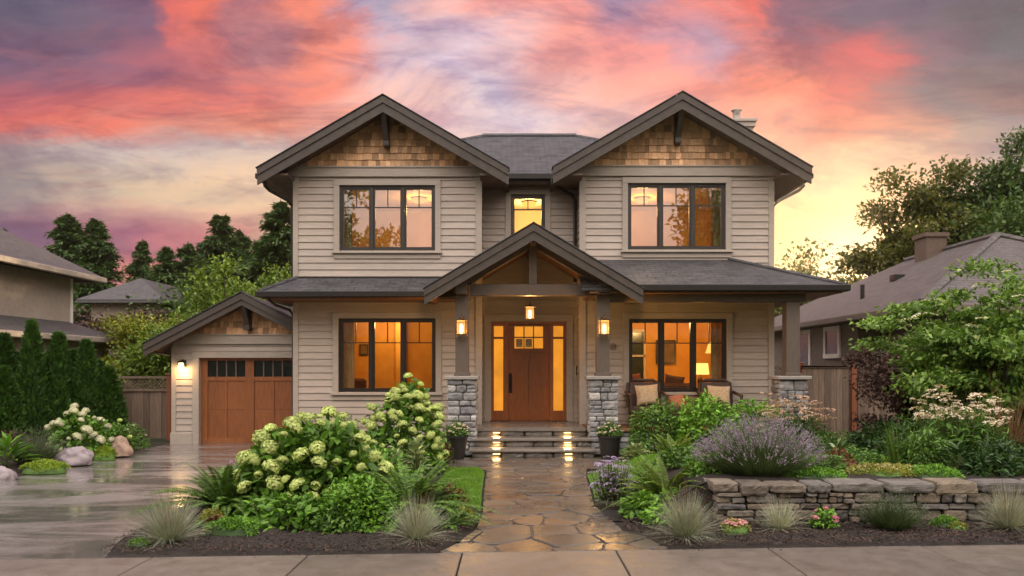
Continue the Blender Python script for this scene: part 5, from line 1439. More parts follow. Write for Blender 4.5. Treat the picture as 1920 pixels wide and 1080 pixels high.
def tuft(name, loc, n, L, label, group, m, spread=1.0, wd=.0035, plumes=0, cat='ornamental grass', pm='redg', droop=.55, base=.06):
    root = empty(name, loc, label, cat, group)
    a = RN.uniform(0, 2*PI, n); tl = (np.abs(RN.normal(0, .62*spread, n))+.10*spread).clip(0, 1.5); 
    B = np.stack([np.cos(a)*base*RN.random(n)**.5, np.sin(a)*base*RN.random(n)**.5, np.zeros(n)], 1)
    D = np.stack([np.cos(a)*np.sin(tl), np.sin(a)*np.sin(tl), np.cos(tl)], 1)+RN.normal(0, .08, (n, 3))
    V, Fq = blades(B, D, RN.uniform(.65, 1.1, n)*L, RN.uniform(.15, 1, n)*droop*np.sin(tl+.15), RN.uniform(.7, 1.3, n)*wd, 5)
    V[:, 2] = np.maximum(V[:, 2], .012)
    npmesh('blades', V, Fq, F[m], root)
    if plumes:
        a = RN.uniform(0, 2*PI, plumes); tl = RN.uniform(0, .6, plumes)
        D = np.stack([np.cos(a)*np.sin(tl), np.sin(a)*np.sin(tl), np.cos(tl)], 1)
        V, Fq = blades(np.zeros((plumes, 3))+[0, 0, .02], D, RN.uniform(1.1, 1.5, plumes)*L, RN.uniform(0, .25, plumes), np.full(plumes, wd*1.3), 5)
        npmesh('seed_stalks', V, Fq, F[pm], root)
    return root
def bush(name, loc, rx, ry, hh, n, L, Wr, m, label, cat='shrub', group=None, seed=None, tmpl=T_BROAD, amt=.22, up=.45, rnd=.45, flowers=None, inner=.4, freq=2.4):
    root = empty(name, loc, label, cat, group)
    seed = seed if seed is not None else R.uniform(0, 90)
    V, Fq = leafy(n, rx, ry, hh, seed, L, Wr, tmpl, amt, up, rnd, inner, freq)
    npmesh('leaves', V, Fq, F[m], root)
    st_ = [(d[0]*rx*.8, d[1]*ry*.8, abs(d[2])*hh*.8+.03) for d in rdir(9, .1)]
    mb = MB()
    for p in st_: mb.tube([(loc[0]+p[0]*.1, loc[1]+p[1]*.1, loc[2]-.03), (loc[0]+p[0]*.55, loc[1]+p[1]*.55, loc[2]+p[2]*.55), (loc[0]+p[0], loc[1]+p[1], loc[2]+p[2])], [.010, .007, .003], 5)
    mb.build('stem', F['stem'], root)
    if flowers:
        fm, nf, fr, flat = flowers
        me, o = bloom_ball('flower_head', F[fm], fr, flat, 34); first = True
        cnt = 0
        while cnt < nf:
            d = rdir(1, .15)[0]
            if d[1] > .6: continue
            l = lump([d], seed, amt, freq)[0]*1.04
            q = o if first else bpy.data.objects.new('flower_head', me)
            if not first: COL.objects.link(q)
            first = False; q.parent = root; q.location = (d[0]*rx*l, d[1]*ry*l, d[2]*hh*l+.02); s_ = R.uniform(.7, 1.2); q.scale = (s_, s_, s_); q.rotation_euler = (R.uniform(-.3, .3), R.uniform(-.3, .3), R.uniform(0, 6)); cnt += 1
    return root
def lavender(name, loc, rx, ry, L, n, label, group=None, nspk=500, sm_='lav', fm='lavf'):
    root = empty(name, loc, label, 'lavender', group)
    a = RN.uniform(0, 2*PI, n); r = RN.random(n)**.5
    B = np.stack([np.cos(a)*r*rx*.35, np.sin(a)*r*ry*.35, np.zeros(n)], 1)
    out_ = np.stack([np.cos(a)*r*rx*1.05, np.sin(a)*r*ry*1.05, np.full(n, L*1.0)*(1-.45*r**2)], 1)
    D = out_+RN.normal(0, .05, (n, 3)); ln = np.linalg.norm(D, axis=1)
    V, Fq = blades(B, D, ln*RN.uniform(.45, .9, n), RN.uniform(0, .12, n), np.full(n, .006), 3)
    npmesh('stems', V, Fq, F[sm_], root)
    # spikes: whorls of small buds along the last part of the tallest stems
    k = nspk; a = RN.uniform(0, 2*PI, k); r = RN.random(k)**.5
    tip = np.stack([np.cos(a)*r*rx*1.1, np.sin(a)*r*ry*1.1, L*(1-.50*r**2.5)*RN.uniform(.62, 1.12, k)], 1)
    dr_ = unit(tip*np.array([1, 1, 1.2])+RN.normal(0, .06, (k, 3))); Ps = []; Ds = []; 
    for j in range(9):
        p = tip+dr_*(j*.012-.05)[..., None] if False else tip+dr_*(j*.012-.05)
        Ps.append(p); Ds.append(unit(dr_*.8+RN.normal(0, .6, (k, 3))))
    P = np.concatenate(Ps); D = np.concatenate(Ds)
    V, Fq = inst(P, D, RN.normal(0, 1, P.shape), .017, .010, T_DIAM)
    V2, F2 = blades(tip-dr_*L*.42, dr_, np.full(k, L*.42), np.zeros(k), np.full(k, .0035), 2)
    npmesh('flower_spikes', V, Fq, F[fm], root); npmesh('flower_stalks', V2, F2, F[sm_], root)
    return root
def hosta(name, loc, n, L, Wr, label, m='hosta', group=None, cat='hosta', spread=1.0, hz=.5):
    root = empty(name, loc, label, cat, group)
    a = np.arange(n)*2.39996; r = (np.arange(n)+.5)/n; tl = .3+r*.95*spread
    P = np.stack([np.cos(a)*r*L*.9, np.sin(a)*r*L*.9, hz*L*(1.35-r)+.03], 1)
    D = np.stack([np.cos(a)*np.sin(tl), np.sin(a)*np.sin(tl), np.cos(tl)*.55], 1)+RN.normal(0, .12, (n, 3))
    N = np.stack([-np.cos(a)*.35, -np.sin(a)*.35, np.ones(n)], 1)
    V, Fq = inst(P, D, N, RN.uniform(.75, 1.15, n)*L, RN.uniform(.8, 1.1, n)*L*Wr, T_BROAD)
    V[:, 2] = np.maximum(V[:, 2], .015)
    npmesh('leaves', V, Fq, F[m], root)
    b = MB()
    for p in P[::2]: b.tube([(loc[0], loc[1], loc[2]), (loc[0]+p[0]*.6, loc[1]+p[1]*.6, loc[2]+p[2]*.7), (loc[0]+p[0], loc[1]+p[1], loc[2]+p[2])], .004, 4)
    b.build('stem', F['stem'], root); return root
def mat_plant(name, loc, rx, ry, hh, n, m, label, cat='ground cover plant', L=.022, group=None, flowers=None, rz=0):
    root = empty(name, loc, label, cat, group)
    a = RN.uniform(0, 2*PI, n); r = RN.random(n)**.5*(1+.12*np.sin(a*3+loc[0])+.08*np.sin(a*7))
    x = np.cos(a)*r*rx; y = np.sin(a)*r*ry
    z = hh*np.sqrt(np.clip(1-r**2*.85, .02, 1))*np.array([1+.28*mnoise.noise(Vector((p*11, q*11, loc[0]))) for p, q in zip(x, y)])*RN.uniform(.75, 1.05, n)
    P = np.stack([x, y, z], 1); D = RN.normal(0, .6, (n, 3))+np.stack([x/rx*.5, y/ry*.5, np.full(n, .5)], 1)
    V, Fq = inst(P, D, np.array([0, 0, 1.])+RN.normal(0, .5, (n, 3)), RN.uniform(L*.7, L*1.3, n), L*.6, T_DIAM)
    npmesh('leaves', V, Fq, F[m], root)
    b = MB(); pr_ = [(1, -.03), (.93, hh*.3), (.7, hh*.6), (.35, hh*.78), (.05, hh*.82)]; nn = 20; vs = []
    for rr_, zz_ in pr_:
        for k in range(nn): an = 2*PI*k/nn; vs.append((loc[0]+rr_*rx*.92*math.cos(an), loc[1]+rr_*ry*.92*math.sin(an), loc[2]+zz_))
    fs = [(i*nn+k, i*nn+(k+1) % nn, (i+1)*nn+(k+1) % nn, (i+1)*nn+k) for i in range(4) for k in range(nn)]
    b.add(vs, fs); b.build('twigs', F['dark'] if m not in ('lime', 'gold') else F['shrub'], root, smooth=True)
    if flowers:
        fm, nf, fr = flowers; me, o = bloom_ball('flower_head', F[fm], fr, .5, 26)
        for i in range(nf):
            a_ = R.uniform(0, 2*PI); r_ = R.random()**.5*.85
            q = o if i == 0 else bpy.data.objects.new('flower_head', me)
            if i: COL.objects.link(q)
            q.parent = root; q.location = (math.cos(a_)*r_*rx, math.sin(a_)*r_*ry, hh*math.sqrt(1-r_*r_*.85)+.005); s_ = R.uniform(.7, 1.2); q.scale = (s_,)*3
    return root
def boulder(name, loc, sx, sy, sz, m, label, seed):
    bm = bmesh.new(); bmesh.ops.create_icosphere(bm, subdivisions=4, radius=1)
    for v in bm.verts:
        p = v.co.copy(); n = mnoise.noise(p*1.1+Vector((seed, 0, 0)))*.35+mnoise.noise(p*2.7+Vector((0, seed, 0)))*.16+mnoise.noise(p*7+Vector((0, 0, seed)))*.045
        v.co = p*(1+n); v.co.x *= sx; v.co.y *= sy; v.co.z = max(v.co.z, -.45)*sz
    me = bpy.data.meshes.new(name); bm.to_mesh(me); bm.free()
    for p in me.polygons: p.use_smooth = True
    return tag(link(name, me, m, None, loc), label, 'boulder')
def disc_flowers(root, pts, m, r, center='rust'):
    """flat clustered heads (sedum, coneflower) on stalks; each head a part"""
    n = 46; a = RN.uniform(0, 2*PI, n); rr_ = RN.random(n)**.5*r
    P = np.stack([np.cos(a)*rr_, np.sin(a)*rr_, .25*r*(1-(rr_/r)**2)+RN.normal(0, r*.05, n)], 1)
    D = np.stack([np.cos(a), np.sin(a), RN.uniform(-.1, .6, n)], 1)
    V, Fq = inst(P, D, np.array([0, 0, 1.])+RN.normal(0, .35, (n, 3)), r*.45, r*.30, T_DIAM)
    o = npmesh('flower_head', V, Fq, F[m]); me = o.data
    for i, p in enumerate(pts[:100]):
        q = o if i == 0 else bpy.data.objects.new('flower_head', me)
        if i: COL.objects.link(q)
        q.parent = root; q.location = p; s_ = R.uniform(.65, 1.15); q.scale = (s_,)*3; q.rotation_euler = (R.uniform(-.1, .5), R.uniform(-.3, .3), R.uniform(0, 6))
def stalked(name, loc, rx, ry, hh, n, L, m, nf, fr, fm, label, cat, group=None, hz=(.85, 1.15), Wr=.28, seed=3, xo=0):
    root = empty(name, loc, label, cat, group)
    V, Fq = leafy(n, rx, ry, hh*.82, seed, L, Wr, T_BROAD, .2, .3, .55, .3)
    npmesh('leaves', V, Fq, F[m], root)
    pts = []
    for i in range(nf*50):
        if len(pts) >= nf: break
        a_ = R.uniform(0, 2*PI); r_ = R.random()**.5
        p = (math.cos(a_)*r_*rx*.95+xo, math.sin(a_)*r_*ry*.95, hh*R.uniform(*hz)*(1-.22*r_*r_))
        if all((p[0]-q[0])**2+(p[1]-q[1])**2+(p[2]-q[2])**2 > (fr*1.5)**2 for q in pts): pts.append(p)
    disc_flowers(root, pts, fm, fr)
    b = MB()
    for p in pts: b.tube([(loc[0]+p[0]*.5, loc[1]+p[1]*.5, loc[2]+.05), (loc[0]+p[0]*.85, loc[1]+p[1]*.85, loc[2]+p[2]*.6), (loc[0]+p[0], loc[1]+p[1], loc[2]+p[2])], [.005, .004, .003], 4)
    b.build('stem', F['stem'], root); return root
def X(px, Y): return PX(px, Y)

# ---- front bed, left of the path
hydrangea('hydrangea', (X(590, 8.85), 8.85, .03), .90, .60, 1.08, 3200, 68, .125, 3.3, 'large hydrangea shrub with lime green flower domes in the front bed beside the sidewalk', None, F['hydf'], .088, .17)
hydrangea('hydrangea', (X(757, 12.6), 12.6, .03), .68, .5, 1.20, 2000, 50, .115, 8.1, 'tall hydrangea shrub with pale green flower heads standing below the left ground floor window', None, F['hydf'], .085, .20)
# upper lobe of the tall hydrangea
hydrangea('hydrangea', (X(768, 12.85), 12.95, .85), .36, .32, .60, 420, 12, .11, 4.1, 'hydrangea branches with pale green heads reaching in front of the left ground floor window sill', None, F['hydf'], .085, .18)
fern('sword_fern', (X(425, 8.7), 8.7, .04), 80, 1.0, 1.25, 3, 'dark green sword fern between the driveway and the large hydrangea')
fern('sword_fern', (X(770, 8.5), 8.5, .04), 84, .98, 1.35, 4, 'tall green sword fern between the large hydrangea and the left lawn patch', pin=.085)
bush('shrub', (X(672, 8.05), 8.05, .03), .44, .32, .52, 3600, .055, .55, 'bright', 'dense small leaved green shrub at the right foot of the large hydrangea', seed=5)
bush('shrub', (X(560, 8.2), 8.05, .03), .34, .26, .36, 420, .10, .55, 'hyd', 'low broad leaved green plant at the front foot of the large hydrangea', seed=9)
tuft('ornamental_grass', (X(318, 7.42), 7.42, .04), 1000, .50, 'grey green tuft of ornamental grass at the driveway corner of the front bed', 'ornamental grass tufts along the sidewalk', 'grassb', 1.0, .0035, 26)
tuft('ornamental_grass', (X(782, 7.5), 7.5, .04), 900, .46, 'grey green tuft of ornamental grass left of the stone path by the sidewalk', 'ornamental grass tufts along the sidewalk', 'grassb', 1.0, .0035, 22)
mat_plant('groundcover_plant', (X(437, 7.75), 7.75, .04), .27, .16, .15, 1500, 'bright', 'low bright green plant on the mulch between the left grass tuft and the large hydrangea', L=.03)
mat_plant('groundcover_plant', (X(262, 7.28), 7.28, .04), .09, .06, .05, 300, 'bright', 'tiny green plant at the driveway edge left of the left grass tuft', L=.02)
mat_plant('groundcover_plant', (X(400, 8.2), 8.15, .04), .14, .10, .16, 500, 'gold', 'small yellow leaved plant in front of the dark sword fern', L=.03)
bush('shrub', (X(412, 8.0), 7.95, .03), .13, .10, .12, 160, .06, .6, 'rust', 'small rust brown leaved plant below the dark sword fern', seed=2)
bush('shrub', (X(846, 8.7), 8.75, .03), .20, .16, .34, 420, .05, .5, 'rust', 'reddish leaved plant at the corner of the left lawn patch', seed=12)
fern('small_fern', (X(846, 8.1), 8.1, .04), 20, .34, .7, 8, 'small low green fern behind the right grass tuft of the left bed', m='fern', pin=.05)
mat_plant('groundcover_plant', (X(868, 8.35), 8.35, .04), .12, .10, .13, 500, 'gold', 'small yellow and orange leaved plant by the left edge of the stone path', L=.03)
hosta('silver_leaf_plant', (X(782, 11.2), 11.2, .04), 60, .15, .42, 'pale leaved bushy plant behind the tall sword fern', 'varieg', hz=2.6, cat='leafy plant')
hosta('silver_leaf_plant', (X(742, 10.8), 10.8, .04), 44, .14, .45, 'pale leaved plant between the large hydrangea and the tall sword fern', 'varieg', hz=2.4, cat='leafy plant')
bush('shrub', (X(700, 11.0), 11.0, .04), .5, .3, .50, 700, .09, .5, 'hyd', 'broad leaved green shrub in front of the tall hydrangea', seed=31)
stalked('purple_flower_plant', (X(468, 10.4), 10.4, .04), .34, .25, .42, 500, .06, 'plum', 26, .02, 'aster', 'dusky purple flowering plant behind the dark sword fern by the driveway', 'flowering plant')
bush('shrub', (X(572, 15.1), 15.1, .04), .42, .34, .66, 1500, .055, .6, 'plum', 'dark purple leaved shrub against the left corner of the house', seed=21)
bush('shrub', (X(640, 15.3), 15.3, .04), .46, .34, .76, 1700, .055, .4, 'shrub', 'green shrub below the left end of the left ground floor window', seed=22)
bush('shrub', (X(812, 13.6), 13.7, .04), .34, .3, .58, 600, .08, .55, 'hyd', 'broad leaved green shrub between the tall hydrangea and the left flower pot', seed=41)
bush('shrub', (X(835, 13.55), 13.5, .04), .16, .14, .42, 240, .06, .5, 'plum', 'dusky pink leaved plant beside the left flower pot', seed=43)

# ---- flower pots by the steps
def pot(x, y, label, plabel, slabel, seed):
    r_ = empty('flower_pot', (x, y, .02), label, 'flower pot', 'dark pots by the steps')
    m_ = MB(); m_.lathe([(.145, .0+.02), (.15, .03), (.205, .40), (.225, .405), (.225, .445), (.195, .445), (.190, .40)], x, y, 24); m_.build('pot_body', potm, r_, smooth=False)
    m_ = MB(); m_.lathe([(.19, .38), (.188, .405)], x, y, 20); m_.build('soil', mulchm, r_)
    p = bush('potted_flowers', (x, y, .42), .25, .23, .20, 620, .05, .5, 'shrub', plabel, 'potted plant', 'flowers in the dark pots', seed, flowers=('daisy', 34, .026, .6))
    tuft('potted_spikes', (x, y+.04, .44), 70, .36, slabel, 'grass spikes in the dark pots', 'iris', .28, .009, cat='potted grass', droop=.1, base=.05)
pot(X(855, 14.35), 14.35, 'dark tapered flower pot left of the porch steps', 'green and cream flowers spilling from the pot left of the steps', 'upright green spikes in the pot left of the steps', 51)
pot(X(1143, 14.35), 14.35, 'dark tapered flower pot right of the porch steps', 'white and pink flowers spilling from the pot right of the steps', 'upright green spikes in the pot right of the steps', 57)

# ---- right of the path
stalked('aster_plant', (X(1148, 9.45), 9.4, .04), .26, .24, .52, 900, .045, 'sage', 100, .036, 'aster', 'pale purple aster in bloom at the right edge of the stone path', 'aster', hz=(.35, 1.12))
fern('bronze_fern', (X(1250, 9.1), 9.1, .05), 66, .86, 1.25, 14, 'fern with bronze tipped fronds between the aster and the stone wall', m='fernb', pin=.085)
bush('shrub', (X(1205, 8.65), 8.65, .04), .26, .2, .24, 340, .085, .5, 'bright', 'low bright green leafy plant below the bronze tipped fern', seed=61)
bush('shrub', (X(1270, 8.7), 8.75, .04), .26, .2, .28, 380, .08, .5, 'bright', 'green leafy plant at the left end of the stone wall', seed=62)
tuft('ornamental_grass', (X(1285, 7.62), 7.62, .04), 1100, .50, 'large grey green tuft of ornamental grass right of the stone path', 'ornamental grass tufts along the sidewalk', 'grassb', 1.05, .0035, 30)
tuft('ornamental_grass', (X(1462, 8.0), 8.0, .04), 600, .36, 'small silvery tuft of ornamental grass in front of the stone wall', 'ornamental grass tufts along the sidewalk', 'grassg', .95, .003, 8)
tuft('ornamental_grass', (X(1890, 8.0), 8.0, .04), 900, .50, 'silvery tuft of ornamental grass at the right edge of the photo in front of the wall', 'ornamental grass tufts along the sidewalk', 'grassg', .95, .0035, 16)
mat_plant('pink_groundcover', (X(1378, 7.85), 7.85, .04), .145, .11, .12, 700, 'gold', 'small plant covered in pink flowers between the large grass tuft and the small silvery tuft', 'flowering plant', .02, flowers=('pinkf', 46, .022))
bush('small_flower_plant', (X(1546, 8.02), 8.02, .04), .145, .12, .17, 420, .04, .6, 'bright', 'small green plant with one pink bloom in front of the stone wall', 'flowering plant', seed=71, flowers=('magf', 5, .034, .6))
lavender('green_lavender', (X(1672, 8.02), 8.02, .04), .33, .24, .37, 1500, 'bushy green unflowered lavender in front of the stone wall', nspk=140, fm='sage')
mat_plant('groundcover_plant', (X(1772, 8.12), 8.12, .04), .14, .09, .10, 700, 'bright', 'small bright green mound at the foot of the wall right of the green lavender', L=.022)
mat_plant('groundcover_plant', (X(1795, 8.02), 8.0, .04), .09, .06, .06, 260, 'gold', 'tiny orange yellow plant beside the small bright green mound', L=.02)
# terrace bed
lavender('lavender', (X(1422, 8.95), 8.95, h(2.8, 9.0)-.02), .66, .42, .64, 5200, 'large purple flowering lavender spreading over the left end of the stone wall', nspk=950)
bush('shrub', (X(1548, 9.2), 9.1, .44), .20, .18, .19, 600, .04, .6, 'shrub', 'low green plant beside the large lavender on the terrace bed', seed=73)
bush('shrub', (X(1563, 9.5), 9.35, .44), .22, .18, .23, 420, .05, .6, 'rust', 'reddish leaved plant between the large lavender and the yellow ground cover', seed=74)
mat_plant('yellow_groundcover', (X(1665, 8.95), 9.0, .43), .52, .30, .13, 5200, 'gold', 'spreading yellow green ground cover on the bed above the stone wall', L=.022, flowers=('daisy', 60, .012))
tuft('iris_clump', (X(1688, 9.6), 9.6, .44), 46, .62, 'clump of upright green iris blades on the bed above the wall', None, 'iris', .42, .022, cat='iris', droop=.12, base=.12)
stalked('coneflower_clump', (X(1800, 10.0), 10.0, .42), .60, .44, .88, 1900, .13, 'shrub', 80, .062, 'daisy', 'broad clump of white and pink coneflowers on the right of the terrace bed', 'coneflowers', hz=(.72, 1.16), Wr=.22, seed=6)
hosta('hosta', (X(1805, 9.05), 9.12, .44), 34, .17, .42, 'dark green hosta below the coneflowers behind the wall', 'dark', hz=1.1)
bush('shrub', (X(1880, 9.1), 9.15, .43), .36, .3, .42, 900, .09, .28, 'dark', 'feathery dark green plant at the right edge of the terrace bed', seed=77)
fern('feather_fern', (X(1905, 9.8), 9.7, .43), 26, .55, 1.1, 19, 'green fern behind the feathery plant at the right edge of the terrace', pin=.06)
tuft('red_grass', (X(1878, 10.6), 10.5, .40), 160, 1.05, 'tall reddish bronze grass behind the coneflowers at the right edge', None, 'redg', .55, .009, 10, pm='rust', droop=.5, base=.12)
# along the porch
hosta('variegated_hosta', (X(1192, 12.75), 12.75, .10), 70, .16, .62, 'pale variegated hosta at the right corner of the steps beside the lawn', 'varieg', hz=1.0)
fern('bright_fern', (X(1262, 13.1), 13.1, .12), 60, .68, 1.15, 23, 'bright yellow green fern in front of the porch shrubs', m='fernb', pin=.09)
bush('shrub', (X(1236, 14.1), 14.1, .08), .60, .45, 1.04, 3400, .085, .42, 'shrub', 'dense dark green shrub in front of the left porch armchair', seed=81, up=.3)
bush('shrub', (X(1325, 13.9), 13.8, .12), .66, .48, 1.12, 3600, .085, .5, 'bright', 'bright green bushy shrub in front of the middle of the porch', seed=82, up=.35)
bush('shrub', (X(1412, 14.1), 14.1, .12), .60, .44, 1.08, 2600, .08, .5, 'bright', 'bright green shrub with pinkish tips in front of the right end of the porch', seed=83, flowers=('sedum', 7, .04, .5))
stalked('sedum_clump', (X(1497, 13.2), 13.2, .18), .60, .42, .90, 2600, .085, 'shrub', 62, .075, 'sedum', 'green clump with peach pink flat flower heads in front of the right stone pier', 'sedum', hz=(.70, 1.12), Wr=.3, seed=15, xo=-.05)
bush('shrub', (X(1548, 12.9), 12.7, .22), .40, .32, .46, 1100, .06, .3, 'shrub', 'fine leaved green shrub right of the peach flower clump', seed=85)
hosta('hosta', (X(1572, 12.2), 12.2, .25), 34, .20, .30, 'low strappy hosta at the edge of the lawn below the peach flower clump', 'hosta', hz=.6)
bush('shrub', (X(1375, 12.9), 12.9, .2), .3, .25, .40, 500, .09, .5, 'shrub', 'green leafy plant behind the large lavender', seed=86)
# right side, by the fence
bush('shrub', (X(1660, 14.2), 14.2, .10), .75, .5, .62, 900, .14, .4, 'dark', 'dark green broad leaved plants at the foot of the right fence', seed=91)
bush('shrub', (X(1715, 12.6), 12.6, .15), .42, .4, .85, 900, .10, .35, 'shrub', 'green shrub behind the iris blades', seed=92)
bush('pink_flower_plant', (X(1660, 11.6), 11.4, .28), .28, .22, .36, 300, .07, .4, 'shrub', 'small plant with pink and white blooms behind the iris blades', 'flowering plant', seed=93, flowers=('pinkf', 9, .035, .8))
w2 = empty('garden_wall', (X(1680, 15.0), 15.0, 0), 'short low stone garden wall at the foot of the right fence', 'stone wall')
mb = MB(); stone_rows(mb, X(1600, 15), X(1760, 15), 0, .42, 15.0, .3, .08, .14, .2, .5, .004, .02, random.Random(8)); mb.build('wall_stones', wallst, w2)

# ---- left bed by the driveway
hydrangea('hydrangea', (X(150, 14.4), 14.4, .05), .56, .45, .82, 700, 24, .11, 6.6, 'hydrangea with creamy white flower heads in the bed left of the driveway', None, F['hydw'], .085, .2)
lavender('grey_lavender', (X(62, 13.3), 13.3, .05), .52, .42, .58, 2600, 'round grey green lavender shrub in the bed left of the driveway', nspk=260, sm_='sage', fm='sage')
bush('shrub', (X(20, 14.2), 14.2, .05), .45, .4, .52, 700, .06, .6, 'plum', 'dusky purple shrub behind the grey green lavender', seed=95)
bush('shrub', (X(240, 15.7), 15.7, .05), .42, .36, .52, 1500, .06, .4, 'shrub', 'mounded green shrub at the far end of the bed left of the driveway', seed=96, flowers=('daisy', 6, .03, .7))
bush('shrub', (X(200, 15.2), 15.4, .05), .40, .3, .58, 900, .07, .5, 'hyd', 'green shrub between the white hydrangea and the mounded shrub', seed=97, flowers=('hydf', 6, .05, .7))
boulder('boulder', (X(138, 13.4), 13.4, .13), .30, .22, .21, bould, 'grey violet boulder between the white hydrangea and the driveway', 1.7)
boulder('boulder', (X(222, 14.75), 14.75, .14), .24, .2, .23, bould2, 'upright tan boulder in front of the mounded green shrub by the driveway', 7.3)
boulder('boulder', (X(2, 11.7), 11.65, .05), .20, .18, .16, bould, 'small grey boulder at the left edge of the photo beside the driveway', 4.2)
mat_plant('groundcover_plant', (X(196, 14.2), 14.2, .05), .20, .17, .19, 1500, 'lime', 'lime green dome shaped plant between the two boulders', L=.03)
mat_plant('groundcover_plant', (X(76, 12.35), 12.45, .05), .36, .22, .15, 3000, 'lime', 'flat lime green ground cover in front of the grey green lavender', L=.026)
hosta('yellow_hosta', (X(5, 12.6), 12.7, .05), 46, .30, .26, 'yellow green strappy plant at the left edge of the photo', 'bright', hz=.8, cat='leafy plant')

# fill of the terrace bed behind the wall
bush('shrub', (X(1335, 8.95), 9.15, .36), .30, .26, .26, 700, .07, .5, 'bright', 'low bright green plant at the turned end of the stone wall', seed=101)
mat_plant('groundcover_plant', (X(1320, 9.9), 9.95, .30), .42, .28, .12, 1800, 'shrub', 'dark green ground cover behind the turned end of the stone wall', L=.03)
fern('small_fern', (X(1345, 10.2), 10.1, .36), 30, .42, .9, 31, 'small fern behind the left side of the large lavender', pin=.06)
bush('shrub', (X(1600, 9.9), 9.9, .43), .40, .26, .20, 900, .05, .5, 'shrub', 'low green plants along the lawn edge behind the yellow ground cover', seed=103)
mat_plant('groundcover_plant', (X(1530, 8.75), 8.8, .42), .34, .18, .13, 1800, 'bright', 'low green plant right at the wall edge beside the lavender', L=.028)
mat_plant('groundcover_plant', (X(1745, 8.85), 8.85, .42), .34, .2, .14, 1800, 'bright', 'low green plant at the wall edge below the iris blades', L=.03)
bush('shrub', (X(1745, 9.4), 9.5, .43), .36, .3, .46, 1200, .075, .4, 'shrub', 'leafy green plant between the iris blades and the coneflowers', seed=106)
bush('shrub', (X(1860, 8.9), 8.9, .43), .34, .22, .26, 700, .08, .4, 'dark', 'low dark green plant at the wall edge near the right side of the photo', seed=107)
bush('shrub', (X(1700, 11.2), 11.2, .32), .5, .4, .55, 1100, .09, .4, 'dark', 'dark green plants behind the iris blades near the lawn', seed=108)
bush('shrub', (X(1840, 11.6), 11.6, .25), .9, .5, .85, 2600, .10, .4, 'dark', 'dark leafy plants below the large spreading shrub tree', seed=109)
bush('shrub', (X(1760, 12.2), 12.2, .2), .6, .5, .95, 1800, .10, .4, 'shrub', 'leafy green shrub below the smaller layered shrub tree', seed=110)
bush('shrub', (X(1215, 10.4), 10.0, .06), .28, .22, .24, 500, .07, .5, 'shrub', 'low green plant behind the aster at the lawn edge', seed=111)
bush('shrub', (X(1240, 8.3), 8.25, .04), .22, .16, .16, 260, .08, .5, 'bright', 'small low leafy plant in front of the bronze tipped fern', seed=112)
# fill of the front left bed
bush('shrub', (X(520, 8.6), 8.35, .03), .34, .25, .30, 520, .10, .55, 'hyd', 'low broad leaved plant between the dark sword fern and the large hydrangea', seed=113)
bush('shrub', (X(640, 7.85), 7.9, .03), .30, .22, .26, 700, .06, .55, 'shrub', 'low small leaved plant in front of the dense shrub', seed=114)
bush('shrub', (X(700, 9.9), 9.9, .03), .55, .4, .66, 1200, .10, .55, 'hyd', 'broad leaved green shrub between the two hydrangeas', seed=115)
fern('small_fern', (X(815, 8.6), 8.55, .04), 36, .46, .9, 33, 'small green fern right below the tall sword fern', pin=.06)

bush('shrub', (X(1272, 10.0), 9.95, h(X(1272, 10.0), 9.95)), .30, .26, .24, 700, .07, .5, 'shrub', 'low green plant on the slope between the bronze tipped fern and the lawn', seed=121)
bush('shrub', (-3.1, 11.6, .04), .42, .36, .42, 1200, .07, .5, 'shrub', 'low green shrub between the driveway and the tall hydrangea', seed=131)
bush('shrub', (-3.3, 13.4, .04), .40, .36, .46, 1100, .07, .5, 'dark', 'low dark green shrub near the house beside the driveway', seed=132)
hosta('hosta', (-2.4, 13.9, .04), 36, .20, .5, 'dark green hosta in front of the left ground floor window', 'hosta', hz=.8)
mat_plant('groundcover_plant', (-3.6, 10.2, .04), .3, .2, .14, 1200, 'bright', 'low bright green plant along the driveway edge behind the dark sword fern', L=.03)
# ================================================================== TREES, HEDGE, FENCES, NEIGHBOURS
def arbor(hh, r, n, seed):
    root = empty('arborvitae', (0, 0, 0), None, 'arborvitae')
    z = RN.random(n)**.8; a = RN.uniform(0, 2*PI, n)
    prof = r*np.sin(np.clip((1-z)*1.05+.02, 0, 1)**.9*PI*.5)
    lum = np.array([1+.30*mnoise.noise(Vector((math.cos(p)*2.2+seed, math.sin(p)*2.2, q*6))) for p, q in zip(a, z)])
    rr_ = prof*lum*RN.uniform(.72, 1.06, n)
    P = np.stack([np.cos(a)*rr_, np.sin(a)*rr_, z*hh+.05], 1)
    D = np.stack([np.cos(a)*.55, np.sin(a)*.55, np.full(n, 1.)], 1)+RN.normal(0, .3, (n, 3))
    N = np.stack([np.cos(a), np.sin(a), np.full(n, .2)], 1)+RN.normal(0, .5, (n, 3))
    V, Fq = inst(P, D, N, RN.uniform(.09, .17, n), RN.uniform(.035, .06, n), T_LEAF)
    npmesh('foliage', V, Fq, F['thuja'], root)
    mb = MB(); mb.tube([(0, 0, 0), (0, 0, hh*.9)], [.05, .01], 7); mb.build('trunk', bark, root)
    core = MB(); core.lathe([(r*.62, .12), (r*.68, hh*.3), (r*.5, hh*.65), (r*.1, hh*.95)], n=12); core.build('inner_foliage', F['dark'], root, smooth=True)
    return root
ap = [arbor(2.6, .33, 6500, 1.), arbor(2.6, .30, 6500, 9.)]
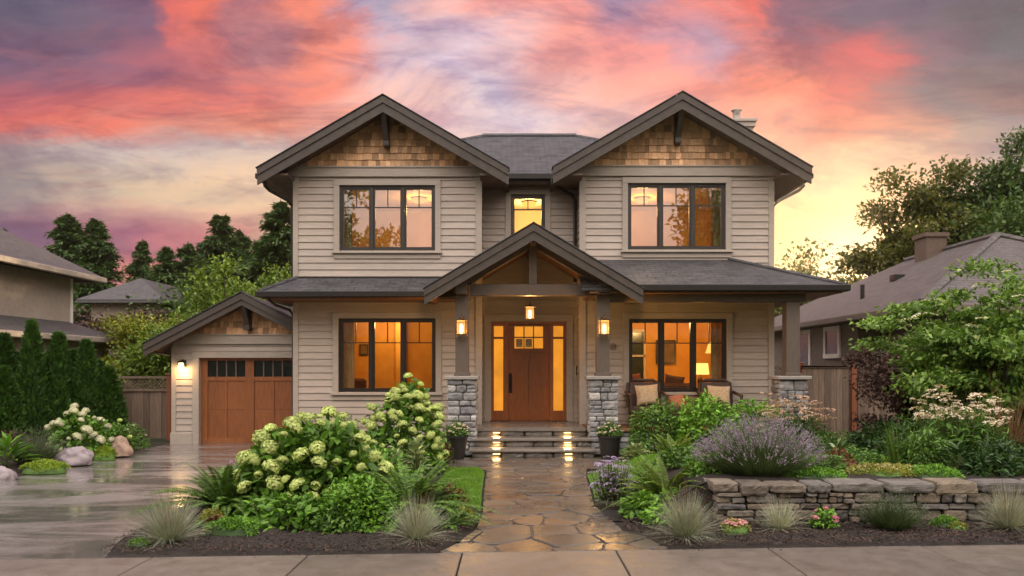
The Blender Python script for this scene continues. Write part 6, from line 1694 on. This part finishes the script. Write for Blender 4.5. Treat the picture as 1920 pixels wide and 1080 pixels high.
AR = [(8, 16.6, 2.25, 'leftmost tall arborvitae of the back row beside the neighbouring house'), (60, 16.4, 2.50, 'tallest arborvitae, with the highest pointed tip'), (110, 16.8, 2.28, 'third tall arborvitae from the left, right of the tallest'),
      (139, 17.4, 1.95, 'slim arborvitae squeezed between two taller ones'), (162, 17.0, 2.14, 'arborvitae second from the fence end of the row'), (205, 17.3, 1.60, 'short arborvitae at the right end of the row beside the wooden fence'),
      (-40, 16.2, 2.6, 'arborvitae cut by the left edge of the photo'), (8, 14.9, 1.60, 'short arborvitae standing in front of the row at the left edge'), (34, 17.4, 1.9, 'arborvitae half hidden left of the tallest one'), (85, 17.6, 1.9, 'arborvitae half hidden right of the tallest one'), (183, 17.9, 1.75, 'arborvitae half hidden behind the short right end one')]
used = [False, False]
for i, (px, y, hh, lb) in enumerate(AR):
    k = i % 2
    place(ap[k], not used[k], X(px, y), y, 0, R.uniform(0, 6), R.uniform(.98, 1.08), lb, 'arborvitae hedge row', sz=hh/2.6); used[k] = True

def conifer(hh, r, n, seed, m='conif'):
    root = empty('conifer_tree', (0, 0, 0), None, 'conifer')
    rr_ = np.random.default_rng(int(seed*10)); Ps = []; Ds = []; brs = MB()
    nb = int(hh*17)
    for i in range(nb):
        zf = .06+.93*(i/nb)**.85; a = rr_.uniform(0, 2*PI); ln = r*(1-zf)**.85*rr_.uniform(.45, 1.2)+.04
        z0 = zf*hh; m_ = max(6, int(n/nb)); tt = rr_.random(m_)**.7
        px_ = math.cos(a)*ln*tt; py_ = math.sin(a)*ln*tt; pz_ = z0+ln*(.12*tt-.38*tt**2)
        sp = .17*ln+.03
        P = np.stack([px_, py_, pz_], 1)+rr_.normal(0, 1, (m_, 3))*np.array([sp, sp, sp*.4])
        Ps.append(P); Ds.append(np.array([math.cos(a), math.sin(a), -.25])+rr_.normal(0, .5, (m_, 3)))
        if ln > .5: brs.tube([(0, 0, z0), (math.cos(a)*ln*.5, math.sin(a)*ln*.5, z0-.03*ln), (math.cos(a)*ln*.95, math.sin(a)*ln*.95, z0-.26*ln)], [.05, .03, .01], 4)
    P = np.concatenate(Ps); D = np.concatenate(Ds); k = len(P)
    V, Fq = inst(P, D, np.array([0, 0, 1.])+rr_.normal(0, .5, (k, 3)), rr_.uniform(.16, .34, k), rr_.uniform(.06, .13, k), T_LEAF)
    npmesh('foliage', V, Fq, F[m], root)
    brs.tube([(0, 0, 0), (.05, 0, hh*.5), (0, 0, hh*.97)], [.24, .15, .03], 8); brs.build('trunk', bark, root)
    return root
def tree(hh, r, trunk_h, nc, nleaf, L, m, seed, name='tree', cat='tree', cr=.30, flat=.75, Wr=.6):
    """broadleaf: tapered trunk, limbs to clusters, leaves through the clusters"""
    root = empty(name, (0, 0, 0), None, cat); rr_ = np.random.default_rng(int(seed*7))
    cz = trunk_h+(hh-trunk_h)*.5; ch = (hh-trunk_h)*.5
    D = []
    while len(D) < nc:
        d = rr_.normal(0, 1, 3); d /= np.linalg.norm(d); k = rr_.random()**.42
        D.append(d*k)
    C_ = np.array(D)*np.array([r, r, ch])*(1+.2*rr_.normal(0, 1, (nc, 1)))*.82+np.array([0, 0, cz])
    C_[:, 2] = np.clip(C_[:, 2], trunk_h*.8, hh*1.02)
    per = nleaf//nc; P = np.repeat(C_, per, 0)+tn(rr_, (nc*per, 3))*np.array([cr, cr, cr*flat])*r*np.repeat(rr_.uniform(.5, 1.0, (nc, 1)), per, 0)
    k = len(P); D = unit(P-np.array([0, 0, cz]))*.5+rr_.normal(0, .6, (k, 3))-np.array([0, 0, .15])
    V, Fq = inst(P, D, np.array([0, 0, 1.])+rr_.normal(0, .55, (k, 3)), rr_.uniform(L*.6, L*1.25, k), rr_.uniform(L*.6, L*1.1, k)*Wr, T_LEAF)
    npmesh('crown', V, Fq, F[m], root)
    b = MB(); rt = .035*hh
    b.tube([(0, 0, 0), (.02*hh, 0, trunk_h*.6), (0, .01*hh, trunk_h), (0, 0, cz)], [rt, rt*.75, rt*.6, rt*.3], 8)
    for c in C_[::max(1, nc//16)]:
        b.tube([(0, 0, trunk_h*.9), (c[0]*.45, c[1]*.45, trunk_h+(c[2]-trunk_h)*.55), tuple(c)], [rt*.4, rt*.22, rt*.06], 5)
    b.build('trunk', bark, root); return root
# conifers on the left, beyond the garage
cp_ = [conifer(10, 3.4, 30000, 1.3), conifer(10, 3.0, 26000, 4.7)]
used = [False, False]
CF = [(128, 44, 402, 1.25, 'tall dark conifer, left peak of the twin peaked pair'), (180, 43, 410, 1.1, 'tall dark conifer, right peak of the twin peaked pair'), (266, 50, 450, .8, 'slim conifer standing alone between the twin pair and the broad clump'),
      (312, 46, 462, 1.0, 'conifer at the left end of the broad clump behind the garage'), (350, 47, 455, .95, 'conifer second from the left in the clump behind the garage'), (415, 44, 402, 1.25, 'tallest conifer of the clump behind the garage'),
      (452, 46, 432, 1.0, 'conifer right of the tallest one in the clump behind the garage'), (526, 38, 378, 1.25, 'tall conifer beside the left wall of the house'), (495, 44, 440, 1.0, 'conifer between the clump and the one beside the house'), (2, 45, 428, .9, 'conifer tip above the left neighbouring roof'),
      (382, 49, 452, 1.0, 'conifer in the middle of the clump behind the garage'), (95, 50, 470, 1.0, 'small conifer left of the twin peaked pair')]
for i, (px, y, py, sx, lb) in enumerate(CF):
    k = i % 2; hh = PZ(py, y)
    place(cp_[k], not used[k], X(px, y), y, 0, R.uniform(0, 6), sx, lb, 'conifers behind the houses on the left', sz=hh/10); used[k] = True
def put(o, px, y, z, lb, grp=None, s=1., cat=None):
    o.location = (X(px, y), y, z); o.scale = (s, s, s); o['label'] = lb
    if grp: o['group'] = grp
    return o
put(tree(5.4, 1.6, 1.4, 34, 9000, .17, 'leafl', 3, 'maple_tree'), 425, 28, 0, 'bright green maple rising behind the garage roof')
put(tree(5.7, 1.7, 1.4, 30, 8000, .18, 'leafl', 4), 505, 32, 0, 'mid green tree between the bright maple and the house')
put(tree(3.45, 1.6, .7, 34, 9000, .13, 'leafy', 5, flat=.5), 275, 24, 0, 'low spreading yellow green tree left of the garage')
put(tree(3.0, 1.3, .5, 26, 7000, .13, 'leafl', 6), 325, 21.5, 0, 'green tree close behind the left side of the garage')
put(tree(4.2, 1.9, 1.0, 26, 6500, .2, 'plum', 7), 190, 34, 0, 'dark purple leaved tree in front of the far roof on the left')
put(tree(4.2, 2.0, 1.0, 26, 6500, .2, 'plum', 8), 300, 36, 0, 'dark brown leaved tree right of the far roof on the left')
put(tree(5.8, 3.2, 1.0, 30, 5500, .28, 'leafd', 9), 350, 40, 0, 'round dark green tree below the conifer clump')
put(tree(5.8, 3.4, 1.0, 30, 5500, .28, 'leafd', 10), 460, 42, 0, 'round dark green tree behind the bright maple')
# right side
put(tree(10.6, 2.5, 2.0, 60, 17000, .24, 'warm', 11, cr=.22), 1722, 34, 0, 'tall sunlit tree with an open crown behind the right neighbouring roof')
put(tree(11.0, 2.4, 2.0, 56, 16000, .24, 'leafd', 12, cr=.26), 1800, 36, 0, 'tall loose tree right of the open crowned one')
o = tree(12.9, 3.0, 1.5, 80, 26000, .24, 'leafd', 17, cr=.2); put(o, 1905, 35, 0, 'tall dark green tree at the right edge of the photo')
put(tree(8.6, 2.8, 1.6, 46, 14000, .24, 'leafd', 13), 1915, 30, 0, 'green tree in front of the tall one at the right edge')
for px, y, py, lb in ((1478, 44, 505, 'low sunlit tree next to the right wall of the house'), (1548, 46, 462, 'tallest of the low sunlit trees right of the house'), (1510, 48, 492, 'small sunlit tree between the other low ones'), (1590, 52, 520, 'farthest low sunlit tree, nearest the gap to the hills')):
    put(tree(PZ(py, y), 2.6, .8, 26, 4500, .30, 'warm', px % 17+1), px, y, 0, lb, 'low sunlit trees right of the house')
# big spreading shrub tree at the right
o = tree(3.3, 1.65, .5, 120, 32000, .095, 'maple', 21, 'viburnum_tree', 'tree', cr=.17, flat=.28); put(o, 1880, 12.0, .0, 'large spreading green shrub tree with layered branches at the right edge'); vib = o
o = tree(2.7, 1.0, .4, 70, 16000, .09, 'maple', 22, 'viburnum_tree', 'tree', cr=.18, flat=.28); put(o, 1800, 13.0, .0, 'smaller layered green shrub tree left of the large one')
o = tree(2.3, 1.15, .4, 40, 13000, .085, 'plum', 23, 'japanese_maple', 'tree', cr=.24, flat=.45); put(o, 1700, 15.0, .0, 'dark purple red japanese maple in front of the right fence')

# ---- fences
def fence(name, xa, xb, y, z0, z1, label, m, lat=True, posts=()):
    root = empty(name, ((xa+xb)/2, y, 0), label, 'fence')
    mb = MB(); x = xa; rr = random.Random(int(xa*10)); lz = .30 if lat else 0
    while x < xb-.01:
        w_ = min(rr.uniform(.12, .15), xb-x); mb.box(x+.003, x+w_-.003, y+rr.uniform(-.006, .006), y+.025, z0, z1-lz+rr.uniform(-.008, .008)*(not lat)); x += w_
    mb.build('boards', m, root)
    mb = MB(); mb.box(xa, xb, y-.035, y-.008, z1-lz-.01, z1-lz+.04); mb.box(xa, xb, y-.035, y+.04, z1-.02, z1+.03)
    mb.box(xa, xb, y+.026, y+.06, z0+.25, z0+.34); build_each(mb, 'rail', m, root)
    if lat:
        mb = MB(); x = xa
        while x < xb:
            for s_ in (1, -1):
                a, b = (x, x+.24) if s_ > 0 else (x+.24, x)
                mb.add([(a-.013, y+s_*.004, z1-lz+.04), (a+.013, y+s_*.004, z1-lz+.04), (b+.013, y+s_*.004, z1-.02), (b-.013, y+s_*.004, z1-.02),
                        (a-.013, y+s_*.004+.006, z1-lz+.04), (a+.013, y+s_*.004+.006, z1-lz+.04), (b+.013, y+s_*.004+.006, z1-.02), (b-.013, y+s_*.004+.006, z1-.02)],
                       [(0, 1, 2, 3), (7, 6, 5, 4), (0, 3, 7, 4), (1, 5, 6, 2)])
            x += .085
        mb.build('lattice', m, root)
    for px_, zt in posts:
        mb = MB(); mb.box(px_-.055, px_+.055, y-.06, y+.06, 0, zt); mb.box(px_-.075, px_+.075, y-.08, y+.08, zt, zt+.03, .008); mb.build('post', fencer if m is fencew else m, root)
    return root
fence('wooden_fence', X(226, 18.2), X(316, 18.2), 18.2, .05, PZ(708, 18.2), 'weathered grey board fence with a lattice top beside the garage', fencew, True, [(X(319, 18.2), PZ(703, 18.2))])
fence('wooden_gate', X(1503, 18.3), X(1592, 18.3), 18.3, .05, PZ(688, 18.3), 'weathered board gate without lattice between the stone pier and the fence', fencew, False)
fence('wooden_fence', X(1608, 18.3), X(1750, 18.3), 18.3, .05, PZ(688, 18.3), 'weathered board fence with a lattice top behind the dark red maple', fencew, True, [(X(1600, 18.3), PZ(680, 18.3)), (X(1700, 18.3), PZ(684, 18.3))])
fence('wooden_fence', X(1446, 18.4), X(1500, 18.4), 18.4, .05, PZ(688, 18.4), 'short fence piece with a lattice top right against the house', fencew, True, [(X(1500, 18.4), PZ(682, 18.4))])

# ---- neighbouring houses
def hip(mb, x0, x1, y0, y1, ze, rise, th=.16):
    hw_ = min(x1-x0, y1-y0)/2
    if y1-y0 >= x1-x0: A = ((x0+x1)/2, y0+hw_, ze+rise); B = ((x0+x1)/2, y1-hw_, ze+rise)
    else: A = (x0+hw_, (y0+y1)/2, ze+rise); B = (x1-hw_, (y0+y1)/2, ze+rise)
    a, b, c, d = (x0, y0, ze), (x1, y0, ze), (x1, y1, ze), (x0, y1, ze)
    if y1-y0 >= x1-x0: polys = [(a, b, A), (b, c, B, A), (c, d, B), (d, a, A, B)]
    else: polys = [(a, b, B, A), (b, c, B), (c, d, A, B), (d, a, A)]
    for p in polys: mb.slab(list(p), th)
def wbox(root, x0, x1, y0, y1, z0, z1, m): MB().box(x0, x1, y0, y1, z0, z1).build('wall', m, root)
nb_ = empty('neighbour_house', (-16, 19, 0), 'two storey beige neighbouring house cut by the left edge of the photo', 'house')
wbox(nb_, -19, -13, 13, 23.6, 0, 4.3, wallN)
mb = MB(); mb.box(-13.12, -12.97, 23.5, 23.64, 2.5, 4.28); mb.box(-12.995, -12.97, 13.2, 23.49, 2.55, 2.7); build_each(mb, 'corner_board', whitet, nb_)
mb = MB(); hip(mb, -19.6, -12.4, 12.4, 24.2, 4.40, 2.2); r1 = mb.build('roof', roofl, nb_, uv=True)
mb = MB(); mb.box(-12.42, -12.30, 12.4, 24.3, 4.22, 4.38, .02); mb.box(-19.6, -12.42, 24.2, 24.3, 4.22, 4.38, .02); build_each(mb, 'gutter', palet, r1)
mb = MB(); mb.slab([(-12.99, 12, 3.0), (-11.9, 12, 2.55), (-11.9, 24.6, 2.55), (-12.99, 23.4, 3.0)], .12); mb.slab([(-12.99, 23.4, 3.0), (-11.9, 24.6, 2.55), (-19, 24.6, 2.55), (-19, 23.64, 3.0)], .12); r2 = mb.build('lower_roof', roofl, nb_, uv=True)
mb = MB(); mb.box(-11.92, -11.80, 12, 24.7, 2.38, 2.54, .02); build_each(mb, 'gutter', palet, r2)
wbox(nb_, -12.98, -12.2, 13, 24.2, 0, 2.45, wallN)
mb = MB(); mb.slab([(-13, 25.5, 2.9), (-10.6, 25.5, 2.0), (-10.6, 29, 2.0), (-13, 29, 2.9)], .12); mb.build('lower_roof', roofl, nb_, uv=True)
wbox(nb_, -14, -11.2, 25.6, 28.9, 0, 2.25, wallN)
fh = empty('far_house', (X(250, 40), 42, 0), 'far house with a grey hip roof seen between the trees on the left', 'house')
wbox(fh, X(190, 40), X(318, 40), 39, 46, 0, 4.9, wallN)
mb = MB(); hip(mb, X(175, 40), X(334, 40), 38.4, 46.6, 4.95, 1.25); mb.build('roof', roofl, fh, uv=True)
mb = MB(); mb.box(X(300, 40), X(308, 40), 38.93, 38.98, 2.4, 3.8); mb.box(X(225, 40), X(240, 40), 38.93, 38.98, 2.4, 3.8); mb.build('window', frm, fh)

rb_ = empty('neighbour_house', (13, 24, 0), 'single storey grey brown neighbouring house with a long sloping roof on the right', 'house')
wbox(rb_, 9.2, 16.8, 21.3, 30.2, 0, 2.95, wallG); wbox(rb_, 9.9, 16.8, 17.8, 21.28, 0, 2.95, wallG)
mb = MB(); hip(mb, 8.8, 17.2, 17.2, 30.6, 3.05, 2.14, .14); r3 = mb.build('roof', roofn, rb_, uv=True)
mb = MB(); mb.tube([(8.8, 17.2, 3.07), (13, 21.4, 5.21)], .09, 6); mb.tube([(17.2, 17.2, 3.07), (13, 21.4, 5.21)], .09, 6); mb.tube([(13, 21.4, 5.21), (13, 26.4, 5.21)], .09, 6); build_each(mb, 'ridge_cap', roofn, r3, uv=True)
mb = MB(); mb.box(8.68, 8.79, 17.1, 30.7, 2.86, 3.03, .02); mb.box(8.8, 17.2, 17.08, 17.19, 2.86, 3.03, .02); build_each(mb, 'gutter', wallG, r3)
mb = MB(); mb.box(8.82, 9.19, 17.3, 30.5, 2.86, 2.90); mb.box(8.82, 17.1, 17.25, 17.78, 2.86, 2.90); mb.box(9.2, 9.89, 17.8, 21.25, 2.86, 2.89); build_each(mb, 'soffit', soffd, r3)
def side_window(x, y0, y1, z0, z1):
    mb = MB(); t_ = .12
    mb.box(x-.05, x, y0-t_, y1+t_, z1, z1+t_); mb.box(x-.06, x, y0-t_, y1+t_, z0-t_, z0); mb.box(x-.05, x, y0-t_, y0, z0, z1); mb.box(x-.05, x, y1, y1+t_, z0, z1)
    wo_ = mb.build('window', whitet, rb_); MB().box(x-.02, x-.004, y0, y1, z0, z1).build('glass_pane', dkg, wo_)
side_window(9.2, 22.5, 23.4, 2.05, 2.72); side_window(9.2, 24.7, 25.9, 1.6, 2.72)
mb = MB(); mb.box(X(1737, 24), X(1775, 24), 24, 24.7, 4.4, PZ(436, 24)); mb.box(X(1737, 24)-.06, X(1775, 24)+.06, 23.95, 24.75, PZ(436, 24)-.12, PZ(436, 24)); brick = simple('chimney_brick', (.13, .085, .065), (.09, .06, .045), .8, 12.); mb.build('chimney', brick, rb_)
mb = MB(); mb.tube([(9.9, 22.6, 3.5), (9.9, 22.6, 4.0)], .06, 8); mb.box(10.9, 11.2, 22.8, 23.1, 4.15, 4.32); build_each(mb, 'roof_vent', gut, rb_)

# ---- across the street (seen only in the window reflections)
st1 = tree(15, 4.4, 3.0, 60, 9000, .5, 'leafd', 31, 'street_tree', 'tree', cr=.2)
for i, (x, y, s_, lb) in enumerate(((-12.8, -21, .88, 'large tree across the street reflected in the left upstairs window'), (-5.0, -24, .50, 'smaller tree across the street reflected at the right of the left upstairs window'), (15.0, -20, .95, 'large tree across the street reflected in the right upstairs window'), (25, -20, .9, 'large tree across the street beyond the right end of the house'), (-24, -19, .9, 'large tree across the street beyond the left end of the garage'))):
    place(st1, i == 0, x, y, 0, R.uniform(0, 6), s_, lb, 'trees across the street', sz=s_*1.22)
hd = empty('hedge', (0, -19, 0), 'long hedge added across the street to darken the window reflections', 'hedge')  # added out of view, keeps the low sky out of the lower panes
n = 16000
P = np.stack([RN.uniform(-34, 34, n), RN.uniform(-19.8, -18.2, n), RN.random(n)**.6*3.6], 1)
V, Fq = inst(P-np.array([0, -19, 0]), RN.normal(0, 1, (n, 3)), RN.normal(0, 1, (n, 3)), .42, .25, T_LEAF); npmesh('foliage', V, Fq, F['dark'], hd)
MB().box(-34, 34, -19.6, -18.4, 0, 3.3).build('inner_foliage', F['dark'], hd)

# ---- evening haze: one closed box round the camera and the whole scene
hz = MB(); hz.box(-230, 230, -230, 260, -1.5, 26); hzo = hz.build('haze', None); tag(hzo, 'thin warm evening haze in the air round the whole place', 'haze', kind='stuff')
m = bpy.data.materials.new('haze'); m.use_nodes = True; t = NT(m.node_tree); t.n.clear()
o = t.new('ShaderNodeOutputMaterial'); v = t.new('ShaderNodeVolumePrincipled'); t.l.new(v.outputs[0], o.inputs[1])
v.inputs['Color'].default_value = (1, .93, .84, 1); v.inputs['Density'].default_value = .0005; v.inputs['Anisotropy'].default_value = .84
hzo.data.materials.append(m)
S.cycles.volume_bounces = 0

put(tree(5.6, 3.0, .8, 34, 8000, .26, 'leafd', 41), 245, 46, 0, 'round green tree between the far roof and the conifers')
put(tree(6.6, 2.6, .8, 34, 8000, .26, 'leafd', 42), 330, 50, 0, 'round dark tree behind the conifers left of the garage roof')
put(tree(7.4, 3.0, .8, 36, 9000, .26, 'leafd', 43), 475, 50, 0, 'round dark tree filling the gap beside the house')
put(tree(6.4, 2.8, .8, 34, 8000, .26, 'leafd', 44), 155, 50, 0, 'round dark tree behind the twin peaked conifers')

bl = []
while len(bl) < 42:
    d = rdir(1, -.1)[0]
    if d[1] < .5: bl.append((d[0]*1.5*R.uniform(.75, 1.02), d[1]*1.5*R.uniform(.7, 1), 1.95+d[2]*1.25*R.uniform(.8, 1.0)))
disc_flowers(vib, bl, 'hydw', .075)
